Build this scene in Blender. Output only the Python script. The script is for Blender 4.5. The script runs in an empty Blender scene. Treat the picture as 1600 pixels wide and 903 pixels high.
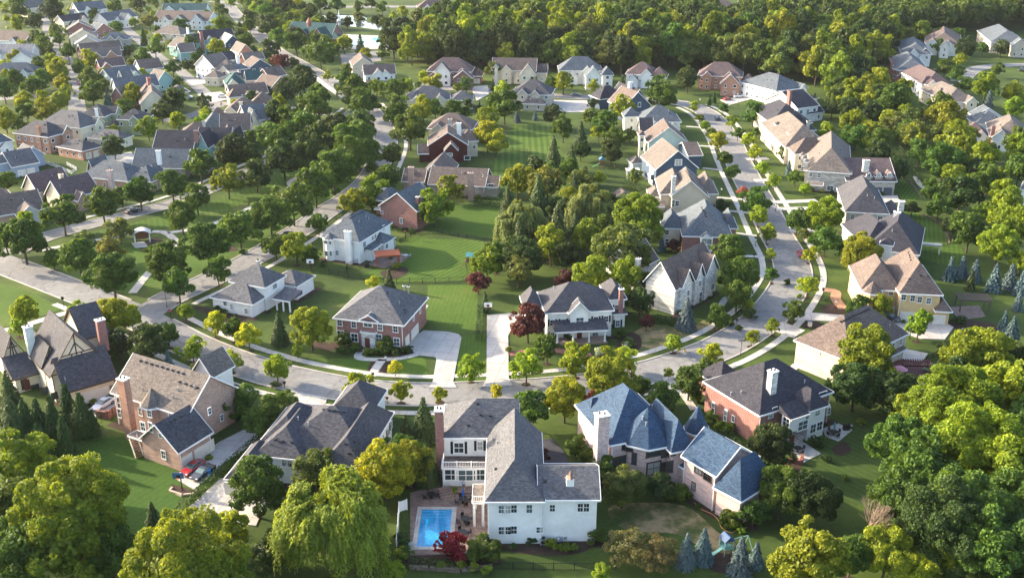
import bpy, bmesh, math, random
import numpy as np
from mathutils import Vector, Matrix, Euler
R = math.radians
random.seed(7); RNG = np.random.default_rng(7)
scene = bpy.context.scene
COL = scene.collection
# ---------------- camera ----------------
CAM_H, PITCH, FPX = 92.6, R(22.1), 1600.0
cd = bpy.data.cameras.new('camera'); cam = bpy.data.objects.new('camera', cd); COL.objects.link(cam)
cd.sensor_width = 36.0; cd.lens = 36.0 * FPX / 1600.0; cd.clip_start = 1.0; cd.clip_end = 6000
cam.location = (0, 0, CAM_H); cam.rotation_euler = (math.pi/2 - PITCH, 0, 0)
cd.dof.use_dof = True; cd.dof.focus_distance = 200.0; cd.dof.aperture_fstop = 0.036/0.05
scene.camera = cam
# ---------------- sky and sun ----------------
SUN_EL, SUN_AZ = R(21), R(-68)          # azimuth measured from +Y towards +X
w = bpy.data.worlds.new('World'); scene.world = w; w.use_nodes = True
nt = w.node_tree; nt.nodes.clear()
sky = nt.nodes.new('ShaderNodeTexSky'); sky.sky_type = 'NISHITA'; sky.sun_disc = False
sky.sun_elevation = SUN_EL; sky.sun_rotation = SUN_AZ % (2*math.pi); sky.altitude = 200; sky.dust_density = 3.5; sky.ozone_density = 0.9
bg = nt.nodes.new('ShaderNodeBackground'); bg.inputs['Strength'].default_value = 0.15
wo = nt.nodes.new('ShaderNodeOutputWorld')
nt.links.new(sky.outputs[0], bg.inputs[0]); nt.links.new(bg.outputs[0], wo.inputs[0])
sd = bpy.data.lights.new('sun', 'SUN'); sd.energy = 3.5; sd.angle = R(0.6); sd.color = (1.0, 0.85, 0.62)
sun = bpy.data.objects.new('sun', sd); COL.objects.link(sun)
TS = Vector((math.sin(SUN_AZ)*math.cos(SUN_EL), math.cos(SUN_AZ)*math.cos(SUN_EL), math.sin(SUN_EL)))
sun.rotation_euler = TS.to_track_quat('Z', 'Y').to_euler(); sun.location = (0, 0, 200)
vs = scene.view_settings; vs.view_transform = 'Standard'; vs.look = 'None'; vs.gamma = 1.0; vs.exposure = 2.05; vs.use_curve_mapping = False
scene.cycles.max_bounces = 6; scene.cycles.diffuse_bounces = 3; scene.cycles.transmission_bounces = 3
scene.cycles.transparent_max_bounces = 4; scene.cycles.volume_bounces = 0; scene.cycles.glossy_bounces = 2
# ---------------- survey helpers: where a photo pixel meets height h ----------------
SP, CP = math.sin(PITCH), math.cos(PITCH)
def P(x, y, h=0.0):
    u, v = x - 800.0, y - 451.5
    t = (CAM_H - h) / (FPX*SP + v*CP)
    return Vector((u*t, (FPX*CP - v*SP)*t, h))
def ray(x, y):
    u, v = x - 800.0, y - 451.5
    return Vector((u, FPX*CP - v*SP, -(FPX*SP + v*CP))).normalized()
def pix(p):
    d = Vector((p[0], p[1], p[2] if len(p) > 2 else 0.0)) - Vector((0, 0, CAM_H))
    z = d.y*CP - d.z*SP; yy = d.y*SP + d.z*CP
    return (800 + FPX*d.x/z, 451.5 - FPX*yy/z)
def mpp(y, h=0.0):                      # pixels per metre near this row
    return (FPX*SP + (y-451.5)*CP) / (CAM_H - h)
# ---------------- object helpers ----------------
def link(o, parent=None):
    COL.objects.link(o)
    if parent is not None: o.parent = parent
    return o
def tag(o, label=None, cat=None, group=None, kind=None):
    if label: o['label'] = label
    if cat: o['category'] = cat
    if group: o['group'] = group
    if kind: o['kind'] = kind
    return o
def empty(name, loc, rz=0.0):
    o = bpy.data.objects.new(name, None); COL.objects.link(o); o.location = loc; o.rotation_euler = (0, 0, rz)
    o.empty_display_size = 0.5
    return o
def mesh_obj(name, me, parent=None, loc=None, rot=None, scale=None):
    o = bpy.data.objects.new(name, me); link(o, parent)
    if loc is not None: o.location = loc
    if rot is not None: o.rotation_euler = rot
    if scale is not None: o.scale = scale
    return o
class MB:
    """collects polygons in one mesh"""
    def __init__(s): s.v = []; s.f = []; s.m = []
    def face(s, pts, mi=0):
        i = len(s.v); s.v += [tuple(p) for p in pts]; s.f.append(tuple(range(i, i+len(pts)))); s.m.append(mi)
    def prism(s, base, top, mi=0):      # base, top: same-length rings, ccw from above
        i = len(s.v); n = len(base); s.v += [tuple(p) for p in base] + [tuple(p) for p in top]
        s.f.append(tuple(range(i+n-1, i-1, -1))); s.f.append(tuple(range(i+n, i+2*n))); s.m += [mi, mi]
        for k in range(n):
            j = (k+1) % n; s.f.append((i+k, i+j, i+n+j, i+n+k)); s.m.append(mi)
    def box(s, c, d, rz=0.0, mi=0):     # c centre, d full sizes
        cx, cy, cz = c; hx, hy, hz = d[0]/2, d[1]/2, d[2]/2; ca, sa = math.cos(rz), math.sin(rz)
        r = [(cx+ca*x-sa*y, cy+sa*x+ca*y) for x, y in ((-hx,-hy),(hx,-hy),(hx,hy),(-hx,hy))]
        s.prism([(x,y,cz-hz) for x,y in r], [(x,y,cz+hz) for x,y in r], mi)
    def tube(s, a, b, r1, r2=None, n=6, mi=0):
        a, b = Vector(a), Vector(b); r2 = r1 if r2 is None else r2
        d = (b-a).normalized(); q = d.to_track_quat('Z', 'Y')
        ring = lambda c, r: [c + q @ Vector((r*math.cos(2*math.pi*k/n), r*math.sin(2*math.pi*k/n), 0)) for k in range(n)]
        s.prism(ring(a, r1), ring(b, r2), mi)
    def lathe(s, prof, c=(0,0,0), n=12, mi=0):
        rings = [[(c[0]+r*math.cos(2*math.pi*k/n), c[1]+r*math.sin(2*math.pi*k/n), c[2]+z) for k in range(n)] for r, z in prof]
        i = len(s.v)
        for rg in rings: s.v += rg
        for a in range(len(prof)-1):
            for k in range(n):
                j = (k+1) % n; s.f.append((i+a*n+k, i+a*n+j, i+(a+1)*n+j, i+(a+1)*n+k)); s.m.append(mi)
        s.f.append(tuple(range(i+n-1, i-1, -1))); s.m.append(mi)
        e = i+(len(prof)-1)*n; s.f.append(tuple(range(e, e+n))); s.m.append(mi)
    def mesh(s, name, mats):
        me = bpy.data.meshes.new(name); me.from_pydata(s.v, [], s.f)
        for m in (mats if isinstance(mats, (list, tuple)) else [mats]): me.materials.append(m)
        me.polygons.foreach_set('material_index', s.m); me.update(); return me
    def obj(s, name, mats, parent=None, off=None):
        if off is not None: s.v = [(a-off[0], b-off[1], c-off[2]) for a, b, c in s.v]
        return mesh_obj(name, s.mesh(name, mats), parent)
def copy_tree(o, parent=None):
    c = o.copy(); COL.objects.link(c); c.parent = parent
    for ch in CH.get(o.name, list(o.children)): copy_tree(ch, c)
    return c
CH = {}
# ---------------- materials ----------------
def newmat(name, rough=0.85, spec=0.25):
    m = bpy.data.materials.new(name); m.use_nodes = True; n = m.node_tree
    b = n.nodes['Principled BSDF']; b.inputs['Roughness'].default_value = rough
    b.inputs['Specular IOR Level'].default_value = spec
    return m, n, b
def nd(n, t, **kw):
    x = n.nodes.new(t)
    for k, v in kw.items():
        if k in x.inputs: x.inputs[k].default_value = v
        else: setattr(x, k, v)
    return x
def ramp(n, fac, stops):
    r = n.nodes.new('ShaderNodeValToRGB'); el = r.color_ramp.elements
    while len(el) < len(stops): el.new(0.5)
    for e, (p, c) in zip(el, stops): e.position = p; e.color = (*c, 1) if len(c) == 3 else c
    n.links.new(fac, r.inputs[0]); return r
def mixc(n, fac, a, b, mode='MIX'):
    m = n.nodes.new('ShaderNodeMix'); m.data_type = 'RGBA'; m.blend_type = mode
    for s, v in ((m.inputs[0], fac), (m.inputs[6], a), (m.inputs[7], b)):
        if hasattr(v, 'links') or isinstance(v, bpy.types.NodeSocket): n.links.new(v, s)
        else: s.default_value = v if isinstance(v, (int, float)) else (*v, 1)
    return m.outputs[2]
def sc(c, k): return tuple(min(1, x*k) for x in c)
_M = {}
def plain(name, col, rough=0.6, spec=0.3, metal=0.0, var=0.12):
    if name in _M: return _M[name]
    m, n, b = newmat(name, rough, spec); b.inputs['Metallic'].default_value = metal
    tc = nd(n, 'ShaderNodeTexCoord'); no = nd(n, 'ShaderNodeTexNoise', Scale=1.7, Detail=4.0)
    n.links.new(tc.outputs['Object'], no.inputs['Vector'])
    r = ramp(n, no.outputs['Fac'], [(0.3, sc(col, 1-var)), (0.7, sc(col, 1+var))])
    n.links.new(r.outputs[0], b.inputs['Base Color']); _M[name] = m; return m
def roofmat(key, col):
    k = 'shingles_'+key
    if k in _M: return _M[k]
    m, n, b = newmat(k, 0.9, 0.2); tc = nd(n, 'ShaderNodeTexCoord')
    vo = nd(n, 'ShaderNodeTexVoronoi', Scale=2.6); big = nd(n, 'ShaderNodeTexNoise', Scale=0.25, Detail=3.0)
    mp = nd(n, 'ShaderNodeMapping'); mp.inputs['Scale'].default_value = (1, 1, 2.6)
    n.links.new(tc.outputs['Object'], mp.inputs[0]); n.links.new(mp.outputs[0], vo.inputs['Vector']); n.links.new(tc.outputs['Object'], big.inputs['Vector'])
    sep = nd(n, 'ShaderNodeSeparateColor'); n.links.new(vo.outputs['Color'], sep.inputs[0])
    r = ramp(n, sep.outputs[0], [(0.0, sc(col, 0.68)), (0.5, col), (1.0, sc(col, 1.36))])
    r2 = ramp(n, big.outputs['Fac'], [(0.35, (0.86, 0.86, 0.88)), (0.7, (1.1, 1.09, 1.06))])
    sz = nd(n, 'ShaderNodeSeparateXYZ'); n.links.new(tc.outputs['Object'], sz.inputs[0])
    wz = nd(n, 'ShaderNodeMath', operation='MULTIPLY'); wz.inputs[1].default_value = 5.2; n.links.new(sz.outputs[2], wz.inputs[0])
    fr = nd(n, 'ShaderNodeMath', operation='FRACT'); n.links.new(wz.outputs[0], fr.inputs[0])
    r3 = ramp(n, fr.outputs[0], [(0.0, (0.8, 0.8, 0.8)), (0.22, (1.03, 1.03, 1.03))])
    c = mixc(n, 1.0, r.outputs[0], r2.outputs[0], 'MULTIPLY'); c = mixc(n, 1.0, c, r3.outputs[0], 'MULTIPLY')
    n.links.new(c, b.inputs['Base Color']); _M[k] = m; return m
def wallmat(key, col, kind):            # kind: brick, stone, siding, stucco
    k = kind+'_'+key
    if k in _M: return _M[k]
    m, n, b = newmat(k, 0.85, 0.2); tc = nd(n, 'ShaderNodeTexCoord')
    sx = nd(n, 'ShaderNodeSeparateXYZ'); n.links.new(tc.outputs['Object'], sx.inputs[0])
    no = nd(n, 'ShaderNodeTexNoise', Scale=0.5, Detail=5.0, Roughness=0.7); n.links.new(tc.outputs['Object'], no.inputs['Vector'])
    if kind in ('brick', 'stone'):
        ad = nd(n, 'ShaderNodeMath', operation='ADD'); n.links.new(sx.outputs[0], ad.inputs[0]); n.links.new(sx.outputs[1], ad.inputs[1])
        cx = nd(n, 'ShaderNodeCombineXYZ'); n.links.new(ad.outputs[0], cx.inputs[0]); n.links.new(sx.outputs[2], cx.inputs[1])
        br = nd(n, 'ShaderNodeTexBrick', Scale=1.0); br.offset = 0.5
        w_, h_, mo = (0.42, 0.14, 0.02) if kind == 'brick' else (0.8, 0.35, 0.04)
        br.inputs['Brick Width'].default_value = w_; br.inputs['Row Height'].default_value = h_; br.inputs['Mortar Size'].default_value = mo
        br.inputs['Color1'].default_value = (*sc(col, 0.66), 1); br.inputs['Color2'].default_value = (*sc(col, 1.3), 1)
        br.inputs['Mortar'].default_value = (*[x*0.5+0.17 for x in col], 1)
        n.links.new(cx.outputs[0], br.inputs['Vector']); base = br.outputs['Color']
    elif kind == 'siding':
        wz = nd(n, 'ShaderNodeMath', operation='MULTIPLY'); wz.inputs[1].default_value = 5.5; n.links.new(sx.outputs[2], wz.inputs[0])
        fr = nd(n, 'ShaderNodeMath', operation='FRACT'); n.links.new(wz.outputs[0], fr.inputs[0])
        base = ramp(n, fr.outputs[0], [(0.0, sc(col, 0.7)), (0.2, col)]).outputs[0]
    else:
        base = ramp(n, no.outputs['Fac'], [(0.2, sc(col, 0.93)), (0.8, sc(col, 1.05))]).outputs[0]
    r2 = ramp(n, no.outputs['Fac'], [(0.3, (0.86, 0.86, 0.86)), (0.7, (1.06, 1.06, 1.06))])
    n.links.new(mixc(n, 1.0, base, r2.outputs[0], 'MULTIPLY'), b.inputs['Base Color']); _M[k] = m; return m
def groundmat(name, stops, scale=0.08, fine=1.2, rough=0.95, stripe=None, bump=0.0):
    m, n, b = newmat(name, rough, 0.12); tc = nd(n, 'ShaderNodeTexCoord')
    a = nd(n, 'ShaderNodeTexNoise', Scale=scale, Detail=6.0, Roughness=0.62); f = nd(n, 'ShaderNodeTexNoise', Scale=fine, Detail=4.0, Roughness=0.7)
    n.links.new(tc.outputs['Object'], a.inputs['Vector']); n.links.new(tc.outputs['Object'], f.inputs['Vector'])
    r = ramp(n, a.outputs['Fac'], stops); r2 = ramp(n, f.outputs['Fac'], [(0.25, (0.74, 0.74, 0.74)), (0.75, (1.22, 1.22, 1.22))])
    c = mixc(n, 1.0, r.outputs[0], r2.outputs[0], 'MULTIPLY')
    if stripe:
        ang, wid, amp = stripe
        mp = nd(n, 'ShaderNodeMapping'); mp.inputs['Rotation'].default_value = (0, 0, ang)
        n.links.new(tc.outputs['Object'], mp.inputs[0])
        wv = nd(n, 'ShaderNodeTexWave', Scale=math.pi/10/wid, Distortion=0.25); wv.inputs['Detail'].default_value = 1.0
        n.links.new(mp.outputs[0], wv.inputs['Vector'])
        r3 = ramp(n, wv.outputs['Fac'], [(0.35, (1-amp,)*3), (0.65, (1+amp,)*3)])
        c = mixc(n, 1.0, c, r3.outputs[0], 'MULTIPLY')
    n.links.new(c, b.inputs['Base Color']); return m
GR = (0.040, 0.062, 0.014)
M_GRASS = groundmat('grass', [(0.3, (0.026, 0.050, 0.011)), (0.46, GR), (0.6, (0.060, 0.092, 0.018)), (0.74, (0.11, 0.105, 0.038))], 0.045)
M_LAWN = groundmat('mown_lawn', [(0.3, (0.040, 0.082, 0.010)), (0.58, (0.058, 0.104, 0.014)), (0.75, (0.090, 0.112, 0.025))], 0.06)
M_DRY = groundmat('dry_lawn', [(0.36, (0.045, 0.070, 0.018)), (0.47, (0.11, 0.105, 0.04)), (0.55, (0.26, 0.19, 0.10))], 0.16, 1.6)
M_MULCH = groundmat('mulch', [(0.3, (0.030, 0.020, 0.016)), (0.7, (0.065, 0.042, 0.032))], 0.5, 3.0)
M_ASPH = groundmat('pale_asphalt', [(0.3, (0.185, 0.181, 0.178)), (0.7, (0.235, 0.230, 0.226))], 0.05, 0.7)
def crackmat():
    n = M_ASPH.node_tree; b = n.nodes['Principled BSDF']; old = b.inputs['Base Color'].links[0].from_socket
    tc = nd(n, 'ShaderNodeTexCoord'); no = nd(n, 'ShaderNodeTexNoise', Scale=0.35, Detail=3.0); n.links.new(tc.outputs['Object'], no.inputs['Vector'])
    mx = nd(n, 'ShaderNodeVectorMath', operation='MULTIPLY_ADD'); n.links.new(no.outputs['Color'], mx.inputs[0]); mx.inputs[1].default_value = (5, 5, 0); n.links.new(tc.outputs['Object'], mx.inputs[2])
    vo = nd(n, 'ShaderNodeTexVoronoi', Scale=0.085); vo.feature = 'DISTANCE_TO_EDGE'; n.links.new(mx.outputs[0], vo.inputs['Vector'])
    r = ramp(n, vo.outputs['Distance'], [(0.0, (0.62, 0.62, 0.64)), (0.006, (0.72, 0.72, 0.73)), (0.013, (1, 1, 1))])
    v2 = nd(n, 'ShaderNodeTexVoronoi', Scale=0.05); n.links.new(mx.outputs[0], v2.inputs['Vector']); s2 = nd(n, 'ShaderNodeSeparateColor'); n.links.new(v2.outputs['Color'], s2.inputs[0])
    r2 = ramp(n, s2.outputs[0], [(0.0, (0.90, 0.90, 0.90)), (0.85, (1.05, 1.05, 1.05)), (0.9, (0.8, 0.8, 0.8))])
    c = mixc(n, 1.0, old, r.outputs[0], 'MULTIPLY'); c = mixc(n, 0.6, c, mixc(n, 1.0, c, r2.outputs[0], 'MULTIPLY')); n.links.new(c, b.inputs['Base Color'])
crackmat()
M_DARKASPH = groundmat('dark_asphalt', [(0.3, (0.045, 0.045, 0.055)), (0.7, (0.065, 0.065, 0.075))], 0.2, 1.0)
def slabmat(name, col, bw=3.0, amp=0.2, ang=0.0, mort=0.05):
    m, n, b = newmat(name, 0.9, 0.15); tc = nd(n, 'ShaderNodeTexCoord')
    mp = nd(n, 'ShaderNodeMapping'); mp.inputs['Rotation'].default_value = (0, 0, ang); n.links.new(tc.outputs['Object'], mp.inputs[0])
    br = nd(n, 'ShaderNodeTexBrick', Scale=1.0); br.offset = 0.0 if bw > 1 else 0.5
    br.inputs['Brick Width'].default_value = bw; br.inputs['Row Height'].default_value = bw if bw > 1 else bw*0.6; br.inputs['Mortar Size'].default_value = mort
    br.inputs['Color1'].default_value = (*sc(col, 1-amp), 1); br.inputs['Color2'].default_value = (*sc(col, 1+amp), 1); br.inputs['Mortar'].default_value = (*sc(col, 0.6), 1)
    n.links.new(mp.outputs[0], br.inputs['Vector'])
    no = nd(n, 'ShaderNodeTexNoise', Scale=0.35, Detail=6.0, Roughness=0.7); n.links.new(tc.outputs['Object'], no.inputs['Vector'])
    r2 = ramp(n, no.outputs['Fac'], [(0.3, (0.82, 0.80, 0.78)), (0.7, (1.1, 1.1, 1.1))])
    n.links.new(mixc(n, 1.0, br.outputs['Color'], r2.outputs[0], 'MULTIPLY'), b.inputs['Base Color']); return m
M_CONC = slabmat('concrete', (0.40, 0.38, 0.36), 3.0, 0.05, 0.2)
M_WALK = slabmat('walk_concrete', (0.44, 0.42, 0.39), 1.5, 0.08, 0.1, 0.04)
M_KERB = slabmat('kerb_concrete', (0.40, 0.38, 0.35), 3.0, 0.05, 0.0, 0.02)
M_PAVER = slabmat('brick_paver', (0.22, 0.16, 0.14), 0.6, 0.25, 0.0, 0.03)
M_REDPAVE = slabmat('red_paver', (0.26, 0.12, 0.09), 0.6, 0.2, 0.3, 0.03)
def leafmat(name, transl=0.32):
    m = bpy.data.materials.new(name); m.use_nodes = True; n = m.node_tree; n.nodes.clear()
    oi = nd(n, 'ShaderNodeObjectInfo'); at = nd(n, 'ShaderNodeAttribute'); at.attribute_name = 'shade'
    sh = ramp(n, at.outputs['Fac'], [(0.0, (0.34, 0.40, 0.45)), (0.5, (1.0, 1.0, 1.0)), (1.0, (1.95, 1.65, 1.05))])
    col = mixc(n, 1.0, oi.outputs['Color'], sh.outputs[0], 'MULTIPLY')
    hs = nd(n, 'ShaderNodeHueSaturation'); n.links.new(col, hs.inputs['Color'])
    mr = nd(n, 'ShaderNodeMapRange'); mr.inputs[3].default_value = 0.492; mr.inputs[4].default_value = 0.522
    n.links.new(oi.outputs['Random'], mr.inputs[0]); n.links.new(mr.outputs[0], hs.inputs['Hue'])
    d = nd(n, 'ShaderNodeBsdfPrincipled'); d.inputs['Roughness'].default_value = 0.65; d.inputs['Specular IOR Level'].default_value = 0.25
    t = nd(n, 'ShaderNodeBsdfTranslucent'); tcol = mixc(n, 1.0, hs.outputs[0], (1.7, 1.5, 0.55), 'MULTIPLY')
    n.links.new(hs.outputs[0], d.inputs['Base Color']); n.links.new(tcol, t.inputs['Color'])
    mx = nd(n, 'ShaderNodeMixShader'); mx.inputs[0].default_value = transl
    n.links.new(d.outputs[0], mx.inputs[1]); n.links.new(t.outputs[0], mx.inputs[2])
    o = nd(n, 'ShaderNodeOutputMaterial'); n.links.new(mx.outputs[0], o.inputs[0]); return m
M_LEAF = leafmat('leaves', 0.34); M_NEEDLE = leafmat('needles', 0.10)
M_BARK = plain('bark', (0.085, 0.065, 0.05), 0.95, 0.1, var=0.3)
M_WHITE = plain('white_trim', (0.78, 0.77, 0.75), 0.6, 0.3, var=0.04)
M_CREAM = plain('cream_trim', (0.62, 0.56, 0.46), 0.6, 0.3, var=0.04)
M_BROWN = plain('brown_trim', (0.07, 0.045, 0.035), 0.7, 0.2)
M_BLACK = plain('black_metal', (0.012, 0.012, 0.014), 0.5, 0.4)
M_GREY = plain('grey_metal', (0.30, 0.31, 0.33), 0.5, 0.4)
M_WOOD = plain('brown_wood', (0.20, 0.10, 0.055), 0.8, 0.2)
M_REDWOOD = plain('red_wood', (0.30, 0.085, 0.04), 0.8, 0.2)
def glassmat():
    m, n, b = newmat('window_glass', 0.12, 0.6); tc = nd(n, 'ShaderNodeTexCoord'); oi = nd(n, 'ShaderNodeObjectInfo')
    r = ramp(n, oi.outputs['Random'], [(0.0, (0.015, 0.02, 0.025)), (0.55, (0.04, 0.06, 0.065)), (0.8, (0.09, 0.14, 0.15)), (1.0, (0.34, 0.33, 0.30))])
    n.links.new(r.outputs[0], b.inputs['Base Color']); return m
M_GLASS = glassmat()
def carpaint():
    m, n, b = newmat('car_paint', 0.25, 0.6); oi = nd(n, 'ShaderNodeObjectInfo'); n.links.new(oi.outputs['Color'], b.inputs['Base Color'])
    b.inputs['Coat Weight'].default_value = 0.6; return m
M_PAINT = carpaint(); M_TYRE = plain('tyre_rubber', (0.02, 0.02, 0.02), 0.9); M_CHROME = plain('wheel_alloy', (0.5, 0.5, 0.52), 0.3, 0.5, 0.8)
M_LAMP = plain('lamp_glass', (0.75, 0.74, 0.68), 0.3, 0.5)
# ---------------- ground ----------------
def structure(o): o['kind'] = 'structure'; return o
g = MB(); g.face([(-1580,-240,0),(1580,-240,0),(1580,2580,0),(-1580,2580,0)]); structure(g.obj('ground', M_GRASS))
def catmull(pts, n=6):
    pts = [Vector(p) for p in pts]; out = []
    for i in range(len(pts)-1):
        p0 = pts[max(0, i-1)]; p1 = pts[i]; p2 = pts[i+1]; p3 = pts[min(len(pts)-1, i+2)]
        for k in range(n):
            t = k/n; out.append(0.5*((2*p1)+(p2-p0)*t+(2*p0-5*p1+4*p2-p3)*t*t+(3*p1-3*p2+p3-p0)*t**3))
    out.append(pts[-1]); return out
def offset(line, d):
    out = []
    for i, p in enumerate(line):
        a = line[max(0, i-1)]; b = line[min(len(line)-1, i+1)]; t = (b-a); t.z = 0; t.normalize()
        out.append(p + Vector((-t.y, t.x, 0))*d)
    return out
def strip(mb, line, o1, o2, z0, z1=None):
    A, B = offset(line, o1), offset(line, o2)
    for i in range(len(line)-1):
        q = [A[i], A[i+1], B[i+1], B[i]]
        if z1 is None: mb.face([(p.x, p.y, z0) for p in q][::-1] if o2 < o1 else [(p.x, p.y, z0) for p in q][::-1])
        else: mb.prism([(p.x, p.y, z0) for p in q][::-1], [(p.x, p.y, z1) for p in q][::-1])
def fixup(me):
    bm = bmesh.new(); bm.from_mesh(me); bm.normal_update()
    for f in bm.faces:
        if f.normal.z < 0: f.normal_flip()
    bm.to_mesh(me); bm.free()
def road(name, pts, width, z=0.03, kerb=True, mat=M_ASPH, n=6):
    line = catmull([P(*p) for p in pts], n)
    mb = MB(); strip(mb, line, -width/2, width/2, z); o = structure(mb.obj(name, mat)); fixup(o.data)
    return line
def path(name, pts, width, z=0.08, mat=M_WALK, n=5, smooth=True):
    l = [P(*p) for p in pts]; l = catmull(l, n) if smooth and len(l) > 2 else l
    mb = MB(); strip(mb, l, -width/2, width/2, 0.0, z); structure(mb.obj(name, mat)); return l
_zc = [0]
def patch(name, pts, mat, z=0.10, thick=True, smooth=0):
    q = [P(*p) for p in pts]
    if smooth:
        q2 = []
        N = len(q)
        for i in range(N):
            p0, p1, p2, p3 = q[i-1], q[i], q[(i+1) % N], q[(i+2) % N]
            for k in range(smooth):
                t = k/smooth; q2.append(0.5*((2*p1)+(p2-p0)*t+(2*p0-5*p1+4*p2-p3)*t*t+(3*p1-3*p2+p3-p0)*t**3))
        q = q2
    area = sum(q[i-1].x*q[i].y - q[i].x*q[i-1].y for i in range(len(q)))
    if area < 0: q = q[::-1]
    _zc[0] = (_zc[0]+1) % 12
    z += _zc[0]*0.0007
    mb = MB()
    if thick: mb.prism([(p.x, p.y, -0.05) for p in q], [(p.x, p.y, z) for p in q])
    else: mb.face([(p.x, p.y, z) for p in q])
    return structure(mb.obj(name, mat))
R1 = [(-60,382),(0,410),(60,433),(130,460),(200,488),(250,513),(300,539),(359,563),(400,576),(450,590),(550,609),(650,616),(736,614),(800,611),(850,608),(925,600),(990,587),(1050,571),(1125,543),(1175,513),(1205,487),(1229,455),(1239,430),(1235,406),(1224,385),(1213,366),(1193,326),(1182,306),(1165,275),(1150,245),(1140,222),(1126,200),(1106,178),(1075,164),(1030,158),(960,154),(900,152),(850,149),(790,143),(700,138),(630,133)]
R2 = [(225,492),(262,468),(300,450),(350,427),(400,401),(440,377),(475,355),(510,330),(545,308),(575,283),(592,255),(602,230),(600,205),(588,185),(565,160),(535,140),(500,118),(465,98),(430,78),(400,50),(375,30),(355,5)]
R3 = [(15,396),(67,372),(130,354),(200,336),(275,316),(340,290),(415,257),(470,235),(520,205),(560,170)]
l1 = road('road', R1, 9.0); l2 = road('road', R2, 8.2, 0.034); l3 = road('road', R3, 6.8, 0.038)
R4 = [(122,178),(117,150),(112,120),(103,95),(88,68),(72,40),(60,15)]
R5 = [(340,168),(322,148),(300,128),(280,110),(252,92),(225,70),(200,48),(180,30)]
R6 = [(258,190),(290,183),(325,172),(345,162),(420,168),(470,170),(510,180)]
R7 = [(-40,158),(12,154),(65,151),(110,160)]
R8 = [(330,2),(425,9),(482,11),(560,11),(650,11),(720,13),(760,8)]
R9 = [(1500,128),(1508,118),(1522,109),(1545,104),(1575,102),(1640,101)]
l4 = road('road', R4, 7, 0.042); l5 = road('road', R5, 6, 0.046); l6 = road('road', R6, 7, 0.05); l7 = road('road', R7, 7, 0.054); l8 = road('road', R8, 12, 0.03); l9 = road('road', R9, 9, 0.03)
def near_other(p, others, d):
    return any((p - q).length < d for L in others for q in L)
def side(line, name, o1, o2, z1, mat, others, gap):
    keep = []; run = []
    L = offset(line, (o1+o2)/2)
    for i, p in enumerate(line):
        if near_other(L[i], others, gap):
            if len(run) > 1: keep.append(run)
            run = []
        else: run.append(p)
    if len(run) > 1: keep.append(run)
    mb = MB()
    for r_ in keep: strip(mb, r_, o1, o2, 0.0, z1)
    if mb.f: structure(mb.obj(name, mat))
for L, wd, oth in ((l1, 9.0, [l2, l3, l9]), (l2, 8.2, [l1]), (l3, 6.8, [l1, l2])):
    for s in (-1, 1):
        side(L, 'kerb', s*(wd/2), s*(wd/2+0.35), 0.14, M_KERB, oth, 6.5)
n1 = len(l1)
i0, i1 = 5*6, 33*6
side(l1[i0:i1], 'sidewalk', 6.6, 8.1, 0.10, M_WALK, [l2, l3], 6.0)
side(l1[3*6:33*6], 'sidewalk', -6.6, -8.1, 0.10, M_WALK, [l2, l3], 6.0)
side(l2[6:14*6], 'sidewalk', -6.8, -8.2, 0.10, M_WALK, [l1], 9.0)
side(l3[2*6:], 'sidewalk', 6.2, 7.6, 0.09, M_WALK, [l1, l2], 9.0)
PARKPATH = [[(65,391),(120,381),(175,371),(205,364)],[(238,362),(255,363),(268,370),(277,382),(268,395),(250,410),(232,427),(207,458)],
    [(262,364),(285,361),(310,357),(340,347),(370,335),(400,321),(420,314),(432,307),(446,302),(458,296),(453,285),(470,275),(487,266),(500,250),(515,233)]]
for pp in PARKPATH: path('path', pp, 2.0)
path('path', [(-10,521),(40,508),(100,490),(140,480)], 2.2)
path('path', [(500,127),(520,142),(545,158)], 2.5); path('path', [(445,98),(480,114),(500,127)], 2.5)
# lawns with mowing stripes
def lawn(pts, ang=None, wid=1.1, amp=0.14, z=0.02, base=None, sm=0):
    mat = M_LAWN if ang is None else groundmat('striped_lawn', base or [(0.3, (0.040, 0.080, 0.010)), (0.58, (0.060, 0.104, 0.015)), (0.75, (0.09, 0.112, 0.026))], 0.06, 1.2, stripe=(ang, wid, amp))
    return patch('lawn', pts, mat, z, thick=False, smooth=sm)
lawn([(630,372),(765,376),(785,395),(770,438),(600,441),(560,430),(640,400)], R(35), 1.5, 0.15)
lawn([(700,320),(790,325),(790,375),(660,360)], R(80), 1.3, 0.06)
lawn([(668,445),(745,445),(748,500),(735,515),(722,520),(668,505)], R(5), 1.0, 0.04)
lawn([(805,195),(860,195),(900,285),(905,300),(840,280),(790,320),(770,300),(770,250),(790,230)], R(0), 2.2, 0.2)
lawn([(220,440),(262,372),(300,362),(420,312),(560,270),(580,285),(500,320),(400,380),(300,430),(240,462)], R(60), 1.8, 0.16)
lawn([(70,420),(100,392),(200,375),(262,390),(225,440),(205,462),(130,440)], R(60), 1.6, 0.1)
lawn([(100,372),(200,350),(300,325),(400,290),(500,240),(520,230),(430,300),(300,352),(210,360)], R(-20), 1.6, 0.1)
lawn([(-10,440),(40,453),(100,482),(30,505),(-10,515)], R(40), 1.5, 0.12)
lawn([(480,560),(560,560),(640,557),(665,560),(668,590),(560,580),(500,572)], R(80), 0.9, 0.05)
lawn([(711,527),(760,520),(760,598),(712,600)], R(0), 0.8, 0.06)
lawn([(120,690),(200,680),(275,735),(285,770),(270,820),(200,870),(110,800)], R(30), 1.2, 0.05, base=[(0.3, (0.028, 0.064, 0.009)), (0.6, (0.042, 0.085, 0.013)), (0.75, (0.07, 0.09, 0.02))])
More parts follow.
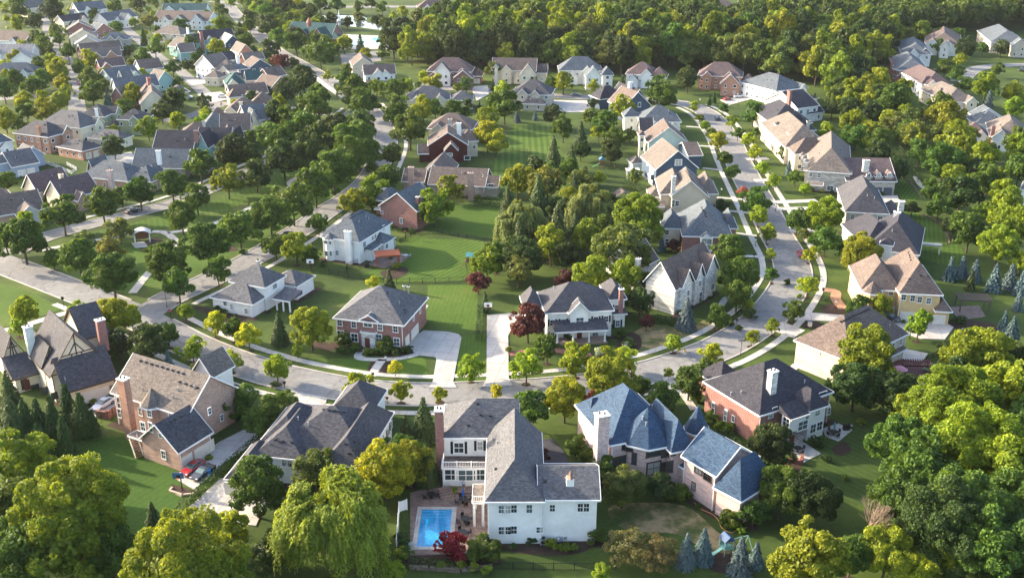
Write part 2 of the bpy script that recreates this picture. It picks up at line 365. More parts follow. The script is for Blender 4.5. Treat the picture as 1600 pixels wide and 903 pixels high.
lawn([(1300,640),(1360,640),(1420,660),(1400,700),(1340,790),(1290,770),(1220,740),(1290,700)], R(-40), 1.3, 0.1, base=[(0.3, (0.030, 0.056, 0.012)), (0.7, (0.052, 0.080, 0.020))])
lawn([(1410,330),(1450,335),(1480,370),(1510,395),(1500,420),(1440,405),(1430,380)], R(20), 1.2, 0.12)
lawn([(1400,282),(1410,280),(1437,305),(1430,318),(1405,310)], R(30), 1.2, 0.15)
lawn([(1390,140),(1430,138),(1448,160),(1440,190),(1405,170)], R(30), 2, 0.1)
patch('dry_lawn', [(955,790),(1030,785),(1080,795),(1120,830),(1150,850),(1120,870),(1060,835),(990,830),(960,815)], M_DRY, 0.024, False, 4)
patch('dry_lawn', [(990,520),(1020,508),(1080,510),(1100,500),(1115,515),(1040,545),(1000,560),(975,545)], M_DRY, 0.026, False, 4)
patch('dry_lawn', [(1470,560),(1500,562),(1520,575),(1490,582),(1465,572)], M_DRY, 0.026, False, 4)
# concrete drives, patios, walks
D = lambda pts, mat=M_CONC, z=0.15, nm='driveway': patch(nm, pts, mat, z)
D([(662,517),(700,519),(717,523),(721,528),(708,597),(714,606),(670,606),(676,597),(682,562),(680,558),(650,555),(634,536)])
D([(761,493),(798,490),(818,492),(803,505),(794,525),(795,590),(800,603),(754,605),(760,592)])
D([(277,750),(304,765),(352,722),(402,690),(448,655),(478,638),(508,632),(512,622),(465,613),(455,622),(430,640),(395,665),(345,690),(310,712),(290,728)])
D([(282,805),(345,748),(400,750),(420,775),(400,822),(340,815)])
D([(1385,497),(1478,505),(1490,512),(1476,531),(1440,530),(1395,515)])
D([(1252,488),(1318,493),(1312,503),(1240,500)]); D([(1222,503),(1258,517),(1240,528),(1205,516)])
D([(1412,545),(1450,553),(1440,566),(1398,560)])
D([(1100,560),(1150,530),(1170,545),(1130,575),(1110,590)]) if False else None
D([(138,640),(160,628),(184,612),(184,622),(180,640),(150,652)])
D([(838,690),(862,685),(880,705),(898,740),(858,742),(845,710)], M_DARKASPH)
D([(641,771),(690,752),(768,764),(768,800),(757,864),(641,868)], M_PAVER, 0.10, 'patio')
D([(965,730),(1000,722),(1060,735),(1050,748),(1010,752),(980,745)], M_DARKASPH, 0.10, 'patio')
D([(1234,703),(1250,688),(1283,709),(1255,723)], M_CONC, 0.12, 'patio'); D([(1285,670),(1310,662),(1332,672),(1310,690),(1290,682)], M_CONC, 0.12, 'patio')
D([(1430,590),(1450,580),(1462,592),(1450,602),(1436,600)], M_WALK, 0.10, 'patio')
D([(1480,480),(1530,478),(1540,495),(1500,500)], M_PAVER, 0.1, 'patio')
D([(580,405),(600,395),(628,398),(640,402),(625,412),(600,420),(580,415)], M_PAVER, 0.1, 'patio')
D([(965,312),(985,310),(992,322),(970,326)], M_WALK, 0.1, 'patio'); D([(205,380),(225,378),(232,386),(212,388)], M_WALK, 0.1, 'patio')
D([(1362,306),(1402,306),(1406,317),(1375,318)]); D([(862,157),(922,158),(925,176),(872,176)]); D([(1125,157),(1180,146),(1185,152),(1140,165)])
D([(735,136),(762,134),(764,148),(745,158)]); D([(532,85),(592,80),(596,96),(534,102)], M_ASPH, 0.1, 'parking_lot')
D([(290,125),(322,122),(330,130),(300,134)]); D([(308,148),(345,144),(360,155),(330,162)]); D([(165,245),(205,238),(215,252),(180,262)])
D([(1490,122),(1500,118),(1512,124),(1500,130)])
D([(470,572),(430,590),(440,600),(480,590)]) if False else None
path('driveway', [(1104,682),(1140,708),(1170,732),(1205,760)], 3.4, 0.1, M_CONC)
path('driveway', [(1060,555),(1075,572),(1095,600)], 4, 0.15, M_CONC) if False else None
for y0, y1, x0, x1 in ((317,314,1206,1276),(327,326,1212,1278),(283,281,1180,1215),(250,248,1166,1200),(362,360,1234,1270)):
    path('driveway', [(x0,y0),((x0+x1)/2,(y0+y1)/2),(x1,y1)], 3.0, 0.15, M_CONC)
for a, b in (((1098,263),(1136,267)),((1120,309),(1160,312)),((1140,330),(1170,333)),((1072,198),(1100,200)),((1090,228),(1122,230)),((1150,365),(1183,369)),((1160,400),(1195,402)),((570,562),(560,557)),((1235,580),(1245,570))):
    path('walk', [a, b], 1.6, 0.09, M_WALK)
path('walk', [(568,546),(560,553),(562,560),(590,562),(625,560),(652,554)], 1.5, 0.11)
path('walk', [(598,562),(590,572),(581,588)], 1.8, 0.11); path('walk', [(1085,640),(1060,606),(1040,590)], 1.5, 0.09)
path('walk', [(915,552),(922,565),(925,580)], 2.0, 0.11, M_REDPAVE); path('walk', [(796,553),(830,550),(870,548),(905,552)], 2.2, 0.1, M_REDPAVE)
path('walk', [(1115,498),(1125,480),(1135,466),(1150,462)], 1.5, 0.1); path('walk', [(1285,453),(1305,456),(1306,468),(1318,483)], 2.4, 0.1, slabmat('tan_paver', (0.36, 0.22, 0.15), 0.6, 0.15))
path('walk', [(1430,276),(1437,288),(1447,297)], 1.6, 0.09); path('walk', [(840,640),(862,660),(870,690)], 3.2, 0.1, M_DARKASPH) if False else None
path('driveway', [(395,408),(365,395),(345,405)], 3, 0.1, M_CONC) if False else None
# planting beds
B_ = lambda pts, z=0.035: patch('planting_bed', pts, M_MULCH, z, False, 4)
B_([(484,538),(500,533),(520,540),(520,548),(500,546)]); B_([(525,545),(560,549),(560,540),(525,535)]); B_([(575,550),(600,557),(640,556),(650,548),(625,540),(575,538)]); B_([(578,588),(590,562),(582,562),(573,582)]); B_([(587,585),(603,585),(612,562),(602,561)])
B_([(267,757),(276,758),(305,768),(300,775),(275,770)]); B_([(800,850),(840,845),(915,840),(925,855),(880,868),(800,862)]); B_([(1000,545),(1000,525),(975,520),(960,545),(975,550)])
B_([(1285,478),(1318,474),(1322,488),(1300,492),(1285,486)]); B_([(1300,700),(1320,690),(1330,705),(1310,712)]); B_([(220,388),(238,372),(255,376),(250,388),(232,394)]); B_([(640,868),(770,868),(775,885),(700,890),(640,885)])
B_([(1100,865),(1150,868),(1150,895),(1110,890)]); B_([(1252,500),(1285,505),(1290,514),(1255,512)]); B_([(304,478),(360,490),(385,500),(370,508),(320,490)]); B_([(1205,732),(1245,720),(1250,740),(1215,745)])
B_([(345,380),(365,384),(372,392),(352,392)]); B_([(594,425),(632,418),(636,428),(610,437)]); B_([(1480,500),(1550,505),(1560,530),(1500,520)])
# water
M_WATER, n_, b_ = newmat('pond_water', 0.06, 0.8); b_.inputs['Base Color'].default_value = (0.035, 0.05, 0.055, 1)
patch('pond', [(440,28),(480,25),(550,25),(575,29),(572,34),(618,43),(612,49),(560,43),(500,37),(450,34)], M_WATER, 0.03, False, 4)
def poolwater():
    m, n, b = newmat('pool_water', 0.08, 0.5); tc = nd(n, 'ShaderNodeTexCoord')
    vo = nd(n, 'ShaderNodeTexNoise', Scale=1.3, Detail=3.0, Distortion=1.5); n.links.new(tc.outputs['Object'], vo.inputs['Vector'])
    r = ramp(n, vo.outputs['Fac'], [(0.3, (0.01, 0.17, 0.40)), (0.7, (0.025, 0.30, 0.58))]); n.links.new(r.outputs[0], b.inputs['Base Color']); return m
M_POOL = poolwater()
# ---------------- houses ----------------
ROOFC = dict(grey=(0.088,0.090,0.100), dark=(0.060,0.060,0.070), char=(0.036,0.036,0.047), tan=(0.128,0.110,0.100), brown=(0.112,0.088,0.080), purple=(0.098,0.072,0.074), blue=(0.034,0.062,0.108), teal=(0.030,0.075,0.078), slate=(0.082,0.097,0.115), pale=(0.26,0.24,0.23))
WALLC = dict(white=((0.78,0.775,0.75),'siding'), cream=((0.66,0.58,0.44),'stucco'), stone=((0.46,0.42,0.37),'stone'), red=((0.26,0.10,0.078),'brick'), pink=((0.58,0.42,0.38),'brick'), tanbrick=((0.44,0.27,0.20),'brick'), orange=((0.42,0.20,0.12),'brick'),
  beige=((0.52,0.46,0.36),'siding'), yellow=((0.60,0.43,0.22),'stucco'), grey=((0.36,0.355,0.33),'siding'), navy=((0.065,0.095,0.14),'siding'), bluegrey=((0.30,0.38,0.48),'siding'), maroon=((0.085,0.022,0.022),'siding'), green=((0.30,0.34,0.22),'siding'), teal=((0.24,0.42,0.40),'siding'), mint=((0.50,0.56,0.48),'siding'),
  wstucco=((0.80,0.77,0.70),'stucco'), buff=((0.56,0.48,0.38),'brick'), taupe=((0.36,0.31,0.25),'siding'), wstone=((0.62,0.60,0.55),'stone'))
def wmat(k): c, t = WALLC[k]; return wallmat(k, c, t)
def rmat(k): return roofmat(k, ROOFC[k])
LAND = []          # landmarks: (x, y, phrase)
def unit_window(fr, nm):
    a = MB(); t = 0.09
    a.box((0,-0.02,0.5-t/2),(1,0.1,t)); a.box((0,-0.02,-0.5+t/2),(1.06,0.14,t)); a.box((-0.5+t/2,-0.02,0),(t,0.1,1-2*t)); a.box((0.5-t/2,-0.02,0),(t,0.1,1-2*t)); a.box((0,-0.005,0),(1-2*t,0.05,0.045)); a.box((0,-0.004,0),(0.03,0.045,1-2*t))
    return a.mesh(nm, fr)
def unit_pane():
    a = MB(); a.box((0,0.012,0),(0.9,0.03,0.9)); return a.mesh('pane', M_GLASS)
FRW = unit_window(M_WHITE, 'window_frame'); FRD = unit_window(M_BROWN, 'window_frame'); PANE = unit_pane()
def far_window():
    a = MB(); t = 0.1
    a.box((0,0,0),(1,0.05,1)); a.box((0,-0.03,0.02),(1-2*t,0.02,1-2.3*t),0,1); return a.mesh('window', [M_WHITE, M_GLASS])
FARW = far_window()
def door_mesh(mat, nm, rows, cols):
    a = MB(); a.box((0,0,0),(1,0.08,1)); 
    for i in range(rows):
        for j in range(cols):
            a.box(((j+0.5)/cols-0.5,-0.045,(i+0.5)/rows-0.5),(0.8/cols,0.03,0.72/rows))
    return a.mesh(nm, mat)
M_GDOOR = plain('garage_panel', (0.66,0.62,0.55), 0.6); M_DOOR = plain('door_paint', (0.13,0.03,0.025), 0.5); M_GDARK = plain('grey_panel', (0.10,0.11,0.13), 0.6)
GD = door_mesh(M_GDOOR, 'garage_door', 4, 4); GDD = door_mesh(M_GDARK, 'garage_door', 4, 4); DR = door_mesh(M_DOOR, 'door', 3, 2)
VENT = MB(); VENT.box((0,0,0.1),(0.45,0.35,0.22)); VENTM = VENT.mesh('vent', M_BLACK)
PIPE = MB(); PIPE.tube((0,0,-0.2),(0,0,0.55),0.09,0.09,8); PIPE.tube((0,0,0.55),(0,0,0.62),0.14,0.14,8); PIPEM = PIPE.mesh('flue_pipe', M_GREY)
class Wing: pass
def wing(spec, snap):
    (ax, ay), (bx, by), depth, eave, typ, rise = spec[:6]; opt = spec[6] if len(spec) > 6 else {}
    w_ = Wing(); A, B = P(ax, ay, eave), P(bx, by, eave); d = B - A; d.z = 0
    ang = math.atan2(d.y, d.x)
    if snap is not None and not opt.get('free'):
        q = math.pi/2; ang2 = snap + round((ang - snap)/q)*q
        L = max(d.length*math.cos(ang-ang2), 1.5); mid = (A+B)/2
        e = Vector((math.cos(ang2), math.sin(ang2), 0)); A = mid - e*L/2; B = mid + e*L/2; ang = ang2
    e = (B-A); e.z = 0; L = e.length; e.normalize(); n = Vector((-e.y, e.x, 0))
    if isinstance(depth, tuple):
        C = P(depth[0], depth[1], eave); depth = max(3, (C-B).dot(n))
    # eave pixels mark the roof edge, so the wall stands 0.45 m inside
    oh = opt.get('oh', 0.45); 
    A0 = A + (e+n)*oh; L0 = L-2*oh; D0 = depth-2*oh
    if L0 < 0.8: A0 = A+n*oh; L0 = L
    A0.z = 0
    w_.A, w_.e, w_.n, w_.L, w_.D, w_.h, w_.typ, w_.rise, w_.oh, w_.ang, w_.opt = A0, e, n, L0, D0, eave, typ, rise, oh, ang, opt
    w_.z0 = opt.get('z0', 0.0)
    return w_
def wpt(w, a, b, z): p = w.A + w.e*a + w.n*b; return Vector((p.x, p.y, z))
def add_wing(w, wall, roofs, fas):
    L, D, h, r, o, z0 = w.L, w.D, w.h, w.rise, w.oh, w.z0
    t = w.typ
    if t in ('oct',):
        c = wpt(w, L/2, D/2, 0); rad = max(L, D)/2*1.05
        ring = lambda rr, z: [Vector((c.x+rr*math.cos(w.ang+math.pi/8+k*math.pi/4), c.y+rr*math.sin(w.ang+math.pi/8+k*math.pi/4), z)) for k in range(8)]
        wall.prism(ring(rad, z0), ring(rad, h)); lo = ring(rad+0.45, h); ap = Vector((c.x, c.y, h+r))
        for k in range(8):
            roofs.face([lo[k], lo[(k+1)%8], ap]); fascia(fas, lo[k], lo[(k+1)%8], c)
        roofs.face(lo[::-1]); return
    if not w.opt.get('open'):
        c4 = [wpt(w,0,0,z0), wpt(w,L,0,z0), wpt(w,L,D,z0), wpt(w,0,D,z0)]; t4 = [wpt(w,0,0,h), wpt(w,L,0,h), wpt(w,L,D,h), wpt(w,0,D,h)]
        wall.prism(c4, t4)
    a0, a1, b0, b1 = -o, L+o, -o, D+o
    E = [wpt(w,a0,b0,h), wpt(w,a1,b0,h), wpt(w,a1,b1,h), wpt(w,a0,b1,h)]
    cen = wpt(w, L/2, D/2, h)
    if t == 's':                                   # flat deck or low roof
        th = w.opt.get('th', 0.25)
        roofs.prism(E, [p+Vector((0,0,th)) for p in E]); 
        for k in range(4): fascia(fas, E[k]+Vector((0,0,th)), E[(k+1)%4]+Vector((0,0,th)), cen)
        return
    if t == 'lean':                                # slope rising away from AB
        T = [E[2]+Vector((0,0,r)), E[3]+Vector((0,0,r))]
        roofs.face([E[0],E[1],T[0],T[1]]); roofs.face([E[1],E[2],T[0]]); roofs.face([E[3],E[0],T[1]]); roofs.face([E[3],E[2],E[1],E[0]]); roofs.face([E[2],E[3],T[1],T[0]])
        fascia(fas,E[0],E[1],cen); return
    if t in ('h', 'p'):
        W_, D_ = a1-a0, b1-b0
        bg_ = w.opt.get('bg')
        if W_ >= D_: i = D_/2*w.opt.get('k',1.0); i = min(i, W_/2-0.05); p1, p2 = wpt(w,a0+i,(b0+b1)/2,h+r), wpt(w,a1 if bg_ else a1-i,(b0+b1)/2,h+r); F = [(E[0],E[1],p2,p1),(E[1],E[2],p2),(E[2],E[3],p1,p2),(E[3],E[0],p1)]
        else: i = W_/2*w.opt.get('k',1.0); i = min(i, D_/2-0.05); p1, p2 = wpt(w,(a0+a1)/2,b0+i,h+r), wpt(w,(a0+a1)/2,b1 if bg_ else b1-i,h+r); F = [(E[0],E[1],p1),(E[1],E[2],p2,p1),(E[2],E[3],p2),(E[3],E[0],p1,p2)]
        for f in F: roofs.face(f)
        roofs.face(E[::-1])
        for k in range(4): fascia(fas, E[k], E[(k+1)%4], cen)
        return
    if t == 'g':                                   # ridge along AB
        p1, p2 = wpt(w,a0,(b0+b1)/2,h+r), wpt(w,a1,(b0+b1)/2,h+r); th = Vector((0,0,-0.2))
        for f in ((E[0],E[1],p2,p1),(E[2],E[3],p1,p2)):
            roofs.face(f); roofs.face([q+th for q in f][::-1])
        s = o*r/(D/2+o)
        g1, g2 = wpt(w,0,D/2,h+r-0.08), wpt(w,L,D/2,h+r-0.08)
        wall.face([wpt(w,0,D,h),wpt(w,0,0,h),g1]); wall.face([wpt(w,L,0,h),wpt(w,L,D,h),g2])
        for a, b in ((E[0],E[1]),(E[2],E[3]),(E[1],p2),(p2,E[2]),(E[3],p1),(p1,E[0])): fascia(fas, a, b, cen)
        return
    if t == 'x':
        p1, p2 = wpt(w,(a0+a1)/2,b0,h+r), wpt(w,(a0+a1)/2,b1,h+r); th = Vector((0,0,-0.2))
        for f in ((E[1],E[2],p2,p1),(E[3],E[0],p1,p2)):
            roofs.face(f); roofs.face([q+th for q in f][::-1])
        g1, g2 = wpt(w,L/2,0,h+r-0.08), wpt(w,L/2,D,h+r-0.08)
        wall.face([wpt(w,0,0,h),wpt(w,L,0,h),g1]); wall.face([wpt(w,L,D,h),wpt(w,0,D,h),g2])
        for a, b in ((E[1],E[2]),(E[3],E[0]),(E[0],p1),(p1,E[1]),(E[2],p2),(p2,E[3])): fascia(fas, a, b, cen)
def fascia(fas, a, b, cen):
    d = (b-a); d2 = Vector((d.x, d.y, 0))
    if d2.length < 0.05: return
    n = Vector((d2.y, -d2.x, 0)).normalized()
    if n.dot((a+b)/2 - cen) < 0: n = -n
    o1, o2 = n*0.02, n*0.11; up, dn = Vector((0,0,0.05)), Vector((0,0,-0.24))
    q0 = [a+o1+dn, b+o1+dn, b+o2+dn, a+o2+dn]; q1 = [a+o1+up, b+o1+up, b+o2+up, a+o2+up]
    fas.prism(q0, q1)
def inside(w, p, m=0.05):
    d = p - w.A; a, b = d.dot(w.e), d.dot(w.n)
    return -m < a < w.L+m and -m < b < w.D+m and p.z < w.h
def walls_of(w):
    c = [wpt(w,0,0,0), wpt(w,w.L,0,0), wpt(w,w.L,w.D,0), wpt(w,0,w.D,0)]
    if w.typ == 'oct':
        cc = wpt(w, w.L/2, w.D/2, 0); rad = max(w.L, w.D)/2*1.05
        c = [Vector((cc.x+rad*math.cos(w.ang+math.pi/8+k*math.pi/4), cc.y+rad*math.sin(w.ang+math.pi/8+k*math.pi/4), 0)) for k in range(8)]
    for k in range(len(c)):
        a, b = c[k], c[(k+1) % len(c)]; d = (b-a).normalized()
        yield a, b, Vector((d.y, -d.x, 0))
CAMP = Vector((0, 0, CAM_H))
FOOT = []   # footprints for later use
FR_FAST = [0]
def hit_wall(wings, x, y):
    d = ray(x, y); best = None
    for w in wings:
        if w.opt.get('open'): continue
        top = w.h + (w.rise if w.typ in 'gx' else 0)
        for a, b, n in walls_of(w):
            den = d.dot(n)
            if den >= -1e-4: continue
            t = (a-CAMP).dot(n)/den; p = CAMP + d*t; s = (p-a).dot((b-a).normalized())
            if -0.6 <= s <= (b-a).length+0.6 and w.z0-0.5 <= p.z <= top:
                if best is None or t < best[0]: best = (t, p, n)
    return best
def put(root, me, name, p, n, w_, h_, child=None, off=0.05, col=None):
    ang = math.atan2(n.y, n.x) + math.pi/2
    o = mesh_obj(name, me, root, p + n*off - root.location, (0,0,ang), (w_, 1, h_))
    if child: mesh_obj('pane', child, o)
    return o
def house(name, label, phrase, wings, wall='white', roof='grey', win=(), gar=(), door=(), chim=(), vents=(), pipes=(), auto=True, trim=None, cat='house', dark=False, group=None, fr=None, bed=True):
    W = []; snap = None
    for s in wings:
        w = wing(s, snap); W.append(w)
        if snap is None: snap = w.ang
    w0 = W[0]; far_ = mpp(wings[0][0][1]) < 4.3
    if far_ and auto and w0.typ in 'hg' and w0.L > 8:
        rs = random.Random(int(wings[0][0][0]*7+wings[0][0][1]))
        for k in range(1 if w0.L < 13 else 2):
            v = Wing(); Ls = rs.uniform(3.6, 5.4); a_ = rs.uniform(0.5, w0.L/2-Ls/2) if k == 0 else rs.uniform(w0.L/2, w0.L-Ls-0.5)
            if k == 0 and w0.L < 13: a_ = rs.choice((0.6, w0.L-Ls-0.6))
            v.A = w0.A+w0.e*a_-w0.n*rs.uniform(0.8, 2.0); v.A.z = 0; v.e, v.n, v.ang = w0.e, w0.n, w0.ang; v.L, v.D, v.h, v.typ, v.rise, v.oh, v.opt, v.z0 = Ls, w0.D*0.5, w0.h-(0.0 if rs.random() < 0.6 else min(2.4, w0.h-2.8)), 'x', Ls*0.55, 0.35, {}, 0.0
            W.append(v)
    c0 = wpt(W[0], W[0].L/2, W[0].D/2, 0); root = empty(name, c0)
    px = pix(c0 + Vector((0,0,4))); s_ = mpp(px[1])
    walls, roofs = {}, {}; fas = MB()
    for w in W:
        wk = w.opt.get('wall', wall); rk = w.opt.get('roof', roof)
        add_wing(w, walls.setdefault(wk, MB()), roofs.setdefault(rk, MB()), fas)
    off = root.location; first = None; main_wall = None
    for k, mb in walls.items():
        if mb.f:
            o_ = mb.obj('wall', wmat(k), root, off); main_wall = main_wall or o_
    for k, mb in roofs.items():
        o = mb.obj('roof', rmat(k), root, off); first = first or o
    if s_ > 5.6:
        for w in W:
            if w.opt.get('open') or w.typ == 'oct' or w.z0 or w.L < 5: continue
            for a_ in (0.12, w.L-0.12):
                q = wpt(w, a_, -0.09, 0); 
                if any(v is not w and inside(v, Vector((q.x,q.y,0.5))) for v in W): continue
                mb = MB(); mb.box((q.x,q.y,w.h/2),(0.12,0.1,w.h),w.ang); mb.obj('downpipe', trim or (M_BROWN if dark else M_WHITE), root, off)
    fas.obj('fascia', trim or (M_BROWN if dark else M_WHITE), root, off)
    frm = FRD if dark else FRW
    def add_window(p, n, a, b, kind=None):
        if s_ > 4.3:
            o = put(root, frm, 'window', p, n, a, b, PANE, 0.06)
        else: o = put(root, FARW, 'window', p, n, a, b, None, 0.05)
        return o
    for q in win:
        x, y = q[:2]; a, b = (q[2], q[3]) if len(q) > 3 else (1.1, 1.5)
        h = hit_wall(W, x, y)
        if h is None: print('window misses', name, x, y); continue
        add_window(h[1], h[2], a, b)
        if len(q) > 4:                              # shutters
            e = Vector((-h[2].y, h[2].x, 0))
            for sg in (-1, 1):
                mb = MB(); mb.box((0,0,0),(0.42,0.07,b*1.02)); so = mb.obj('shutter', M_BLACK, root)
                so.location = h[1]+e*sg*(a/2+0.26)+h[2]*0.04-off; so.rotation_euler = (0,0,math.atan2(h[2].y,h[2].x)+math.pi/2)
    if not win and auto:
        for w in W:
            if w.opt.get('open') or w.typ == 'oct' or w.opt.get('nowin'): continue
            for a, b, n in walls_of(w):
                mid = (a+b)/2
                if n.dot(CAMP-mid) < 0: continue
                Ln = (b-a).length; k = int((Ln-0.8)/2.9); 
                if k < 1: continue
                rows = [1.6, 4.5] if w.h > 4.6 else [1.6]
                for z in rows:
                    for j in range(k):
                        p = a + (b-a)*((j+0.5)/k); p = Vector((p.x, p.y, z))
                        if z+0.9 > w.h or random.random() < 0.12: continue
                        if any(v is not w and inside(v, p+n*0.3) for v in W): continue
                        if any(v is not w and v.h > z-0.5 and inside(v, Vector((p.x,p.y,z-1.2))+n*0.7) for v in W): continue
                        add_window(p, n, random.choice((0.95,1.05,1.5)), 1.5)
    for q in gar:
        x, y = q[:2]; a = q[2] if len(q) > 2 else 2.6
        h = hit_wall(W, x, y)
        if h is None: print('garage misses', name, x, y); continue
        p = h[1].copy(); p.z = 1.2
        put(root, GDD if len(q) > 3 else GD, 'garage_door', p, h[2], a, 2.35, None, 0.05)
    for q in door:
        x, y = q[:2]; h = hit_wall(W, x, y)
        if h is None: print('door misses', name, x, y); continue
        p = h[1].copy(); p.z = 1.25+ (q[2] if len(q) > 2 else 0); put(root, DR, 'door', p, h[2], 1.1, 2.2, None, 0.05)
    for q in chim:
        x, y, zt, zb, cw, cdp, mk = q[:7]
        p = P(x, y, zt) - off; mb = MB(); mb.box((p.x, p.y, (zt+zb)/2), (cw, cdp, zt-zb), W[0].ang)
        cm = M_WHITE if mk == 'w' else wmat(mk)
        c = mb.obj('chimney', cm, first); mb = MB(); mb.box((p.x,p.y,zt+0.09),(cw+0.25,cdp+0.25,0.18),W[0].ang); mb.tube((p.x-cw*0.2,p.y,zt+0.18),(p.x-cw*0.2,p.y,zt+0.55),0.16,0.14,8,1); mb.tube((p.x+cw*0.2,p.y,zt+0.18),(p.x+cw*0.2,p.y,zt+0.5),0.16,0.14,8,1)
        capm = mb.mesh('cap', [M_WHITE if s_ > 5 else cm, M_BLACK]); mesh_obj('chimney_cap', capm, first)
    pipes = list(pipes); vents = list(vents)
    if s_ > 3.3 and not pipes and not vents:
        rs = random.Random(int(px[0]*3))
        for w in W[:2]:
            if w.typ in 'hgx' and w.L > 6:
                for k in range(3):
                    q = pix(wpt(w, rs.uniform(0.2, 0.8)*w.L, rs.uniform(0.15, 0.6)*w.D, w.h+w.rise*0.5)); (pipes if k == 0 else vents).append(q)
    if vents or pipes:
        from mathutils.bvhtree import BVHTree
        vv, ff = [], []
        for mb in roofs.values():
            i = len(vv); vv += mb.v; ff += [tuple(a+i for a in f) for f in mb.f]
        t = BVHTree.FromPolygons(vv, ff); o0 = CAMP - off
        for lst, me, nm in ((vents, VENTM, 'roof_vent'), (pipes, PIPEM, 'flue_pipe')):
            for x, y in lst:
                h = t.ray_cast(o0, ray(x, y))
                if h[0] is None: print('vent misses', name, x, y); continue
                mesh_obj(nm, me, first, h[0])
    tag(root, label, cat, group); LAND.append((px[0], px[1], phrase))
    for w in W:
        if not w.opt.get('open') and not w.z0: FOOT.append((w, s_, phrase))
        # mulch bed skirt
    return root, W
H = house
SIDEWALL = {}
# --- foreground row ---
hT, WT = H('tudor_house', 'cream tudor house with steep dark roof, timbered gables and white chimney', 'timbered tudor house',
  [((102,614),(184,590),10,3.6,'g',5.2), ((78,590),(170,563),14,5.6,'x',7.6), ((5,562),(40,552),8,5.2,'x',4.5), ((64,575),(100,566),9,5.8,'x',4.0), ((128,530),(172,520),12,5.8,'g',5.0), ((20,594),(70,580),6,3.2,'lean',2.5)],
  'cream', 'dark', win=[(57,579,1,2),(38,600,1.2,2.2),(55,606,1.5,1.6),(70,610,1.5,1.5),(85,618,1.2,1.5),(175,606,0.8,1.2)], gar=[(139,619,2.5),(158,612,2.7)], door=[(42,600)],
  chim=[(43,511,11.5,5,1.5,1.2,'wstucco'),(156,500,11.5,5,1.6,1.2,'red')], pipes=[(102,594)], dark=True)
hB, WB = H('brick_house', 'pinkish brick house with broad sunlit tan roof and tall brick chimney', 'tan-roofed brick house',
  [((172,613),(292,652),12.5,6.5,'g',5.2,{'wall':'tanbrick'}), ((272,706),(340,677),9.5,3.8,'g',4.2,{'roof':'dark'}), ((209,634),(240,642),4.5,6.4,'oct',3.0), ((300,580),(330,592),6,6,'x',3.5,{'wall':'white'}), ((222,690),(243,684),4,2.6,'s',0,{'roof':'tan'})],
  'tanbrick', 'tan', win=[(220,643,1,1.7),(234,646,1.2,1.5),(269,648,1.8,1.3),(224,666,1.2,1.9),(236,667,1,2),(186,629,0.9,2.6),(187,645,0.9,2),(346,652,0.8,1.4),(327,642,0.8,1.4),(256,710,1.1,1.8),(251,680,0.8,1)],
  gar=[(291,713,2.5),(319,700,4.6)], chim=[(192,592,11.8,0,1.7,1.3,'orange')], vents=[(220+i*8.3,564+i*2.5) for i in range(9)]+[(281+i*9,597+i*3) for i in range(4)]+[(283,651),(275,655),(268,659)], pipes=[(278,610),(303,607),(270,622),(223,610)])
hG, WG = H('grey_roof_house', 'sprawling white house with dark charcoal hip roof and black flue pipes', 'sprawling charcoal-roofed house',
  [((395,711),(473,719),15,5.0,'h',3.4), ((505,721),(561,735),(617,645),5.2,'h',3.6), ((425,699),(572,716),15.5,5.15,'h',4.6), ((510,648),(587,637),9,5.0,'h',3.6), ((350,748),(402,754),11,3.2,'h',2.8), ((405,690),(470,695),12,5.0,'h',3.4)],
  'white', 'dark', win=[(445,721,1.1,1.9),(452,722,1.1,1.9),(506,711,2,1.7),(494,709,0.9,1.7),(518,711,0.9,1.6),(597,690,0.9,1.5,1),(606,675,0.9,1.5,1),(590,702,0.9,1.5,1),(611,663,0.9,1.5,1)], gar=[(363,763,2.7)],
  vents=[(506+i*8,640+i*1) for i in range(5)]+[(430,687),(441,690),(456,691),(540,694),(554,690),(552,703),(546,709)], pipes=[(466,656),(482,665),(420,693)])
hP, WP = H('pool_house', 'large white house with grey shingle roof standing over the blue swimming pool', 'large white pool house',
  [((689,684),(812,684),11.4,7.6,'h',4.2,{'bg':1}), ((757,784),(852,784),20,7.6,'h',4.6,{'bg':1}), ((841,783),(938,779),10,7.55,'g',2.7), ((690,733),(760,733),5.5,3.7,'s',0,{'roof':'brown','oh':0.1}), ((738,787),(757,787),5,4.3,'s',0,{'roof':'tan','oh':0.05,'open':1})],
  'white', 'grey', win=[(784,795,1.1,1.6),(793,795,1.1,1.6),(784,828,1.1,1.6),(793,828,1.1,1.6),(803,794,1,1.6),(803,827,1,1.6),(827,794,1.0,1.7),(863,793,0.9,1.4),(907,792,1,1.7),(916,792,1,1.7),(843,827,1.1,1.2),(705,741,2.4,2.3),(728,742,3.6,2.3),(750,741,2.4,2.3),(717,699,1.8,2.2,1),(750,696,1,1.8,1)],
  chim=[(686,640,12.5,0,1.3,1.5,'red')], vents=[(746,631),(751,649),(766,650),(732,665),(775,733),(852,752)], pipes=[(770,688),(777,694)])
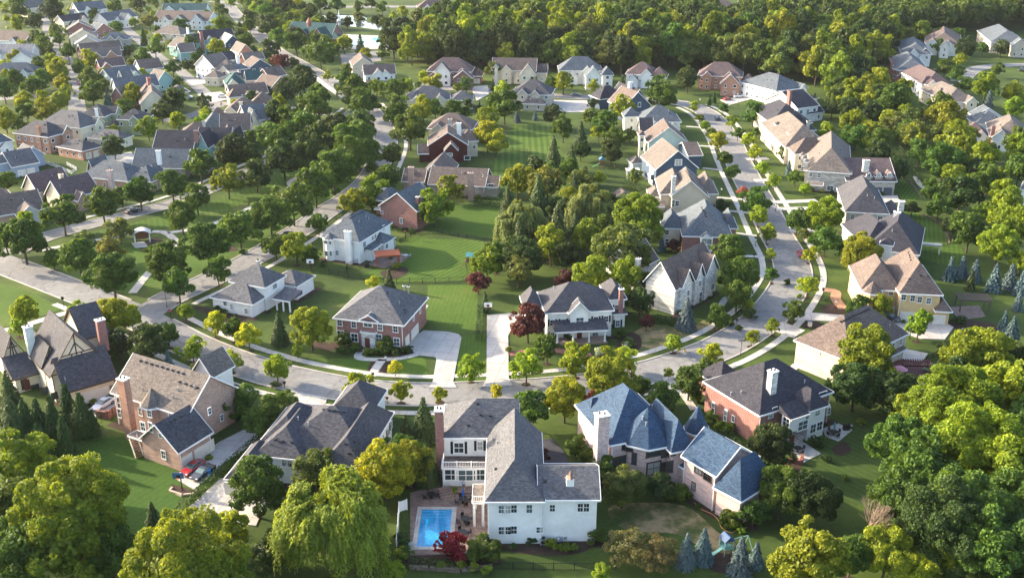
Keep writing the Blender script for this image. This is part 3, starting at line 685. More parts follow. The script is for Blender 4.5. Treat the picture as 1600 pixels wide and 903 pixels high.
def timbers(root, w, apexfrac=1.0):
    # dark half-timbering on the gable face over AB
    b0 = -0.03
    def bar(a0, z0, a1, z1, t=0.22):
        p, q = wpt(w, a0, b0, z0), wpt(w, a1, b0, z1); d = (q-p).normalized(); up = d.cross(w.n).normalized()*t/2; o = w.n*-0.05
        mb = MB(); mb.prism([p-up, q-up, q-up+o, p-up+o], [p+up, q+up, q+up+o, p+up+o]); mb.obj('timber', M_BROWN, root, root.location)
    L, h, r = w.L, w.h, w.rise
    bar(0.1, h, L-0.1, h); bar(L*0.22, h+r*0.42, L*0.78, h+r*0.42); bar(L/2, h, L/2, h+r*0.95); bar(L*0.3, h, L*0.42, h+r*0.42); bar(L*0.7, h, L*0.58, h+r*0.42); bar(L*0.36, h+r*0.42, L/2, h+r*0.7); bar(L*0.64, h+r*0.42, L/2, h+r*0.7)
for k_ in (1, 2, 3): timbers(hT, WT[k_])
def rail(root, a, b, z, name='railing', h=1.0, mat=None, step=0.25, off=None):
    mb = MB(); a, b = Vector(a), Vector(b); L = (b-a).length; ang = math.atan2(b.y-a.y, b.x-a.x); c = (a+b)/2
    mb.box((c.x,c.y,z+h),(L,0.1,0.09),ang); mb.box((c.x,c.y,z+0.12),(L,0.07,0.07),ang); k = max(2, int(L/step))
    for i in range(k+1):
        p = a+(b-a)*(i/k); mb.box((p.x,p.y,z+h/2),(0.05,0.05,h-0.05),ang)
    k = max(1, int(L/2.2))
    for i in range(k+1):
        p = a+(b-a)*(i/k); mb.box((p.x,p.y,z+h/2+0.06),(0.18,0.18,h+0.12),ang)
    return mb.obj(name, mat or M_WHITE, root, root.location)
w = WP[3]
for a, b in ((wpt(w,0,0.1,0), wpt(w,w.L,0.1,0)), (wpt(w,0.1,0,0), wpt(w,0.1,w.D,0))): rail(hP, a, b, 3.95)
w = WP[4]; mbp = MB()
for a_, b_ in ((0.2,0.2),(w.L-0.2,0.2),(0.2,w.D-0.2)):
    p = wpt(w,a_,b_,0); mbp.tube((p.x,p.y,0.1),(p.x,p.y,4.3),0.2,0.2,8)
mbp.obj('porch_column', M_WHITE, hP, hP.location)
rail(hP, wpt(w,0,0.1,0), wpt(w,w.L,0.1,0), 4.55)
mb = MB(); c = P(891,742,11.6); mb.box((c.x,c.y,10.6),(1.1,1.1,1.2)); mb.lathe([(0.85,11.2),(0.35,11.6),(0.04,12.4)],(c.x,c.y,0),4,1)
mb.obj('cupola', [M_WHITE, plain('copper', (0.20,0.12,0.09), 0.5)], hP, hP.location)
hU, WU = H('blue_roof_house', 'pink brick mansion with bright blue shingle roof and conical turrets', 'blue-roofed brick mansion',
  [((953,696),(1058,676),14.5,7.2,'h',6.2), ((1004,699),(1056,703),9.0,7.0,'oct',5.2), ((1046,705),(1089,703),12,6.8,'h',4.6), ((1064,712),(1119,745),10,6.6,'g',3.6,{'free':1}), ((1056,724),(1080,739),3,3.9,'lean',1.6,{'free':1}), ((1114,761),(1158,784),9,4.8,'p',5.2,{'free':1}), ((1078,680),(1106,680),4.2,6.5,'oct',4.6,{'free':1}), ((905,647),(925,655),4,6.6,'p',3.4), ((933,714),(950,718),2.5,3,'lean',1.6,{'free':1})],
  'pink', 'blue', win=[(978,697,2.6,1.7),(976,721,3.2,2.6),(961,724,1,2.5),(991,716,0.9,2.3),(1022,706,3,1.7),(1037,708,1,1.6),(1044,706,1,1.6),(1052,705,0.9,1.6),(1021,731,2.7,2.6),(1037,731,1.3,2.3),(1046,729,1.3,2.3),(1092,733,1.7,1.7),(1106,744,1.7,1.7),(1084,759,0.9,1.5)], 
  chim=[(941,648,12.5,0,2.0,1.5,'pink')], pipes=[(1019,637),(1004,655),(1009,665)], dark=True, trim=M_WHITE)
hR, WR = H('red_brick_house', 'red brick house with near-black roof, white dormers and white chimney', 'black-roofed red brick house',
  [((1187,650),(1303,612),15,6.2,'h',5.4), ((1265,643),(1297,633),6,6.1,'h',2.8,{'wall':'white'}), ((1124,603),(1168,592),7,4,'h',3.0), ((1236,656),(1266,646),3,6.0,'lean',1.5,{'wall':'white','z0':3.1})],
  'red', 'char', win=[(1231,637,1.3,1.4),(1277,644,1.3,1.5),(1285,616,2.0,1.2),(1254,664,2.6,2.0),(1229,659,1.8,1.9),(1270,669,1.5,2),(1280,665,1.5,2),(1294,642,1,1.6),(1115,637,0.9,2.4),(1134,649,0.9,2.6),(1146,654,0.8,1.4),(1204,648,1.2,1.2),(1210,640,1.2,1.2)], door=[(1240,662)],
  chim=[(1208,580,12.2,7,1.4,1.2,'wstone')], pipes=[(1142,617),(1158,615),(1254,575),(1257,598)])
hA, WA = H('tan_roof_house', 'buff brick house with large brown hip roof standing along the bend', 'buff brick corner house',
  [((1328,566),(1421,521),(1330,492),5.8,'h',6.0), ((1392,556),(1419,545),2.5,2.8,'lean',1.2)], 'buff', 'brown', win=[(1395,541,1.1,1.6),(1407,534,1.1,1.6),(1275,549,1.8,1.1)], vents=[(1314+i*4,503-i*1.8) for i in range(12)], pipes=[(1390,511),(1343,525),(1258,522)])
hY, WY = H('yellow_stucco_house', 'yellow stucco house with brown and grey hip roof and three garage doors', 'yellow stucco house',
  [((1345,452),(1412,455),15,6.3,'h',5.0), ((1404,457),(1475,463),(1477,415),6.8,'h',5.8), ((1462,487),(1488,487),9,3.4,'h',2.2), ((1350,459),(1380,459),3,6.1,'oct',2.5), ((1336,452),(1350,452),5,3.2,'lean',1.5)],
  'yellow', 'brown', win=[(1412,464,1.1,1.6),(1426,466,1.1,1.6),(1437,468,1.1,1.6),(1451,470,1.1,1.6),(1392,458,1.1,1.1),(1362,457,2.2,1.6)], gar=[(1417,492,3),(1467,499,2.8),(1394,484,2.6)],
  vents=[(1420+i*1.2,395+i*4) for i in range(4)]+[(1450,432),(1438,431),(1421,436)], pipes=[(1398,423),(1452,423),(1463,420)])
hF, WF = H('brick_manor', 'red brick house with grey hip roof, arched entrance and wide concrete driveway', 'arched red brick manor',
  [((520,497),(631,509),(671,465),5.9,'h',5.2), ((560,500),(592,502),1.6,6.1,'x',1.3,{'oh':0.2}), ((563,520),(586,523),1.9,3.4,'s',0,{'wall':'wstone','roof':'pale','oh':0.15}), ((660,488),(669,479),3,3,'s',0,{'roof':'pale'})],
  'red', 'grey', win=[(531,504,1.2,1.6),(553,507,1.2,1.6),(575,506,2.2,1.4),(594,511,1.2,1.6),(618,514,1.2,1.6),(532,522,1.7,1.9),(554,527,1.7,2.1),(592,528,1.5,2),(620,534,1.5,2),(646,497,0.9,1.2),(656,486,0.9,1.2)], door=[(574,534)], gar=[(636,529,2.4),(648,518,4.6)],
  chim=[(631,447,9.6,7,0.3,0.3,'taupe'),(638,448,9.6,7,0.3,0.3,'taupe')], pipes=[(624,475)], vents=[(632,484),(633,489),(606,457)])
hC, WC = H('colonial_house', 'cream colonial house with dark shutters and a columned front porch', 'shuttered colonial house',
  [((852,490),(960,485),(930,452),6.2,'h',4.6), ((950,470),(979,466),9,6.0,'h',2.5), ((817,478),(850,484),7,5.8,'h',3.2), ((889,491),(923,488),2.5,6.3,'x',2.6), ((958,492),(980,489),5,3.3,'lean',1.0), ((868,522),(950,513),3.8,3.2,'lean',1.2,{'open':1})],
  'wstucco', 'dark', win=[(863,504,1.1,1.5,1),(880,503,1.1,1.5,1),(906,501,1.9,1.7),(931,499,1.1,1.5,1),(947,498,1.1,1.5,1),(964,481,1.1,1.5,1),(965,505,1.1,1.7,1),(863,524,1,1.6,1),(840,493,1,1.5,1),(884,526,1.3,1.6),(930,524,1.4,1.6)], door=[(905,528)], chim=[(971,452,9.4,4,0.9,0.8,'red')], pipes=[(865,451)])
w = WC[5]
for k in range(4):
    p = wpt(w, 0.2+(w.L-0.4)*k/3, 0.2, 0); mb = MB(); mb.tube((p.x,p.y,0.3),(p.x,p.y,3.15),0.2,0.17,10); mb.box((p.x,p.y,3.05),(0.5,0.5,0.15)); mb.box((p.x,p.y,0.35),(0.5,0.5,0.2)); mb.obj('porch_column', M_WHITE, hC, hC.location)
mb = MB(); q = [wpt(w,-0.3,-0.3,0), wpt(w,w.L+0.3,-0.3,0), wpt(w,w.L+0.3,w.D,0), wpt(w,-0.3,w.D,0)]; mb.prism(q, [p+Vector((0,0,0.35)) for p in q]); mb.obj('porch_floor', plain('porch_boards',(0.28,0.19,0.15)), hC, hC.location)
hW, WW = H('white_stone_house', 'white stone house with steep brown roof and three small front gables', 'triple-gabled white house',
  [((1056,454),(1122,419),(1076,404),6.2,'g',5.8), ((1066,451),(1086,440),5,6.4,'x',3.8), ((1088,439),(1103,431),4.5,6.4,'x',3.6), ((1104,430),(1124,419),5,6.6,'x',4.2), ((992,424),(1030,405),9,5.6,'g',4.5,{'free':0})],
  'wstone', 'brown', win=[(1093,443,1.2,1.5),(1114,431,1,1.4),(1113,448,1.6,1.6),(1094,464,1.3,3),(1075,458,1.1,1.5)], chim=[(997,405,9.6,4,1.1,1.0,'wstone')], pipes=[(1058,391),(1054,392),(1062,389)])
hM, WM = H('white_farmhouse', 'low white house with grey hip roofs and covered back porch by the intersection', 'white farmhouse at the junction',
  [((357,440),(414,450),(445,430),5.8,'h',3.4), ((330,463),(392,478),9,3.3,'h',2.8), ((455,447),(501,432),8,3.5,'h',2.4), ((416,472),(462,466),5,3.0,'lean',0.9,{'open':1})],
  'white', 'grey', win=[(352,474,1.1,1.2),(362,479,0.8,1.5),(385,486,1,1.4),(429,447,1.8,1.3),(462,452,1,1.6)], chim=[(403,408,9.6,7,0.5,0.5,'grey')], pipes=[(408,418)])
w = WM[3]; 
for k in range(3):
    p = wpt(w, 0.2+(w.L-0.4)*k/2, 0.2, 0); mb = MB(); mb.box((p.x,p.y,1.5),(0.3,0.3,3.0),w.ang); mb.obj('porch_post', M_WHITE, hM, hM.location)
hV, WV = H('white_brick_house', 'white painted brick house with blue-grey roof and broad white chimney', 'white house by the pergola',
  [((500,370),(562,379),(607,347),6.0,'h',4.8), ((596,381),(623,371),6,3.3,'h',2.0), ((580,391),(600,381),4,3.2,'lean',1.0), ((503,373),(520,376),2.5,5.8,'oct',1.6)],
  'white', 'slate', win=[(509,377,1,1.5),(516,378,0.7,1.5),(510,396,1,1.5),(517,396,0.7,1.5),(527,395,1,1.5),(569,382,1.6,1.5),(582,372,0.9,1.3),(586,369,0.9,1.3),(592,387,1.2,1.6),(604,384,1.3,1.6),(616,381,1,1.6),(599,356,1.2,1.5),(570,389,1.6,1.3)],
  chim=[(543,362,8.6,0,1.7,0.9,'white')], vents=[(547+i*4,341-i*2) for i in range(8)], pipes=[(572,340),(576,343),(561,348)])
hK, WK = H('brick_gable_house', 'red brick gabled house with slate roof beside a large yellow-green tree', 'brick gable house',
  [((591,321),(652,331),12,5.6,'x',4.6), ((583,312),(610,316),8,4.6,'h',3.0), ((584,328),(596,329),5,3.2,'s',0,{'open':1,'roof':'pale'})], 'red', 'slate', win=[(627,345,1,1.7),(601,350,0.9,1.2),(597,332,0.9,0.9)], chim=[(653,308,8.8,0,0.9,1.0,'red')])
hL, WL = H('long_ranch_house', 'long single-storey house with brown roof and two fieldstone chimneys', 'long brown-roofed ranch',
  [((668,288),(758,292),13,3.6,'g',4.0), ((627,284),(663,285),9,3.6,'g',3.2), ((750,295),(780,290),7,3.4,'g',2.8), ((655,275),(700,279),16,3.6,'x',4.2)], 'taupe', 'brown', win=[(767,291,2,1.6),(745,297,0.9,1.4),(756,296,0.8,1.4)], chim=[(642,262,8.5,0,1.6,1.3,'tanbrick'),(735,271,8.5,0,1.6,1.3,'tanbrick')])
hN, WN = H('maroon_gable_house', 'dark maroon gabled house with cream wing and tall white chimney', 'maroon gabled house',
  [((668,228),(732,227),12,6.0,'x',4.6), ((716,222),(748,220),9,5.6,'h',3.2,{'wall':'cream'}), ((653,240),(696,241),7,3.0,'g',2.6), ((694,235),(716,236),3.5,5.6,'x',2.6,{'wall':'maroon'})], 'maroon', 'brown', win=[(703,242,1.8,1.2),(704,253,1.5,1.2),(730,247,2.2,1.6),(741,230,0.9,1.2)], chim=[(717,193,12.0,5,1.5,1.2,'w'),(703,187,11.5,5,1.3,1.1,'stone')])
H('beige_house', 'beige house with weathered grey-brown hip roof behind the maroon gables', 'beige hip-roofed house', [((667,201),(738,203),14,5.0,'h',4.6), ((735,205),(760,207),8,4,'h',2.5)], 'beige', 'brown')
H('beige_ranch_house', 'low cream house with broad grey hip roofs near the tree-lined road', 'low cream hip-roofed house', [((634,157),(704,156),14,4.0,'h',4.6), ((704,155),(741,159),10,4.0,'h',3.2)], 'cream', 'grey', vents=[(652,143)])
H('white_porch_house', 'white two-storey farmhouse with brown roof and full-width front porch', 'white farmhouse with porch', [((569,118),(619,116),10,6.2,'g',4.0), ((550,104),(585,102),16,6.0,'x',4.0,{'wall':'beige'}), ((572,131),(620,128),3.5,3.0,'lean',1.0,{'open':1})], 'white', 'brown')
H('brick_white_gable_house', 'red brick house with dark roof and one broad white front gable', 'brick house with white gable', [((666,112),(737,113),14,6.2,'h',5.6), ((677,114),(704,114),5,6.4,'x',4.6,{'wall':'wstucco'}), ((710,120),(737,125),5,5.6,'x',3.6), ((737,119),(753,120),9,3.6,'h',2.8), ((682,124),(702,125),3,3,'lean',1,{'open':1})], 'red', 'purple', gar=[(745,128,3)])
H('cream_house', 'cream house with brown roof, small dormer and steep front gable', 'cream gabled house', [((768,110),(838,111),12,6.2,'g',5.0), ((812,117),(838,118),5,6.0,'x',5.0), ((838,114),(855,115),9,4.6,'g',3.6), ((771,106),(778,106),4,9,'x',1.8)], 'cream', 'brown', gar=[(847,125,3)])
H('white_arched_house', 'white stucco house with slate-blue hip roof and arched windows', 'white stucco slate-roofed house', [((873,111),(942,111),14,6.4,'h',5.6), ((914,120),(941,121),5,6.0,'x',4.4), ((940,118),(959,118),10,5.6,'h',3.2)], 'wstucco', 'slate', group=None)
H('white_hip_house', 'white house with purple-grey hip roof and a front porch gable', 'white purple-roofed house', [((977,116),(1026,118),13,6.2,'h',4.8), ((1014,122),(1043,119),9,5.8,'h',4.0), ((978,126),(1012,128),3,3.2,'lean',1)], 'white', 'purple')
H('brick_portico_house', 'brick house with dark hip roof and small white columned portico', 'brick house with portico', [((1090,118),(1160,121),14,6.4,'h',5.4), ((1125,131),(1157,133),5,5.4,'x',4.4), ((1157,130),(1180,130),9,4.0,'h',3.4), ((1098,118),(1108,118),2,6.4,'x',1.6,{'wall':'white'})], 'orange', 'purple', gar=[(1166,140,3)])
H('grey_roof_stone_house', 'cream and stone house with dark grey hip roof and low rear porch', 'stone house with rear porch', [((798,147),(861,149),15,5.6,'h',5.0), ((813,163),(852,163),5,3.0,'h',2.0), ((790,150),(806,150),6,5.0,'h',2)], 'beige', 'dark')
H('navy_house', 'charcoal-roofed navy house with layered gables and white chimney', 'charcoal navy gabled house', [((974,169),(1018,165),14,5.4,'x',6.0,{'wall':'navy','roof':'brown'}), ((930,153),(984,155),10,4.4,'h',4.6), ((985,160),(1012,158),18,5,'x',5)], 'navy', 'char', win=[(999,164,1.4,2)], chim=[(985,129,12.0,5,1.5,1.2,'w')])
H('cream_hip_house', 'pale cream house with tan and blue-grey hip roof by the street corner', 'pale cream corner house', [((1000,191),(1065,191),14,6.0,'h',5.0), ((974,182),(1001,184),8,6.0,'h',3.0)], 'wstucco', 'slate')
H('mint_gable_house', 'mint green gabled house with tan and navy roof slopes', 'mint green gabled house', [((1012,224),(1076,224),14,6.0,'x',5.6), ((1000,206),(1022,206),10,6,'g',4,{'wall':'cream','roof':'char'}), ((998,212),(1009,212),5,8,'h',1.2,{'wall':'cream','roof':'purple'})], 'mint', 'brown', win=[(1003,219,1,1.4),(1003,233,1,1.6)])
H('navy_gable_house', 'big navy gable house with tan roof and white rear wing', 'big navy gable house', [((1024,266),(1092,263),17,6.2,'x',6.0), ((1006,256),(1026,262),8,6.2,'h',2.0,{'wall':'white'}), ((986,255),(1008,256),6,3.2,'h',1.8,{'wall':'white'}), ((1074,243),(1100,244),14,4.4,'g',3.0,{'roof':'brown'}), ((1022,270),(1037,272),5,3.6,'lean',1.0)], 'navy', 'tan', win=[(1060,254,2.4,2.0),(1013,276,1,1.8),(1019,277,1,1.8),(1012,257,0.9,1)])
H('greige_gable_house', 'greige siding house with tan roof and twin front gables', 'greige twin-gable house', [((1048,307),(1108,308),15,6.2,'x',4.8), ((1030,303),(1080,305),17,6.0,'h',4.6), ((1090,302),(1123,304),14,5.6,'h',4.0), ((1013,307),(1036,309),8,4.0,'h',2.0), ((1010,321),(1040,326),4,2.8,'lean',1.4)], 'beige', 'tan', win=[(1058,318,1.2,1.8),(1101,317,1.1,1.7),(1052,318,0.8,2.4),(1045,330,0.9,1.6)], chim=[(1053,276,12,7,1.1,1.0,'wstone')], vents=[(1072+i*2,268+i*3) for i in range(6)])
H('slate_roof_brick_house', 'brick and cream house with large blue-grey hip roof and tall white window', 'house with tall white window', [((1066,369),(1145,371),19,5.4,'h',6.4,{'wall':'red'}), ((1034,356),(1066,358),10,5.4,'h',3.4,{'wall':'cream','roof':'slate'}), ((1130,357),(1153,357),10,4.6,'h',3.4,{'wall':'red'}), ((1095,374),(1113,374),2,5.6,'x',1.4,{'wall':'white','oh':0.1})], 'red', 'slate', win=[(1104,382,3,3.8),(1042,363,1.1,1.5),(1042,378,1,2)], vents=[(1097+i*1.5,325+i*3.5) for i in range(5)])
H('stone_porch_house', 'pale stone house with sunlit tan roof, row of dormers and front porch', 'stone house with dormers', [((1261,267),(1331,272),(1302,226),6.4,'h',6.2), ((1250,262),(1262,267),6,6.2,'h',1.5), ((1251,243),(1257,244),2.5,8.6,'h',0.9,{'z0':6,'oh':0.2}), ((1254,248),(1260,249),2.5,8.6,'h',0.9,{'z0':6,'oh':0.2}), ((1257,253),(1263,254),2.5,8.6,'h',0.9,{'z0':6,'oh':0.2}), ((1262,290),(1286,292),4,3,'s',0,{'open':1})], 'stone', 'tan', win=[(1267,273,1.1,1.6),(1280,274,1.1,1.8),(1297,294,2.2,1.5),(1250,258,0.8,1.5),(1254,264,0.8,1.5)])
hGw, WGw = H('garage_wing_house', 'stone garage wing with brown roof, three dormers and three grey garage doors', 'stone triple-garage house', [((1322,283),(1402,284),(1402,257),4.4,'g',4.8), ((1352,277),(1363,277),3,5.6,'x',1.6,{'wall':'taupe','oh':0.15,'z0':4}), ((1368,277),(1379,277),3,5.6,'x',1.6,{'wall':'taupe','oh':0.15,'z0':4}), ((1385,277),(1396,277),3,5.6,'x',1.6,{'wall':'taupe','oh':0.15,'z0':4})], 'stone', 'purple', gar=[(1354,298,2.6,1),(1371,299,2.6,1),(1387,299,2.6,1)], win=[(1357,274,1.3,1.3),(1373,274,1.3,1.3),(1390,274,1.3,1.3),(1334,288,1,1)], chim=[(1354,251,10.5,7,1.8,1.2,'wstone')])
H('grey_tan_hip_house', 'beige house with half tan, half charcoal hip roof across from the street', 'tan and charcoal hipped house', [((1320,331),(1390,335),(1352,296),6.0,'h',6.0), ((1385,343),(1412,341),12,4.2,'h',2.6)], 'beige', 'dark', chim=[(1409,315,9.5,4,1.4,1.2,'wstone')], pipes=[(1355,307),(1366,311)])
H('dark_dormer_house', 'white-trimmed house with charcoal roof and small white hipped dormer', 'charcoal-roofed dormer house', [((1352,388),(1437,399),(1408,352),6.0,'h',6.0), ((1314,350),(1350,384),10,6.0,'h',4.8,{'free':1}), ((1405,368),(1438,362),10,6.0,'g',3.4), ((1374,382),(1396,384),3,9.0,'h',1.6,{'oh':0.3,'z0':5})], 'white', 'char', chim=[(1402,332,12,6,1.6,1.2,'w')], pipes=[(1394,362),(1390,408)])
H('gabled_corner_house', 'white house with tan and slate roof next to dark woods', 'white house beside woods', [((1213,143),(1263,137),(1235,119),6.2,'h',5.0), ((1196,138),(1220,140),10,6,'h',3.5)], 'white', 'slate')
H('white_chimney_house', 'white gabled house with tall red brick chimney and long dark rear wing', 'white house with red chimney', [((1193,156),(1247,170),(1212,148),6.2,'x',5.0), ((1254,177),(1296,177),9,3.4,'g',3.2), ((1225,152),(1262,156),9,5,'h',2)], 'white', 'char', chim=[(1234,143,12.8,2,1.6,1.2,'red')])
H('dark_roof_row_house', 'cream house with charcoal roof and two front dormers in the tight row', 'cream house with two dormers', [((1204,193),(1270,192),(1246,170),6.2,'h',5.6), ((1203,172),(1212,172),3,8.4,'h',1.0,{'z0':6,'oh':0.2}), ((1213,196),(1222,196),3,8.4,'h',1.0,{'z0':6,'oh':0.2,'roof':'char'}), ((1222,205),(1275,203),10,6.0,'h',4.6)], 'cream', 'char', chim=[(1263,190,11,6,1.0,0.9,'stone')])
H('tan_row_house', 'cream house with sunlit salmon-tan hip roof in the tight row', 'salmon-roofed row house', [((1226,230),(1298,230),(1262,192),6.2,'h',6.0), ((1233,211),(1243,211),3,8.6,'h',1.0,{'z0':6,'oh':0.2}), ((1240,240),(1300,242),9,6.0,'h',4.6,{'roof':'brown'}), ((1288,232),(1310,235),9,4,'h',2)], 'cream', 'tan', pipes=[(1270,214)])
# right far side
H('brick_hip_house', 'brick house with grey hip roof and tall brick chimney near the woods', 'brick house near woods', [((1401,110),(1452,112),(1425,92),6.2,'h',4.8), ((1388,104),(1402,109),9,6,'h',2)], 'red', 'slate', chim=[(1395,93,10,0,1.0,0.9,'red')], win=[(1423,117,1.6,1.6),(1407,114,1.1,1.1),(1397,120,1,1.8)])
H('blue_roof_white_house', 'white house with blue-grey roof and small white dormers', 'white blue-grey-roofed house', [((1408,84),(1456,86),(1440,68),6.2,'h',4.4), ((1400,92),(1420,94),7,6,'h',2), ((1435,86),(1456,84),6,6,'x',3,{'wall':'red'})], 'white', 'slate')
H('tan_gable_far_house', 'pale house with brown hip roof at the edge of the woods', 'pale house at woods edge', [((1445,68),(1503,71),(1480,52),6.2,'h',5.0), ((1468,74),(1485,75),4,5.8,'x',3.6)], 'wstucco', 'brown')
H('grey_roof_tan_house', 'tan stucco house with dark slate roof at the upper right edge', 'tan stucco cul-de-sac house', [((1548,66),(1606,68),(1585,50),6.2,'h',5.4), ((1580,72),(1606,74),6,6,'x',4)], 'buff', 'slate')
H('mauve_roof_house', 'white and brick house with mauve-brown hip roof', 'mauve-roofed house', [((1446,133),(1489,133),(1462,113),6.0,'h',4.6), ((1424,128),(1447,132),8,6,'h',3)], 'white', 'purple')
H('sand_roof_house', 'cream house with sandy tan hip roofs and pale chimney', 'sandy-roofed house', [((1477,160),(1529,160),(1500,138),5.4,'h',4.4), ((1462,150),(1482,152),9,5.4,'h',3.2), ((1470,172),(1508,172),9,3.4,'h',2.2)], 'cream', 'tan', chim=[(1473,147,9.5,0,1.1,1.0,'cream')])
H('blue_grey_low_house', 'low white house with blue-grey roof among the trees', 'low blue-grey-roofed house', [((1524,194),(1577,195),13,4.0,'h',4.0), ((1503,176),(1530,182),11,4.0,'g',3.4)], 'white', 'slate')
H('plum_roof_house', 'low house with dark plum roof, mostly hidden by willows', 'plum-roofed house', [((1499,212),(1548,215),12,4.0,'h',4.0)], 'white', 'purple')
H('russet_roof_house', 'white house with russet brown hip roof at the right edge', 'russet-roofed house', [((1546,213),(1612,218),(1590,195),5.0,'h',5.2)], 'white', 'tan', chim=[(1553,198,8.5,3,1.2,1.0,'red')])
H('grey_edge_house', 'grey house cut off by the right edge above the dense trees', 'grey house at right edge', [((1594,296),(1625,300),10,5.0,'h',4.0)], 'white', 'slate')
# --- left neighbourhood ---
H('brown_ranch_house', 'brown-roofed bungalow with a white columned gable porch at the left edge', 'bungalow with gable porch', [((-25,342),(70,326),12,3.4,'g',4.4), ((28,340),(68,333),5,3.3,'x',2.8,{'wall':'white'}), ((-30,318),(20,306),9,3.4,'h',3.4)], 'tanbrick', 'brown')
H('plum_roof_bungalow', 'cream and brick bungalow with plum-brown roofs and paired gables', 'plum-roofed bungalow', [((98,313),(156,298),10,3.6,'g',5.0), ((60,302),(112,288),9,3.6,'g',5.0), ((122,315),(140,310),3,3.4,'x',2.5,{'wall':'tanbrick'})], 'cream', 'purple', chim=[(95,273,8.6,4,1.1,1.0,'cream')])
H('bluegrey_garage_house', 'blue-grey house with twin gables and double white garage doors', 'blue-grey double-garage house', [((18,262),(62,254),12,3.8,'g',4.0), ((-30,262),(22,252),14,5.0,'h',4.0), ((36,247),(70,240),8,4,'x',3.0)], 'bluegrey', 'grey', gar=[(34,269,2.6),(48,266,2.6)])
H('pink_chimney_house', 'low brick house with tan and slate roof and pale pink chimney', 'house with pink chimney', [((122,276),(200,284),12,3.6,'h',4.4), ((190,284),(243,282),10,3.5,'h',3.8), ((132,268),(150,266),8,4.2,'x',3.5)], 'tanbrick', 'slate', chim=[(171,267,8.6,0,1.5,1.2,'pink')])
H('taupe_gable_house', 'taupe bungalow with blue-grey roof and stacked front gables', 'taupe stacked-gable bungalow', [((205,262),(290,264),11,3.6,'g',5.2), ((225,271),(250,270),4,3.4,'x',2.6), ((290,255),(320,260),8,3.6,'h',3.0)], 'taupe', 'slate', chim=[(247,236,10.5,6,1.3,1.1,'w')])
H('orange_brick_house', 'orange brick house with dark grey hip roof and brick chimney', 'orange brick house', [((75,215),(114,204),(65,196),6.2,'h',4.0)], 'orange', 'dark', chim=[(60,198,9.5,0,1.3,1.1,'orange')])
H('cream_block_house', 'cream two-storey house with broad grey hip roof beside orange brick', 'cream block house', [((125,201),(163,190),(128,175),6.2,'h',4.6)], 'cream', 'grey')
H('brick_garage', 'orange brick garage with dark hip roof and two white doors', 'orange brick garage', [((128,237),(163,228),(140,216),3.4,'h',2.6), ((98,226),(125,230),6,3.4,'h',2)], 'orange', 'dark', gar=[(139,245,2.3),(150,241,2.3)], cat='garage')
H('cream_garage', 'cream garage with blue-grey hip roof and two white doors', 'cream garage', [((188,219),(209,212),(175,204),3.4,'h',2.6), ((137,216),(165,219),6,3.4,'h',1.8)], 'cream', 'grey', gar=[(193,228,2.3),(202,223,2.3)], cat='garage')
H('sage_house', 'sage green house with dark roof and white chimney', 'sage green chimney house', [((163,183),(186,173),(160,166),6.2,'h',3.6)], 'green', 'dark', chim=[(150,170,10.5,5,0.9,0.8,'w')])
H('sage_annex', 'smaller sage green house with dark hip roof beside golden tree', 'small sage green house', [((182,187),(224,188),9,5.6,'h',3.2), ((165,198),(183,198),6,3.2,'h',1.6,{'roof':'char'})], 'green', 'dark', win=[(190,194,1,1.5),(204,194,1,1.5)])
H('navy_roof_teal_house', 'long house with navy-black roof and pale teal gables', 'teal house with navy roof', [((236,239),(300,240),15,4.6,'g',6.2), ((306,233),(326,232),10,5.2,'x',5.2,{'wall':'teal'}), ((300,232),(362,226),12,4.6,'g',5.4), ((362,222),(372,221),8,5,'x',4)], 'teal', 'char', chim=[(306,205,12,8,1.2,1.0,'red')])
H('brown_wing_house', 'house with weathered brown gable roof and pale green walls', 'weathered brown-roofed house', [((343,206),(392,204),14,5.6,'g',5.0), ((315,200),(348,200),14,5.0,'h',4.0,{'roof':'slate'}), ((285,205),(330,210),9,4,'h',3)], 'green', 'brown', chim=[(318,190,10,4,1,0.9,'stone')])
H('slate_gable_house', 'cream house with slate blue roof and peaked front gable', 'slate blue peaked house', [((386,190),(422,186),14,5.6,'g',4.8,{'roof':'slate'}), ((388,190),(406,190),5,5.6,'x',4.6,{'wall':'cream'})], 'cream', 'slate')
H('brown_brick_house', 'brick house with brown roof, white trim and pale chimney', 'brown-roofed brick house', [((350,175),(400,174),13,5.6,'h',4.4,{'wall':'orange'}), ((390,163),(424,165),12,5.6,'h',4.0), ((325,184),(350,182),8,3.6,'h',3)], 'cream', 'brown', chim=[(376,160,10.5,0,1.2,1.0,'cream')])
H('brick_diamond_gable_house', 'brick gabled house with a small round white vent', 'round-vent brick house', [((422,139),(457,132),12,4.6,'x',4.4), ((415,121),(455,118),9,6.0,'g',3.8,{'wall':'orange'})], 'red', 'brown', chim=None or [])
H('cream_low_house', 'low cream house with mauve roof beside the green roof', 'low cream mauve-roofed house', [((360,150),(420,145),12,4.0,'g',3.6), ((356,152),(380,152),7,4,'h',3)], 'cream', 'brown')
H('green_roof_house', 'cream house with bright teal-green roof', 'teal-green-roofed house', [((352,133),(385,131),12,4.6,'h',4.2), ((385,127),(418,124),10,5.2,'g',3.6)], 'cream', 'teal')
H('dark_blue_gable_house', 'dark blue gabled house with white trim beside plum tree', 'dark blue gabled house', [((390,106),(424,103),12,6.0,'x',3.6,{'wall':'navy'}), ((355,110),(392,108),10,5.4,'h',3.6,{'roof':'slate'}), ((358,114),(374,113),4,7,'s',0,{'roof':'char','wall':'navy'})], 'navy', 'brown', chim=[(371,87,11.5,5,1.4,1.1,'w')])
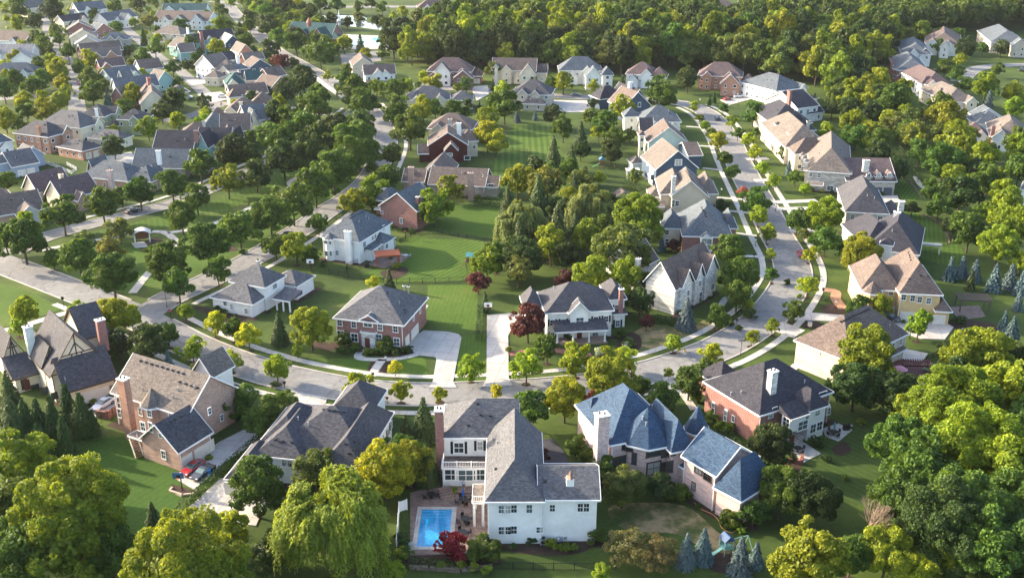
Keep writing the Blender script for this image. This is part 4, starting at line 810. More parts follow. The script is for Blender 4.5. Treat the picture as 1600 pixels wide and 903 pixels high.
H('tan_stack_house', 'tan-roofed house stepping down towards the alley', 'stepped tan-roofed house', [((327,110),(362,112),13,5.4,'h',4.4), ((335,122),(362,118),8,4,'h',3)], 'cream', 'tan')
H('white_peak_house', 'tall white gable house with tan and navy roof', 'tall white gable house', [((303,102),(335,107),11,6.4,'x',5.4), ((330,98),(378,93),9,5,'g',3.6,{'roof':'char'})], 'white', 'tan')
H('teal_wall_house', 'teal house with navy roof and red brick chimney', 'teal house with red chimney', [((316,64),(368,60),12,6.4,'g',4.8), ((296,70),(318,66),10,6,'g',4.4), ((283,84),(305,80),10,5,'g',4,{'roof':'tan'})], 'teal', 'char', chim=[(314,51,13,2,1.5,1.2,'red'),(293,44,12,5,1.2,1,'w')])
H('blue_pale_roof_house', 'dark blue house with pale grey roof beneath golden tree', 'dark blue pale-roofed house', [((352,68),(377,66),14,6.0,'x',4.0)], 'navy', 'pale')
H('brick_peak_house', 'tan and brick gabled house with stone chimney by the boulevard', 'tan peaked boulevard house', [((373,84),(396,82),14,6.0,'x',4.4), ((385,96),(412,91),9,5,'g',3.2)], 'orange', 'tan')
H('white_gables_house', 'wide white house with two grey gables at the top', 'wide white twin-gabled house', [((238,31),(325,34),17,5.4,'g',5.0), ((268,35),(292,36),5,5.4,'x',4.4), ((295,34),(318,34),5,5.4,'x',4.4)], 'white', 'brown')
H('teal_roof_house', 'white house with teal green roof behind the grey gables', 'white teal-roofed house', [((252,17),(322,17),13,5.2,'g',4.2), ((255,18),(275,18),4,5.2,'x',3.5)], 'white', 'teal')
H('tan_hip_pair_house', 'tan house with pale hip roof beside the orange-green tree', 'pale tan hip house', [((238,52),(282,55),13,5.2,'h',4.0)], 'cream', 'tan')
H('tan_gable_alley_house', 'tan house with sunlit gable roof beside alley', 'sunlit tan alley house', [((262,72),(292,77),13,5.0,'g',4.4)], 'teal', 'tan')
H('slate_top_house', 'white house with slate gable roof at the top left', 'white slate-gabled house', [((122,18),(168,14),14,6.2,'g',5.0), ((112,26),(128,26),8,6,'x',4.4)], 'white', 'slate')
H('slate_low_house', 'white house with slate roof among treetops', 'white house among treetops', [((168,34),(216,26),13,5.2,'g',4.6), ((190,32),(214,30),6,5,'x',4)], 'white', 'slate')
for i, s in enumerate([
 ('navy_row_house','townhouse with navy roof at the head of the row','navy-roofed townhouse',[((99,35),(140,30),10,7.2,'g',3.6)],'cream','char'),
 ('tan_townhouse','brick townhouse with tan gable roof behind the navy roof','first tan brick townhouse',[((104,47),(146,45),10,7.0,'x',4.2)],'red','tan'),
 ('pale_townhouse','cream townhouse with pale chimney in the middle of the row','pale-chimney townhouse',[((108,60),(152,58),10,7.0,'x',4.2)],'cream','tan'),
 ('salmon_townhouse','townhouse with low salmon roof next to grey sheds','salmon-roofed townhouse',[((116,70),(158,68),9,7.0,'x',3.8)],'beige','pale'),
 ('brick_townhouse','dark brick townhouse with brown roof and red chimney','dark brick townhouse',[((128,84),(193,78),10,5.6,'g',4.4)],'red','brown'),
 ('gable_townhouse','brick gable townhouse with navy roof beside street','navy brick gable townhouse',[((148,50),(178,47),12,5.6,'x',4.4)],'red','slate'),
 ('grey_sheds_house','grey low house with pale blue roof behind the brick row','low pale blue-roofed house',[((155,63),(200,62),12,4.4,'h',3.6)],'grey','slate'),
 ('corner_townhouse','tan townhouse with stone chimney at the row end','tan townhouse at row end',[((140,90),(190,87),9,5.4,'g',4.0)],'orange','tan'),
 ('purple_roof_house','low brick house with long purple roof','long purple-roofed brick house',[((156,106),(197,102),9,4.6,'g',3.4)],'red','purple'),
 ('pale_teal_gable_house','pale teal house with steep front gable','pale teal gable house',[((175,126),(222,118),12,4.6,'g',4.4),((176,126),(200,126),6,4.6,'x',4.4)],'mint','slate'),
 ('purple_slate_house','house with purple-grey roof and white chimney','purple-grey-roofed house',[((220,110),(256,106),11,4.8,'g',4.2)],'mint','brown'),
 ('teal_end_house','teal gable end house with tan roof','teal gable end house',[((246,128),(272,124),9,4.6,'x',4.4)],'teal','tan'),
 ('red_chimney_house','slate-roofed house with stout red brick chimney','slate house with red chimney',[((182,141),(250,134),11,4.8,'g',4.4)],'mint','slate'),
 ('brick_arch_house','small brick gable house with tan roof','small tan brick gable',[((172,152),(194,155),10,4.6,'x',4.6)],'red','tan'),
 ('brown_valley_house','cream house with brown valley roof and twin windows','brown valley-roofed house',[((218,163),(262,160),14,4.6,'x',5.2),((218,150),(245,149),12,4.6,'h',4)],'cream','brown'),
 ('grey_garage_house','small grey garage with blue-grey hip roof by the alley','small grey alley garage',[((270,146),(297,143),9,3.4,'h',2.6)],'grey','grey'),
 ('purple_edge_house','white house with purple-brown roof at the left edge','white purple-roofed edge house',[((-20,62),(38,66),14,5.0,'g',4.6)],'white','brown'),
 ('white_left_gable_house','white gabled house with grey roof on the left side','white left-side gable house',[((-20,86),(50,85),13,4.6,'g',4.4),((18,94),(50,97),9,5.0,'x',4.2)],'white','pale'),
 ('bluegrey_left_house','white house with blue-grey hip roof on the left side','white blue-hipped house',[((-20,115),(56,114),12,3.8,'h',4.0)],'white','slate'),
 ('blue_left_edge_house','house with plain blue-grey roof cut by the left edge','blue-grey-roofed edge house',[((-30,228),(22,220),12,4.6,'h',4.4)],'white','slate'),
 ('top_left_house','long cream building with grey roof in the far corner','long cream corner building',[((42,14),(80,10),14,6.0,'g',4.6)],'cream','grey'),
 ('top_white_house','white house with dark hip roof beyond the woods','white house beyond woods',[((652,13),(716,12),15,6.4,'h',5.2),((674,20),(690,20),8,4,'h',3)],'white','purple'),
 ('top_brick_house','brick house touching the top edge of the photo','brick house at top edge',[((779,8),(806,8),12,6.0,'h',4.4)],'orange','brown'),
 ('top_mauve_house','mauve-roofed house seen over the treetops','mauve-roofed house over treetops',[((872,7),(932,8),14,4.6,'h',4.6)],'cream','purple'),
 ('top_brown_house','white house with brown roof beyond the right woods','brown-roofed house beyond woods',[((1082,6),(1106,6),14,6.0,'h',4.6),((1106,10),(1150,10),13,4,'h',4.2)],'white','brown'),
 ]):
    H(s[0], s[1], s[2], s[3], s[4], s[5], chim=([(232,122,11.5,5,1.6,1.4,'red')] if s[0] == 'red_chimney_house' else []))
hQ, WQ = H('clubhouse', 'brick clubhouse with teal-green roof, steep gables and small cupola', 'teal-roofed clubhouse', [((448,52),(518,56),14,4.6,'g',6.0), ((484,62),(508,63),10,4.6,'x',6.4), ((510,60),(528,62),8,3.6,'h',3)], 'red', 'teal', trim=M_CREAM, cat='clubhouse')
mb = MB(); c = P(483,36,13); mb.lathe([(1.3,11),(1.3,13.2),(1.7,13.2),(0.9,14.6),(0.1,16)],(c.x,c.y,0),8); mb.obj('cupola', plain('cupola_red',(0.25,0.09,0.08)), hQ, hQ.location)
# ---------------- foliage meshes ----------------
def leaf_mesh(name, Pn, Nn, size, shade, elong=1.0, up=None, mat=None):
    n = len(Pn); Nn = Nn/np.linalg.norm(Nn, axis=1)[:, None]
    if up is None:
        a = RNG.normal(size=(n, 3)); t = np.cross(Nn, a)
    else: t = up - Nn*np.sum(up*Nn, axis=1)[:, None]
    t /= np.linalg.norm(t, axis=1)[:, None]+1e-9; b = np.cross(Nn, t)
    s = size[:, None]; t = t*s*elong; b = b*s
    V = np.stack([Pn-t, Pn-b*0.75+Nn*s*0.12, Pn+t, Pn+b*0.75-Nn*s*0.12], axis=1).reshape(-1, 3)
    me = bpy.data.meshes.new(name); me.vertices.add(4*n); me.vertices.foreach_set('co', V.astype(np.float32).ravel())
    me.loops.add(4*n); me.loops.foreach_set('vertex_index', np.arange(4*n, dtype=np.int32))
    me.polygons.add(n); me.polygons.foreach_set('loop_start', np.arange(0, 4*n, 4, dtype=np.int32)); me.polygons.foreach_set('loop_total', np.full(n, 4, np.int32))
    me.update(calc_edges=True)
    at = me.attributes.new('shade', 'FLOAT', 'POINT'); at.data.foreach_set('value', np.repeat(np.clip(shade, 0, 1), 4).astype(np.float32))
    me.materials.append(mat or M_LEAF); return me
def dirs(n):
    d = RNG.normal(size=(n, 3)); return d/np.linalg.norm(d, axis=1)[:, None]
def broad_arrays(nl, per, leaf, shape='round', lobe=(0.10, 0.17), jit=0.75):
    # crown in a unit box: radius .5, z from -.5 to .5
    ph = RNG.uniform(0, 6.28, 6)
    P_, N_, S_, H_ = [], [], [], []
    k = 0; tries = 0
    nb = 9 if nl < 30 else 13 if nl < 90 else 20 if nl < 200 else 30; sm = 1.0 if nl < 90 else 0.85 if nl < 200 else 0.72
    boughs = []
    while len(boughs) < nb and tries < 900:
        tries += 1; d = dirs(1)[0]
        if d[2] < -0.5: continue
        if any(np.dot(d, b_[0]) > (0.72 if sm == 1 else 0.84) for b_ in boughs) and tries < 700: continue
        az = math.atan2(d[1], d[0]); lump = 1 + 0.13*math.sin(2*az+ph[0]) + 0.10*math.sin(3*az+ph[1]+2*d[2]) + RNG.normal(0, 0.05)
        rb = RNG.uniform(0.15, 0.23)*sm; c = d*(0.5-rb*0.8)*lump*(1 if RNG.random() < 0.8 else 0.8)
        if shape == 'oval': c[:2] *= (0.66+0.40*math.cos(c[2]*2.6-0.25))
        boughs.append((d, c, rb))
    boughs.append((np.array([0, 0, 1.0]), np.array([0, 0, 0.27]), 0.2))
    lobe = (lobe[0]*0.8, lobe[1]*0.8)
    while k < nl:
        bd, bc, rb = boughs[RNG.integers(len(boughs))]; rl = RNG.uniform(*lobe); d = dirs(1)[0]*0.95+bd*0.75; d /= np.linalg.norm(d)
        c = bc + d*max(0.02, rb-rl*0.6)*RNG.uniform(0.75, 1.1)
        n = int(per*RNG.uniform(0.7, 1.3)); dd = dirs(n); keep = (dd@d > -0.35) & (dd[:, 2] > -0.75); dd = dd[keep]; n = len(dd)
        r = rl*(0.72+0.42*RNG.random(n)**0.6)
        q = c + dd*r[:, None]*np.array([1.0, 1.0, 0.82])
        P_.append(q); N_.append(dd*0.75 + dirs(n)*jit + np.array([0, 0, 0.12])); S_.append(leaf*RNG.uniform(0.7, 1.35, n))
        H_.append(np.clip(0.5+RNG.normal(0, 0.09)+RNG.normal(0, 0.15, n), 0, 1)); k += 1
    # interior fill
    n = int(nl*per*0.12); d = dirs(n); q = d*RNG.uniform(0.1, 0.36, n)[:, None]
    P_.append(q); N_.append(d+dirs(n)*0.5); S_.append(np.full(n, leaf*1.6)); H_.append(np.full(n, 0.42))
    return np.concatenate(P_), np.concatenate(N_), np.concatenate(S_), np.concatenate(H_)
def willow_arrays(ns, seg, leaf):
    P_, N_, S_, H_ = [], [], [], []
    heads = []
    ph = RNG.uniform(0, 6.28, 4)
    for i in range(58):
        d = dirs(1)[0]; d[2] = abs(d[2])*1.0-0.12; d /= np.linalg.norm(d); az = math.atan2(d[1], d[0])
        heads.append(d*np.array([0.43, 0.43, 0.47])*(1+0.16*math.sin(3*az+ph[0])+0.08*math.sin(5*az+ph[1]))*RNG.uniform(0.62, 1.0))
    for i in range(ns):
        h = heads[RNG.integers(len(heads))]; a = RNG.uniform(0, 6.28); rr = 0.085*math.sqrt(RNG.random())
        s = h + np.array([math.cos(a)*rr, math.sin(a)*rr, RNG.uniform(-0.02, 0.05)])
        rad = np.array([s[0], s[1], 0]); L = np.linalg.norm(rad); out = rad/(L+1e-6)
        drop = RNG.uniform(0.10, 0.50)*(0.45+1.1*L); t = np.linspace(0, 1, seg); k = len(t)
        q = s[None] + out[None]*(0.07*np.sqrt(t))[:, None] + np.array([0, 0, -1.0])*(drop*t**1.25)[:, None]; q[:, 2] = np.maximum(q[:, 2], -0.5)
        q += RNG.normal(0, 0.006, q.shape)
        nn = out[None]*(0.35+t[:, None]) + np.array([0, 0, 1.0])*(0.9-0.8*t)[:, None] + dirs(k)*0.8
        P_.append(q); N_.append(nn); S_.append(leaf*RNG.uniform(0.8, 1.3, k)); H_.append(np.clip(0.52+RNG.normal(0, 0.13)+RNG.normal(0, 0.10, k), 0, 1))
    return np.concatenate(P_), np.concatenate(N_), np.concatenate(S_), np.concatenate(H_)
def cone_arrays(tiers, per, leaf, pw=1.0, droop=0.05, full=0.5):
    P_, N_, S_, H_ = [], [], [], []
    for ti in range(tiers):
        z = ti/tiers; r = 0.5*(1-z)**pw*RNG.uniform(0.88, 1.08)+0.012
        nb = max(5, int(per*r*2)); a0 = RNG.uniform(0, 6.28)
        for b in range(nb):
            a = a0+6.283*b/nb+RNG.normal(0, 0.1); rr = r*RNG.uniform(0.8, 1.12); k = max(4, int(rr/leaf*1.3)); sp = 0.26*rr+0.012
            t = RNG.uniform(0.25, 1, k*3)
            x = rr*t; lat = RNG.normal(0, 0.4, k*3)*sp*(1.15-t)+0
            c, s = math.cos(a), math.sin(a)
            q = np.stack([c*x-s*lat, s*x+c*lat, z-0.5-droop*t*rr/0.5+RNG.normal(0, 0.006, k*3)+0.02], axis=1)
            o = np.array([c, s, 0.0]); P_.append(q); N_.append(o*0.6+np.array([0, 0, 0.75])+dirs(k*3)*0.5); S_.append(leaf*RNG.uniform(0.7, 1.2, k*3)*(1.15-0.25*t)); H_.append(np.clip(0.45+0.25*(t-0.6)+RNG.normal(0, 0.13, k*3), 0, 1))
    return np.concatenate(P_), np.concatenate(N_), np.concatenate(S_), np.concatenate(H_)
MESHES = {}
def getmesh(fam, lod, var):
    k = (fam, lod, var)
    if k in MESHES: return MESHES[k]
    if fam in ('round', 'oval', 'spread'):
        nl, per, lf = {0: (26, 50, 0.056), 1: (48, 90, 0.034), 2: (110, 160, 0.0190), 3: (260, 210, 0.0115)}[lod]
        lb = {0: (0.14, 0.22), 1: (0.11, 0.18), 2: (0.075, 0.135), 3: (0.05, 0.10)}[lod]
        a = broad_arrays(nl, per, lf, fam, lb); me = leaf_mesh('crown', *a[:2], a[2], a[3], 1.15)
    elif fam == 'willow':
        ns, sg, lf = {0: (420, 10, 0.030), 1: (900, 14, 0.018), 2: (2400, 20, 0.0115), 3: (3400, 22, 0.0095)}[lod]
        a = willow_arrays(ns, sg, lf); up = np.tile(np.array([0, 0, 1.0]), (len(a[0]), 1)); me = leaf_mesh('crown', a[0], a[1], a[2], a[3], 1.7, up)
    elif fam == 'spruce':
        ti, per, lf = {0: (11, 16, 0.050), 1: (16, 26, 0.030), 2: (24, 42, 0.017), 3: (28, 52, 0.013)}[lod]
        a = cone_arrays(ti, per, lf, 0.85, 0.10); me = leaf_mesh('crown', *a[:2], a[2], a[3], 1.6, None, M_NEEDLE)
    elif fam == 'column':
        ti, per, lf = {0: (14, 14, 0.055), 1: (20, 22, 0.034), 2: (30, 34, 0.020), 3: (36, 44, 0.015)}[lod]
        a = cone_arrays(ti, per, lf, 0.55, -0.05); me = leaf_mesh('crown', *a[:2], a[2], a[3], 1.4, None, M_NEEDLE)
    elif fam == 'bush':
        nl, per, lf = {0: (16, 50, 0.075), 1: (26, 90, 0.050), 2: (48, 170, 0.027), 3: (90, 260, 0.018)}[lod]
        a = broad_arrays(nl, per, lf, 'spread', (0.14, 0.24)); me = leaf_mesh('crown', *a[:2], a[2], a[3], 1.1)
    elif fam == 'loose':
        nl, per, lf = {0: (26, 34, 0.050), 1: (46, 60, 0.028), 2: (100, 90, 0.014), 3: (150, 110, 0.010)}[lod]
        a = broad_arrays(nl, per, lf, 'spread', (0.06, 0.12), 0.8); me = leaf_mesh('crown', *a[:2], a[2], a[3], 1.5)
    MESHES[k] = me; return me
def trunk_mesh(var, forks=4):
    rs = random.Random(var); a = MB(); h = 0.62
    pts = [Vector((0,0,-0.03)), Vector((rs.uniform(-.02,.02), rs.uniform(-.02,.02), 0.35)), Vector((rs.uniform(-.04,.04), rs.uniform(-.04,.04), h))]
    a.tube(pts[0], pts[1], 0.030, 0.022, 7); a.tube(pts[1], pts[2], 0.022, 0.016, 7)
    for k in range(forks):
        an = 6.283*k/forks + rs.uniform(-.4,.4); st = pts[1].lerp(pts[2], rs.uniform(0.2, 1)); e = st+Vector((math.cos(an)*0.22, math.sin(an)*0.22, rs.uniform(0.2, 0.38)))
        m_ = st.lerp(e, 0.5)+Vector((0,0,-0.03)); a.tube(st, m_, 0.013, 0.009, 5); a.tube(m_, e, 0.009, 0.004, 5)
    return a.mesh('trunk', M_BARK)
TRUNKS = [trunk_mesh(i) for i in range(3)]
ST = MB(); ST.tube((0,0,-0.03),(0,0,0.9),0.028,0.006,6); STRAIGHT = ST.mesh('trunk', M_BARK)
# colours are the leaves' own
LC = dict(m=(0.064,0.112,0.016), y=(0.158,0.200,0.013), d=(0.037,0.064,0.016), o=(0.105,0.130,0.028), g=(0.24,0.255,0.014), w=(0.140,0.190,0.020), s=(0.080,0.130,0.140), e=(0.058,0.088,0.024), a=(0.040,0.080,0.018), r=(0.075,0.024,0.028), b=(0.066,0.108,0.015), R=(0.20,0.014,0.026), G=(0.30,0.34,0.02), l=(0.128,0.172,0.013), p=(0.24,0.10,0.07), h=(0.55,0.60,0.50), W=(0.160,0.195,0.060))
# kind: family, crown height/width, clear trunk/width, noun, category, colour word
KD = dict(m=('round',1.0,0.13,'broadleaf tree','tree','green'), y=('round',1.02,0.12,'broadleaf tree','tree','yellow-green'), l=('oval',1.14,0.12,'maple tree','tree','bright green'), d=('round',1.0,0.07,'broadleaf tree','tree','dark green'),
  o=('spread',0.85,0.14,'spreading tree','tree','olive green'), g=('round',1.0,0.1,'tree','tree','golden yellow'), G=('oval',1.1,0.2,'young street tree','tree','golden'), w=('willow',0.76,0.05,'weeping willow','willow','pale green'), W=('willow',0.80,0.04,'weeping willow','willow','grey-green'),
  s=('spruce',1.55,0.04,'spruce','spruce','silver-blue'), e=('spruce',1.55,0.06,'conifer','conifer','dark green'), a=('column',2.3,0.02,'columnar evergreen','conifer','deep green'), r=('round',0.95,0.1,'plum tree','tree','purple-leaved'), p=('round',1.1,0.2,'tree','tree','pinkish orange'),
  R=('bush',0.85,0.02,'round maple bush','shrub','crimson'), b=('bush',0.8,0.0,'shrub','shrub','leafy green'), B=('bush',0.8,0.0,'shrub','shrub','dark green'), Y=('bush',0.85,0.0,'shrub','shrub','yellow-green'), h=('bush',0.95,0.1,'flowering shrub','shrub','white'), x=('loose',0.8,0.05,'airy spreading tree','tree','brownish olive'))
LC['B'] = (0.038,0.074,0.017); LC['Y'] = (0.13,0.18,0.018); LC['x'] = (0.11,0.105,0.042)
PLANTS = []        # for labels
NK = dict(m='shade_tree', y='ash_tree', l='maple_tree', d='oak_tree', o='crabapple_tree', g='honey_locust_tree', G='street_tree', w='willow_tree', W='willow_tree', s='blue_spruce', e='conifer_tree', a='arborvitae', r='plum_tree', p='pear_tree', R='maple_bush', b='shrub', B='shrub', Y='shrub', h='hydrangea_shrub', x='locust_tree')
def plant_at(pos, Wm, kind, hs=1.0, lod=None, group=None, label=None, record=True, colour=None):
    fam, hr, clr, noun, cat, word = KD[kind]
    px = pix(pos); spx = mpp(px[1])*Wm*0.64
    if lod is None: lod = 0 if spx < 20 else 1 if spx < 38 else 2 if spx < 85 else 3
    var = random.randrange({0:4,1:5,2:4,3:3}[lod])
    if fam in ('round','oval') and random.random() < 0.38: fam = random.choice(('oval','spread')) if fam == 'round' else 'round'
    hr *= random.uniform(0.92, 1.1)*hs
    me = getmesh(fam, lod, var); Hc = Wm*hr; z0 = Wm*clr; rz = random.uniform(0, 6.28)
    c = colour or LC[kind]; k = random.uniform(0.85, 1.18)*(1.3 if kind in 'yl' and Wm < 6.5 else 1.0); hsft = random.uniform(-0.12, 0.12)
    c = (c[0]*k*(1+hsft), c[1]*k, c[2]*k, 1)
    if KD[kind][4] == 'shrub':
        o = mesh_obj(NK[kind], me, None, (pos[0], pos[1], Hc*0.42), (0,0,rz), (Wm, Wm, Hc)); root = o; o.color = c
    else:
        root = empty(NK[kind], (pos[0], pos[1], 0.0))
        o = mesh_obj('crown', me, root, (0,0,z0+Hc/2), (0,0,rz), (Wm, Wm*random.uniform(0.9, 1.1), Hc)); o.color = c
        if fam in ('spruce', 'column'): mesh_obj('trunk', STRAIGHT, root, None, None, (Wm, Wm, z0+Hc))
        else: mesh_obj('trunk', TRUNKS[var % 3], root, None, (0,0,rz), (Wm*1.0, Wm*1.0, z0+Hc*0.72))
    if record: PLANTS.append((root, kind, Wm, px))
    else: tag(root, label, cat, group)
    return root
def plant(cx, cy, wpx, kind, hs=1.0):
    # crown centre in the photo -> position of the base on the ground
    fam, hr, clr = KD[kind][:3]; wpx *= (1.16 if 395 < cx < 625 and 110 < cy < 345 else 1.0 if cy < 335 and cx < 640 else 1.06 if cy < 335 else 1.15) if fam in ('round','oval','spread','bush') else 1.05; W_ = wpx/mpp(cy+10)
    for _ in range(4):
        zc = W_*clr + W_*hr*hs*0.5; p = P(cx, cy, zc); g_ = pix((p.x, p.y, 0)); W_ = wpx/mpp(g_[1], zc)
    return plant_at((p.x, p.y), W_, kind, hs)
T = plant
TREES = {
'm': "1440,740,110 1500,800,120 1555,860,120 1590,790,110 1570,700,100 1450,820,90 1330,870,60 27,13,36 58,60,30 66,70,34 87,52,26 106,82,28 92,62,20 20,125,34 49,135,32 66,122,30 6,142,36 41,176,30 32,196,22 75,82,22 60,100,24 125,108,26 141,120,32 143,146,42 160,137,22 242,76,30 222,86,26 182,42,24 145,30,16 144,20,18 283,40,26 298,72,28 310,84,18 346,17,22 358,44,22 390,42,22 270,106,24 277,128,18 368,150,16 393,150,20 196,168,26 178,10,24 383,66,28 390,215,26 414,20,30 500,8,24 527,8,26 560,12,18 597,13,20 450,30,24 437,62,32 463,68,36 495,62,28 500,85,40 520,78,28 482,80,28 598,84,18 540,130,30 550,146,40 612,142,32 498,150,34 488,172,44 565,162,40 562,188,38 450,186,36 475,200,52 425,214,46 445,222,38 560,212,50 620,165,34 612,182,24 640,202,56 680,170,28 705,172,36 726,177,24 728,132,24 788,165,50 863,132,22 832,127,16 855,140,16 880,202,34 923,182,24 945,195,40 958,217,32 985,212,20 1028,138,36 1038,152,44 1112,210,20 1153,208,20 1130,170,16 1178,175,38 1182,207,14 1310,155,36 1390,160,50 1495,117,26 1477,107,26 1509,132,26 1559,110,20 1536,75,20 1467,73,22 1495,55,24 97,335,52 160,320,56 217,300,52 268,286,52 312,258,50 307,310,46 284,340,42 35,372,66 8,370,44 83,405,28 123,405,52 174,428,72 261,408,66 322,383,62 340,424,34 278,446,44 375,360,54 10,285,30 190,308,30 520,266,62 545,246,56 575,238,46 492,290,54 457,318,54 422,335,56 397,345,40 497,348,30 605,276,40 582,262,20 430,384,36 487,398,24 775,402,40 612,244,30 825,362,40 940,358,34 1138,390,44 1155,430,56 1182,314,44 1143,270,24 1133,248,24 1205,430,20 1247,345,36 1290,375,40 1318,390,26 1243,277,24 1475,250,60 1455,300,34 1468,322,38 1515,362,52 1535,333,28 262,524,32 365,514,34 378,628,44 402,660,44 445,632,38 418,650,50 855,545,38 1000,605,36 1033,625,50 1077,595,50 1105,582,40 1122,495,34 1152,460,44 1241,484,32 1340,480,30 1220,770,70 1410,700,90 1410,785,100 400,760,84 15,790,90 35,865,110 175,870,80 630,705,56 940,733,44 1125,700,36 1178,800,40 828,640,54 175,224,26 100,520,30 1010,442,26 545,225,60",
'd': "80,18,40 52,35,26 200,82,20 217,8,22 390,30,30 372,54,20 293,102,20 318,160,26 272,155,40 252,176,34 443,4,40 480,25,28 515,30,28 580,5,20 542,36,20 590,33,20 603,37,22 460,54,26 418,42,36 420,80,36 603,60,26 458,100,20 475,125,38 447,145,34 414,143,20 525,200,40 582,160,24 730,165,20 866,182,34 927,162,18 1075,125,38 1320,125,44 1347,88,34 1380,82,30 1363,122,30 1300,170,28 1510,78,36 1565,76,24 1453,173,26 178,232,34 390,240,40 362,240,64 400,275,44 443,250,54 480,245,60 500,215,50 836,258,30 908,236,30 955,238,38 868,325,30 815,400,60 885,400,44 1128,322,20 1226,240,24 1372,240,36 1400,266,40 1425,325,24 1492,350,36 1520,270,40 1482,545,28 233,538,54 185,538,44 1337,605,70 1397,615,70 1265,780,76 1470,830,130 1590,850,100 1540,700,100 1030,763,40 1000,470,44 283,835,50 425,862,64 1205,700,66 520,235,46 430,180,40",
'y': "1520,690,150 1590,740,120 1450,660,90 25,40,24 83,100,36 92,108,34 97,130,30 104,147,26 92,158,34 70,172,38 8,188,36 140,95,32 338,75,30 343,42,30 208,150,34 231,200,38 278,188,28 350,224,30 615,24,14 630,20,18 537,70,26 572,86,22 512,119,14 434,168,26 588,136,22 635,134,22 660,172,40 677,128,28 663,120,20 715,137,14 760,182,36 785,142,28 880,130,30 927,135,20 973,172,38 936,208,22 1085,168,16 1102,197,14 1122,222,28 1144,190,18 1170,220,22 1325,160,36 1358,160,40 1330,190,34 1355,205,34 1292,205,26 1485,183,50 1495,222,60 1540,138,44 1585,170,32 1501,93,22 1445,50,36 355,283,50 552,318,38 580,298,48 703,293,40 678,322,54 462,388,42 760,412,44 828,284,36 936,278,22 998,343,74 860,385,50 925,428,54 980,434,50 1185,338,26 1198,366,24 1180,240,22 1192,262,22 1210,284,22 1202,362,18 1262,446,28 1258,296,18 1290,335,56 1267,398,22 1345,400,62 1535,248,46 1493,278,40 1558,280,36 1570,330,56 1560,383,56 1590,236,50 1594,410,30 38,488,40 28,512,24 122,488,32 172,492,60 205,497,34 300,545,34 359,563,32 290,488,24 486,512,58 560,602,40 626,612,30 687,615,22 736,574,36 822,572,46 900,562,46 975,560,40 883,623,62 1111,553,32 1175,528,22 1052,535,26 1170,477,18 1375,480,32 1355,555,84 1490,640,140 1575,630,120 38,725,100 640,725,60 1265,872,120 1385,862,80 1462,872,60 615,897,36 1435,898,60 432,577,38 40,343,24 176,205,20 1432,213,40 1240,484,1",
'l': "736,574,1 955,590,74 1436,508,38 115,800,150 285,885,170 360,835,50 1207,510,20 1045,582,14 465,550,16 940,895,30 1525,530,36 345,895,70 110,850,120",
'G': "335,506,30 388,525,32 617,575,18 776,612,18 583,442,18 1205,397,14",
'g': "762,212,44 775,225,36 1585,145,38 600,735,84 560,604,1",
'o': "233,35,26 560,28,20 540,110,22 772,112,30 1093,184,14 186,359,38 132,376,30 172,390,40 855,290,60 975,390,90 993,276,26 1405,195,46 1432,213,46 318,580,34 1257,368,20 492,735,60 973,758,66 1557,545,40 1585,550,36 1345,780,1",
'w': "520,812,180 1390,185,34",
'W': "815,350,82 920,324,78",
's': "168,155,18 808,180,14 836,180,10 1545,160,26 1295,215,10 1233,262,16 263,563,22 957,416,24 1034,380,16 1486,418,26 1504,415,24 1525,420,26 1555,432,30 1580,430,28 1597,442,26 1073,487,36 1502,528,26 1546,528,16 1582,515,36 1570,500,22 1592,470,20 1073,860,36 1100,850,40 1158,866,44 1182,865,30 1330,222,14",
'e': "563,70,22 893,245,30 898,358,40 860,350,26 908,212,32 1070,370,22 608,436,22 436,512,34 633,665,30 662,652,50 668,722,46 770,132,12 1273,153,10 1313,218,10 1518,438,20 240,815,44 15,615,50 20,665,60 758,470,20 70,308,14 318,165,24 880,372,26",
'a': "224,58,12 470,165,18 749,167,8 972,132,12 1109,157,7 1116,152,8 915,278,14 105,632,30 127,645,34 82,650,30 60,655,30 40,660,32 20,665,34 62,688,30 100,680,28 80,668,28 1340,460,8 655,270,5 663,271,5 671,270,5 679,271,5 146,660,20 688,272,5",
'r': "438,98,28 747,440,34 885,438,36 825,505,54 1052,384,20 1010,504,20 847,712,20 1436,183,10",
'p': "1162,300,18 928,630,30",
'R': "706,852,44",
'x': "985,852,74 1028,862,66",
'b': "753,858,46 1057,765,34 1143,808,30 902,695,34 921,713,28 984,533,20 970,520,16 631,862,22 1105,590,14 533,547,14 550,546,14 590,548,14 602,548,12 490,400,14 960,548,16 1118,500,16 1130,505,14 1140,503,12 1135,495,12 933,835,28 1155,512,10 1230,440,10 560,545,12 604,535,28",
'B': "536,530,24 636,545,16 627,840,24 618,552,12 1170,490,20 360,607,24 830,842,16 340,482,12 350,486,10 1275,690,20 1290,715,14 895,530,1 1500,500,18 1300,300,8 430,600,12 372,650,20 345,640,18 300,690,10 1160,470,20 945,425,1 1345,268,10 460,310,16 610,400,10 480,402,12 505,412,10 380,392,10",
'Y': "906,858,1 627,864,20 866,852,12 876,854,12 886,856,12 896,852,12 1320,745,10 1150,820,14 1160,828,12 1130,815,10 1090,620,18 1110,650,20 1125,662,20 1140,668,18 320,560,10 620,415,12 795,545,10 235,385,8 245,382,8 228,390,8 250,388,8 1345,658,12 1250,462,8 575,549,12 760,890,16 720,880,16 690,882,14 740,884,14 240,520,12",
'h': "1453,572,18 935,548,14 980,535,12",
}
for k, s in TREES.items():
    for q in s.split():
        x, y, w_ = map(float, q.split(','))
        if w_ > 2: T(x, y, w_, k, 0.9 if (k == 'y' and w_ > 100) else 1.0)
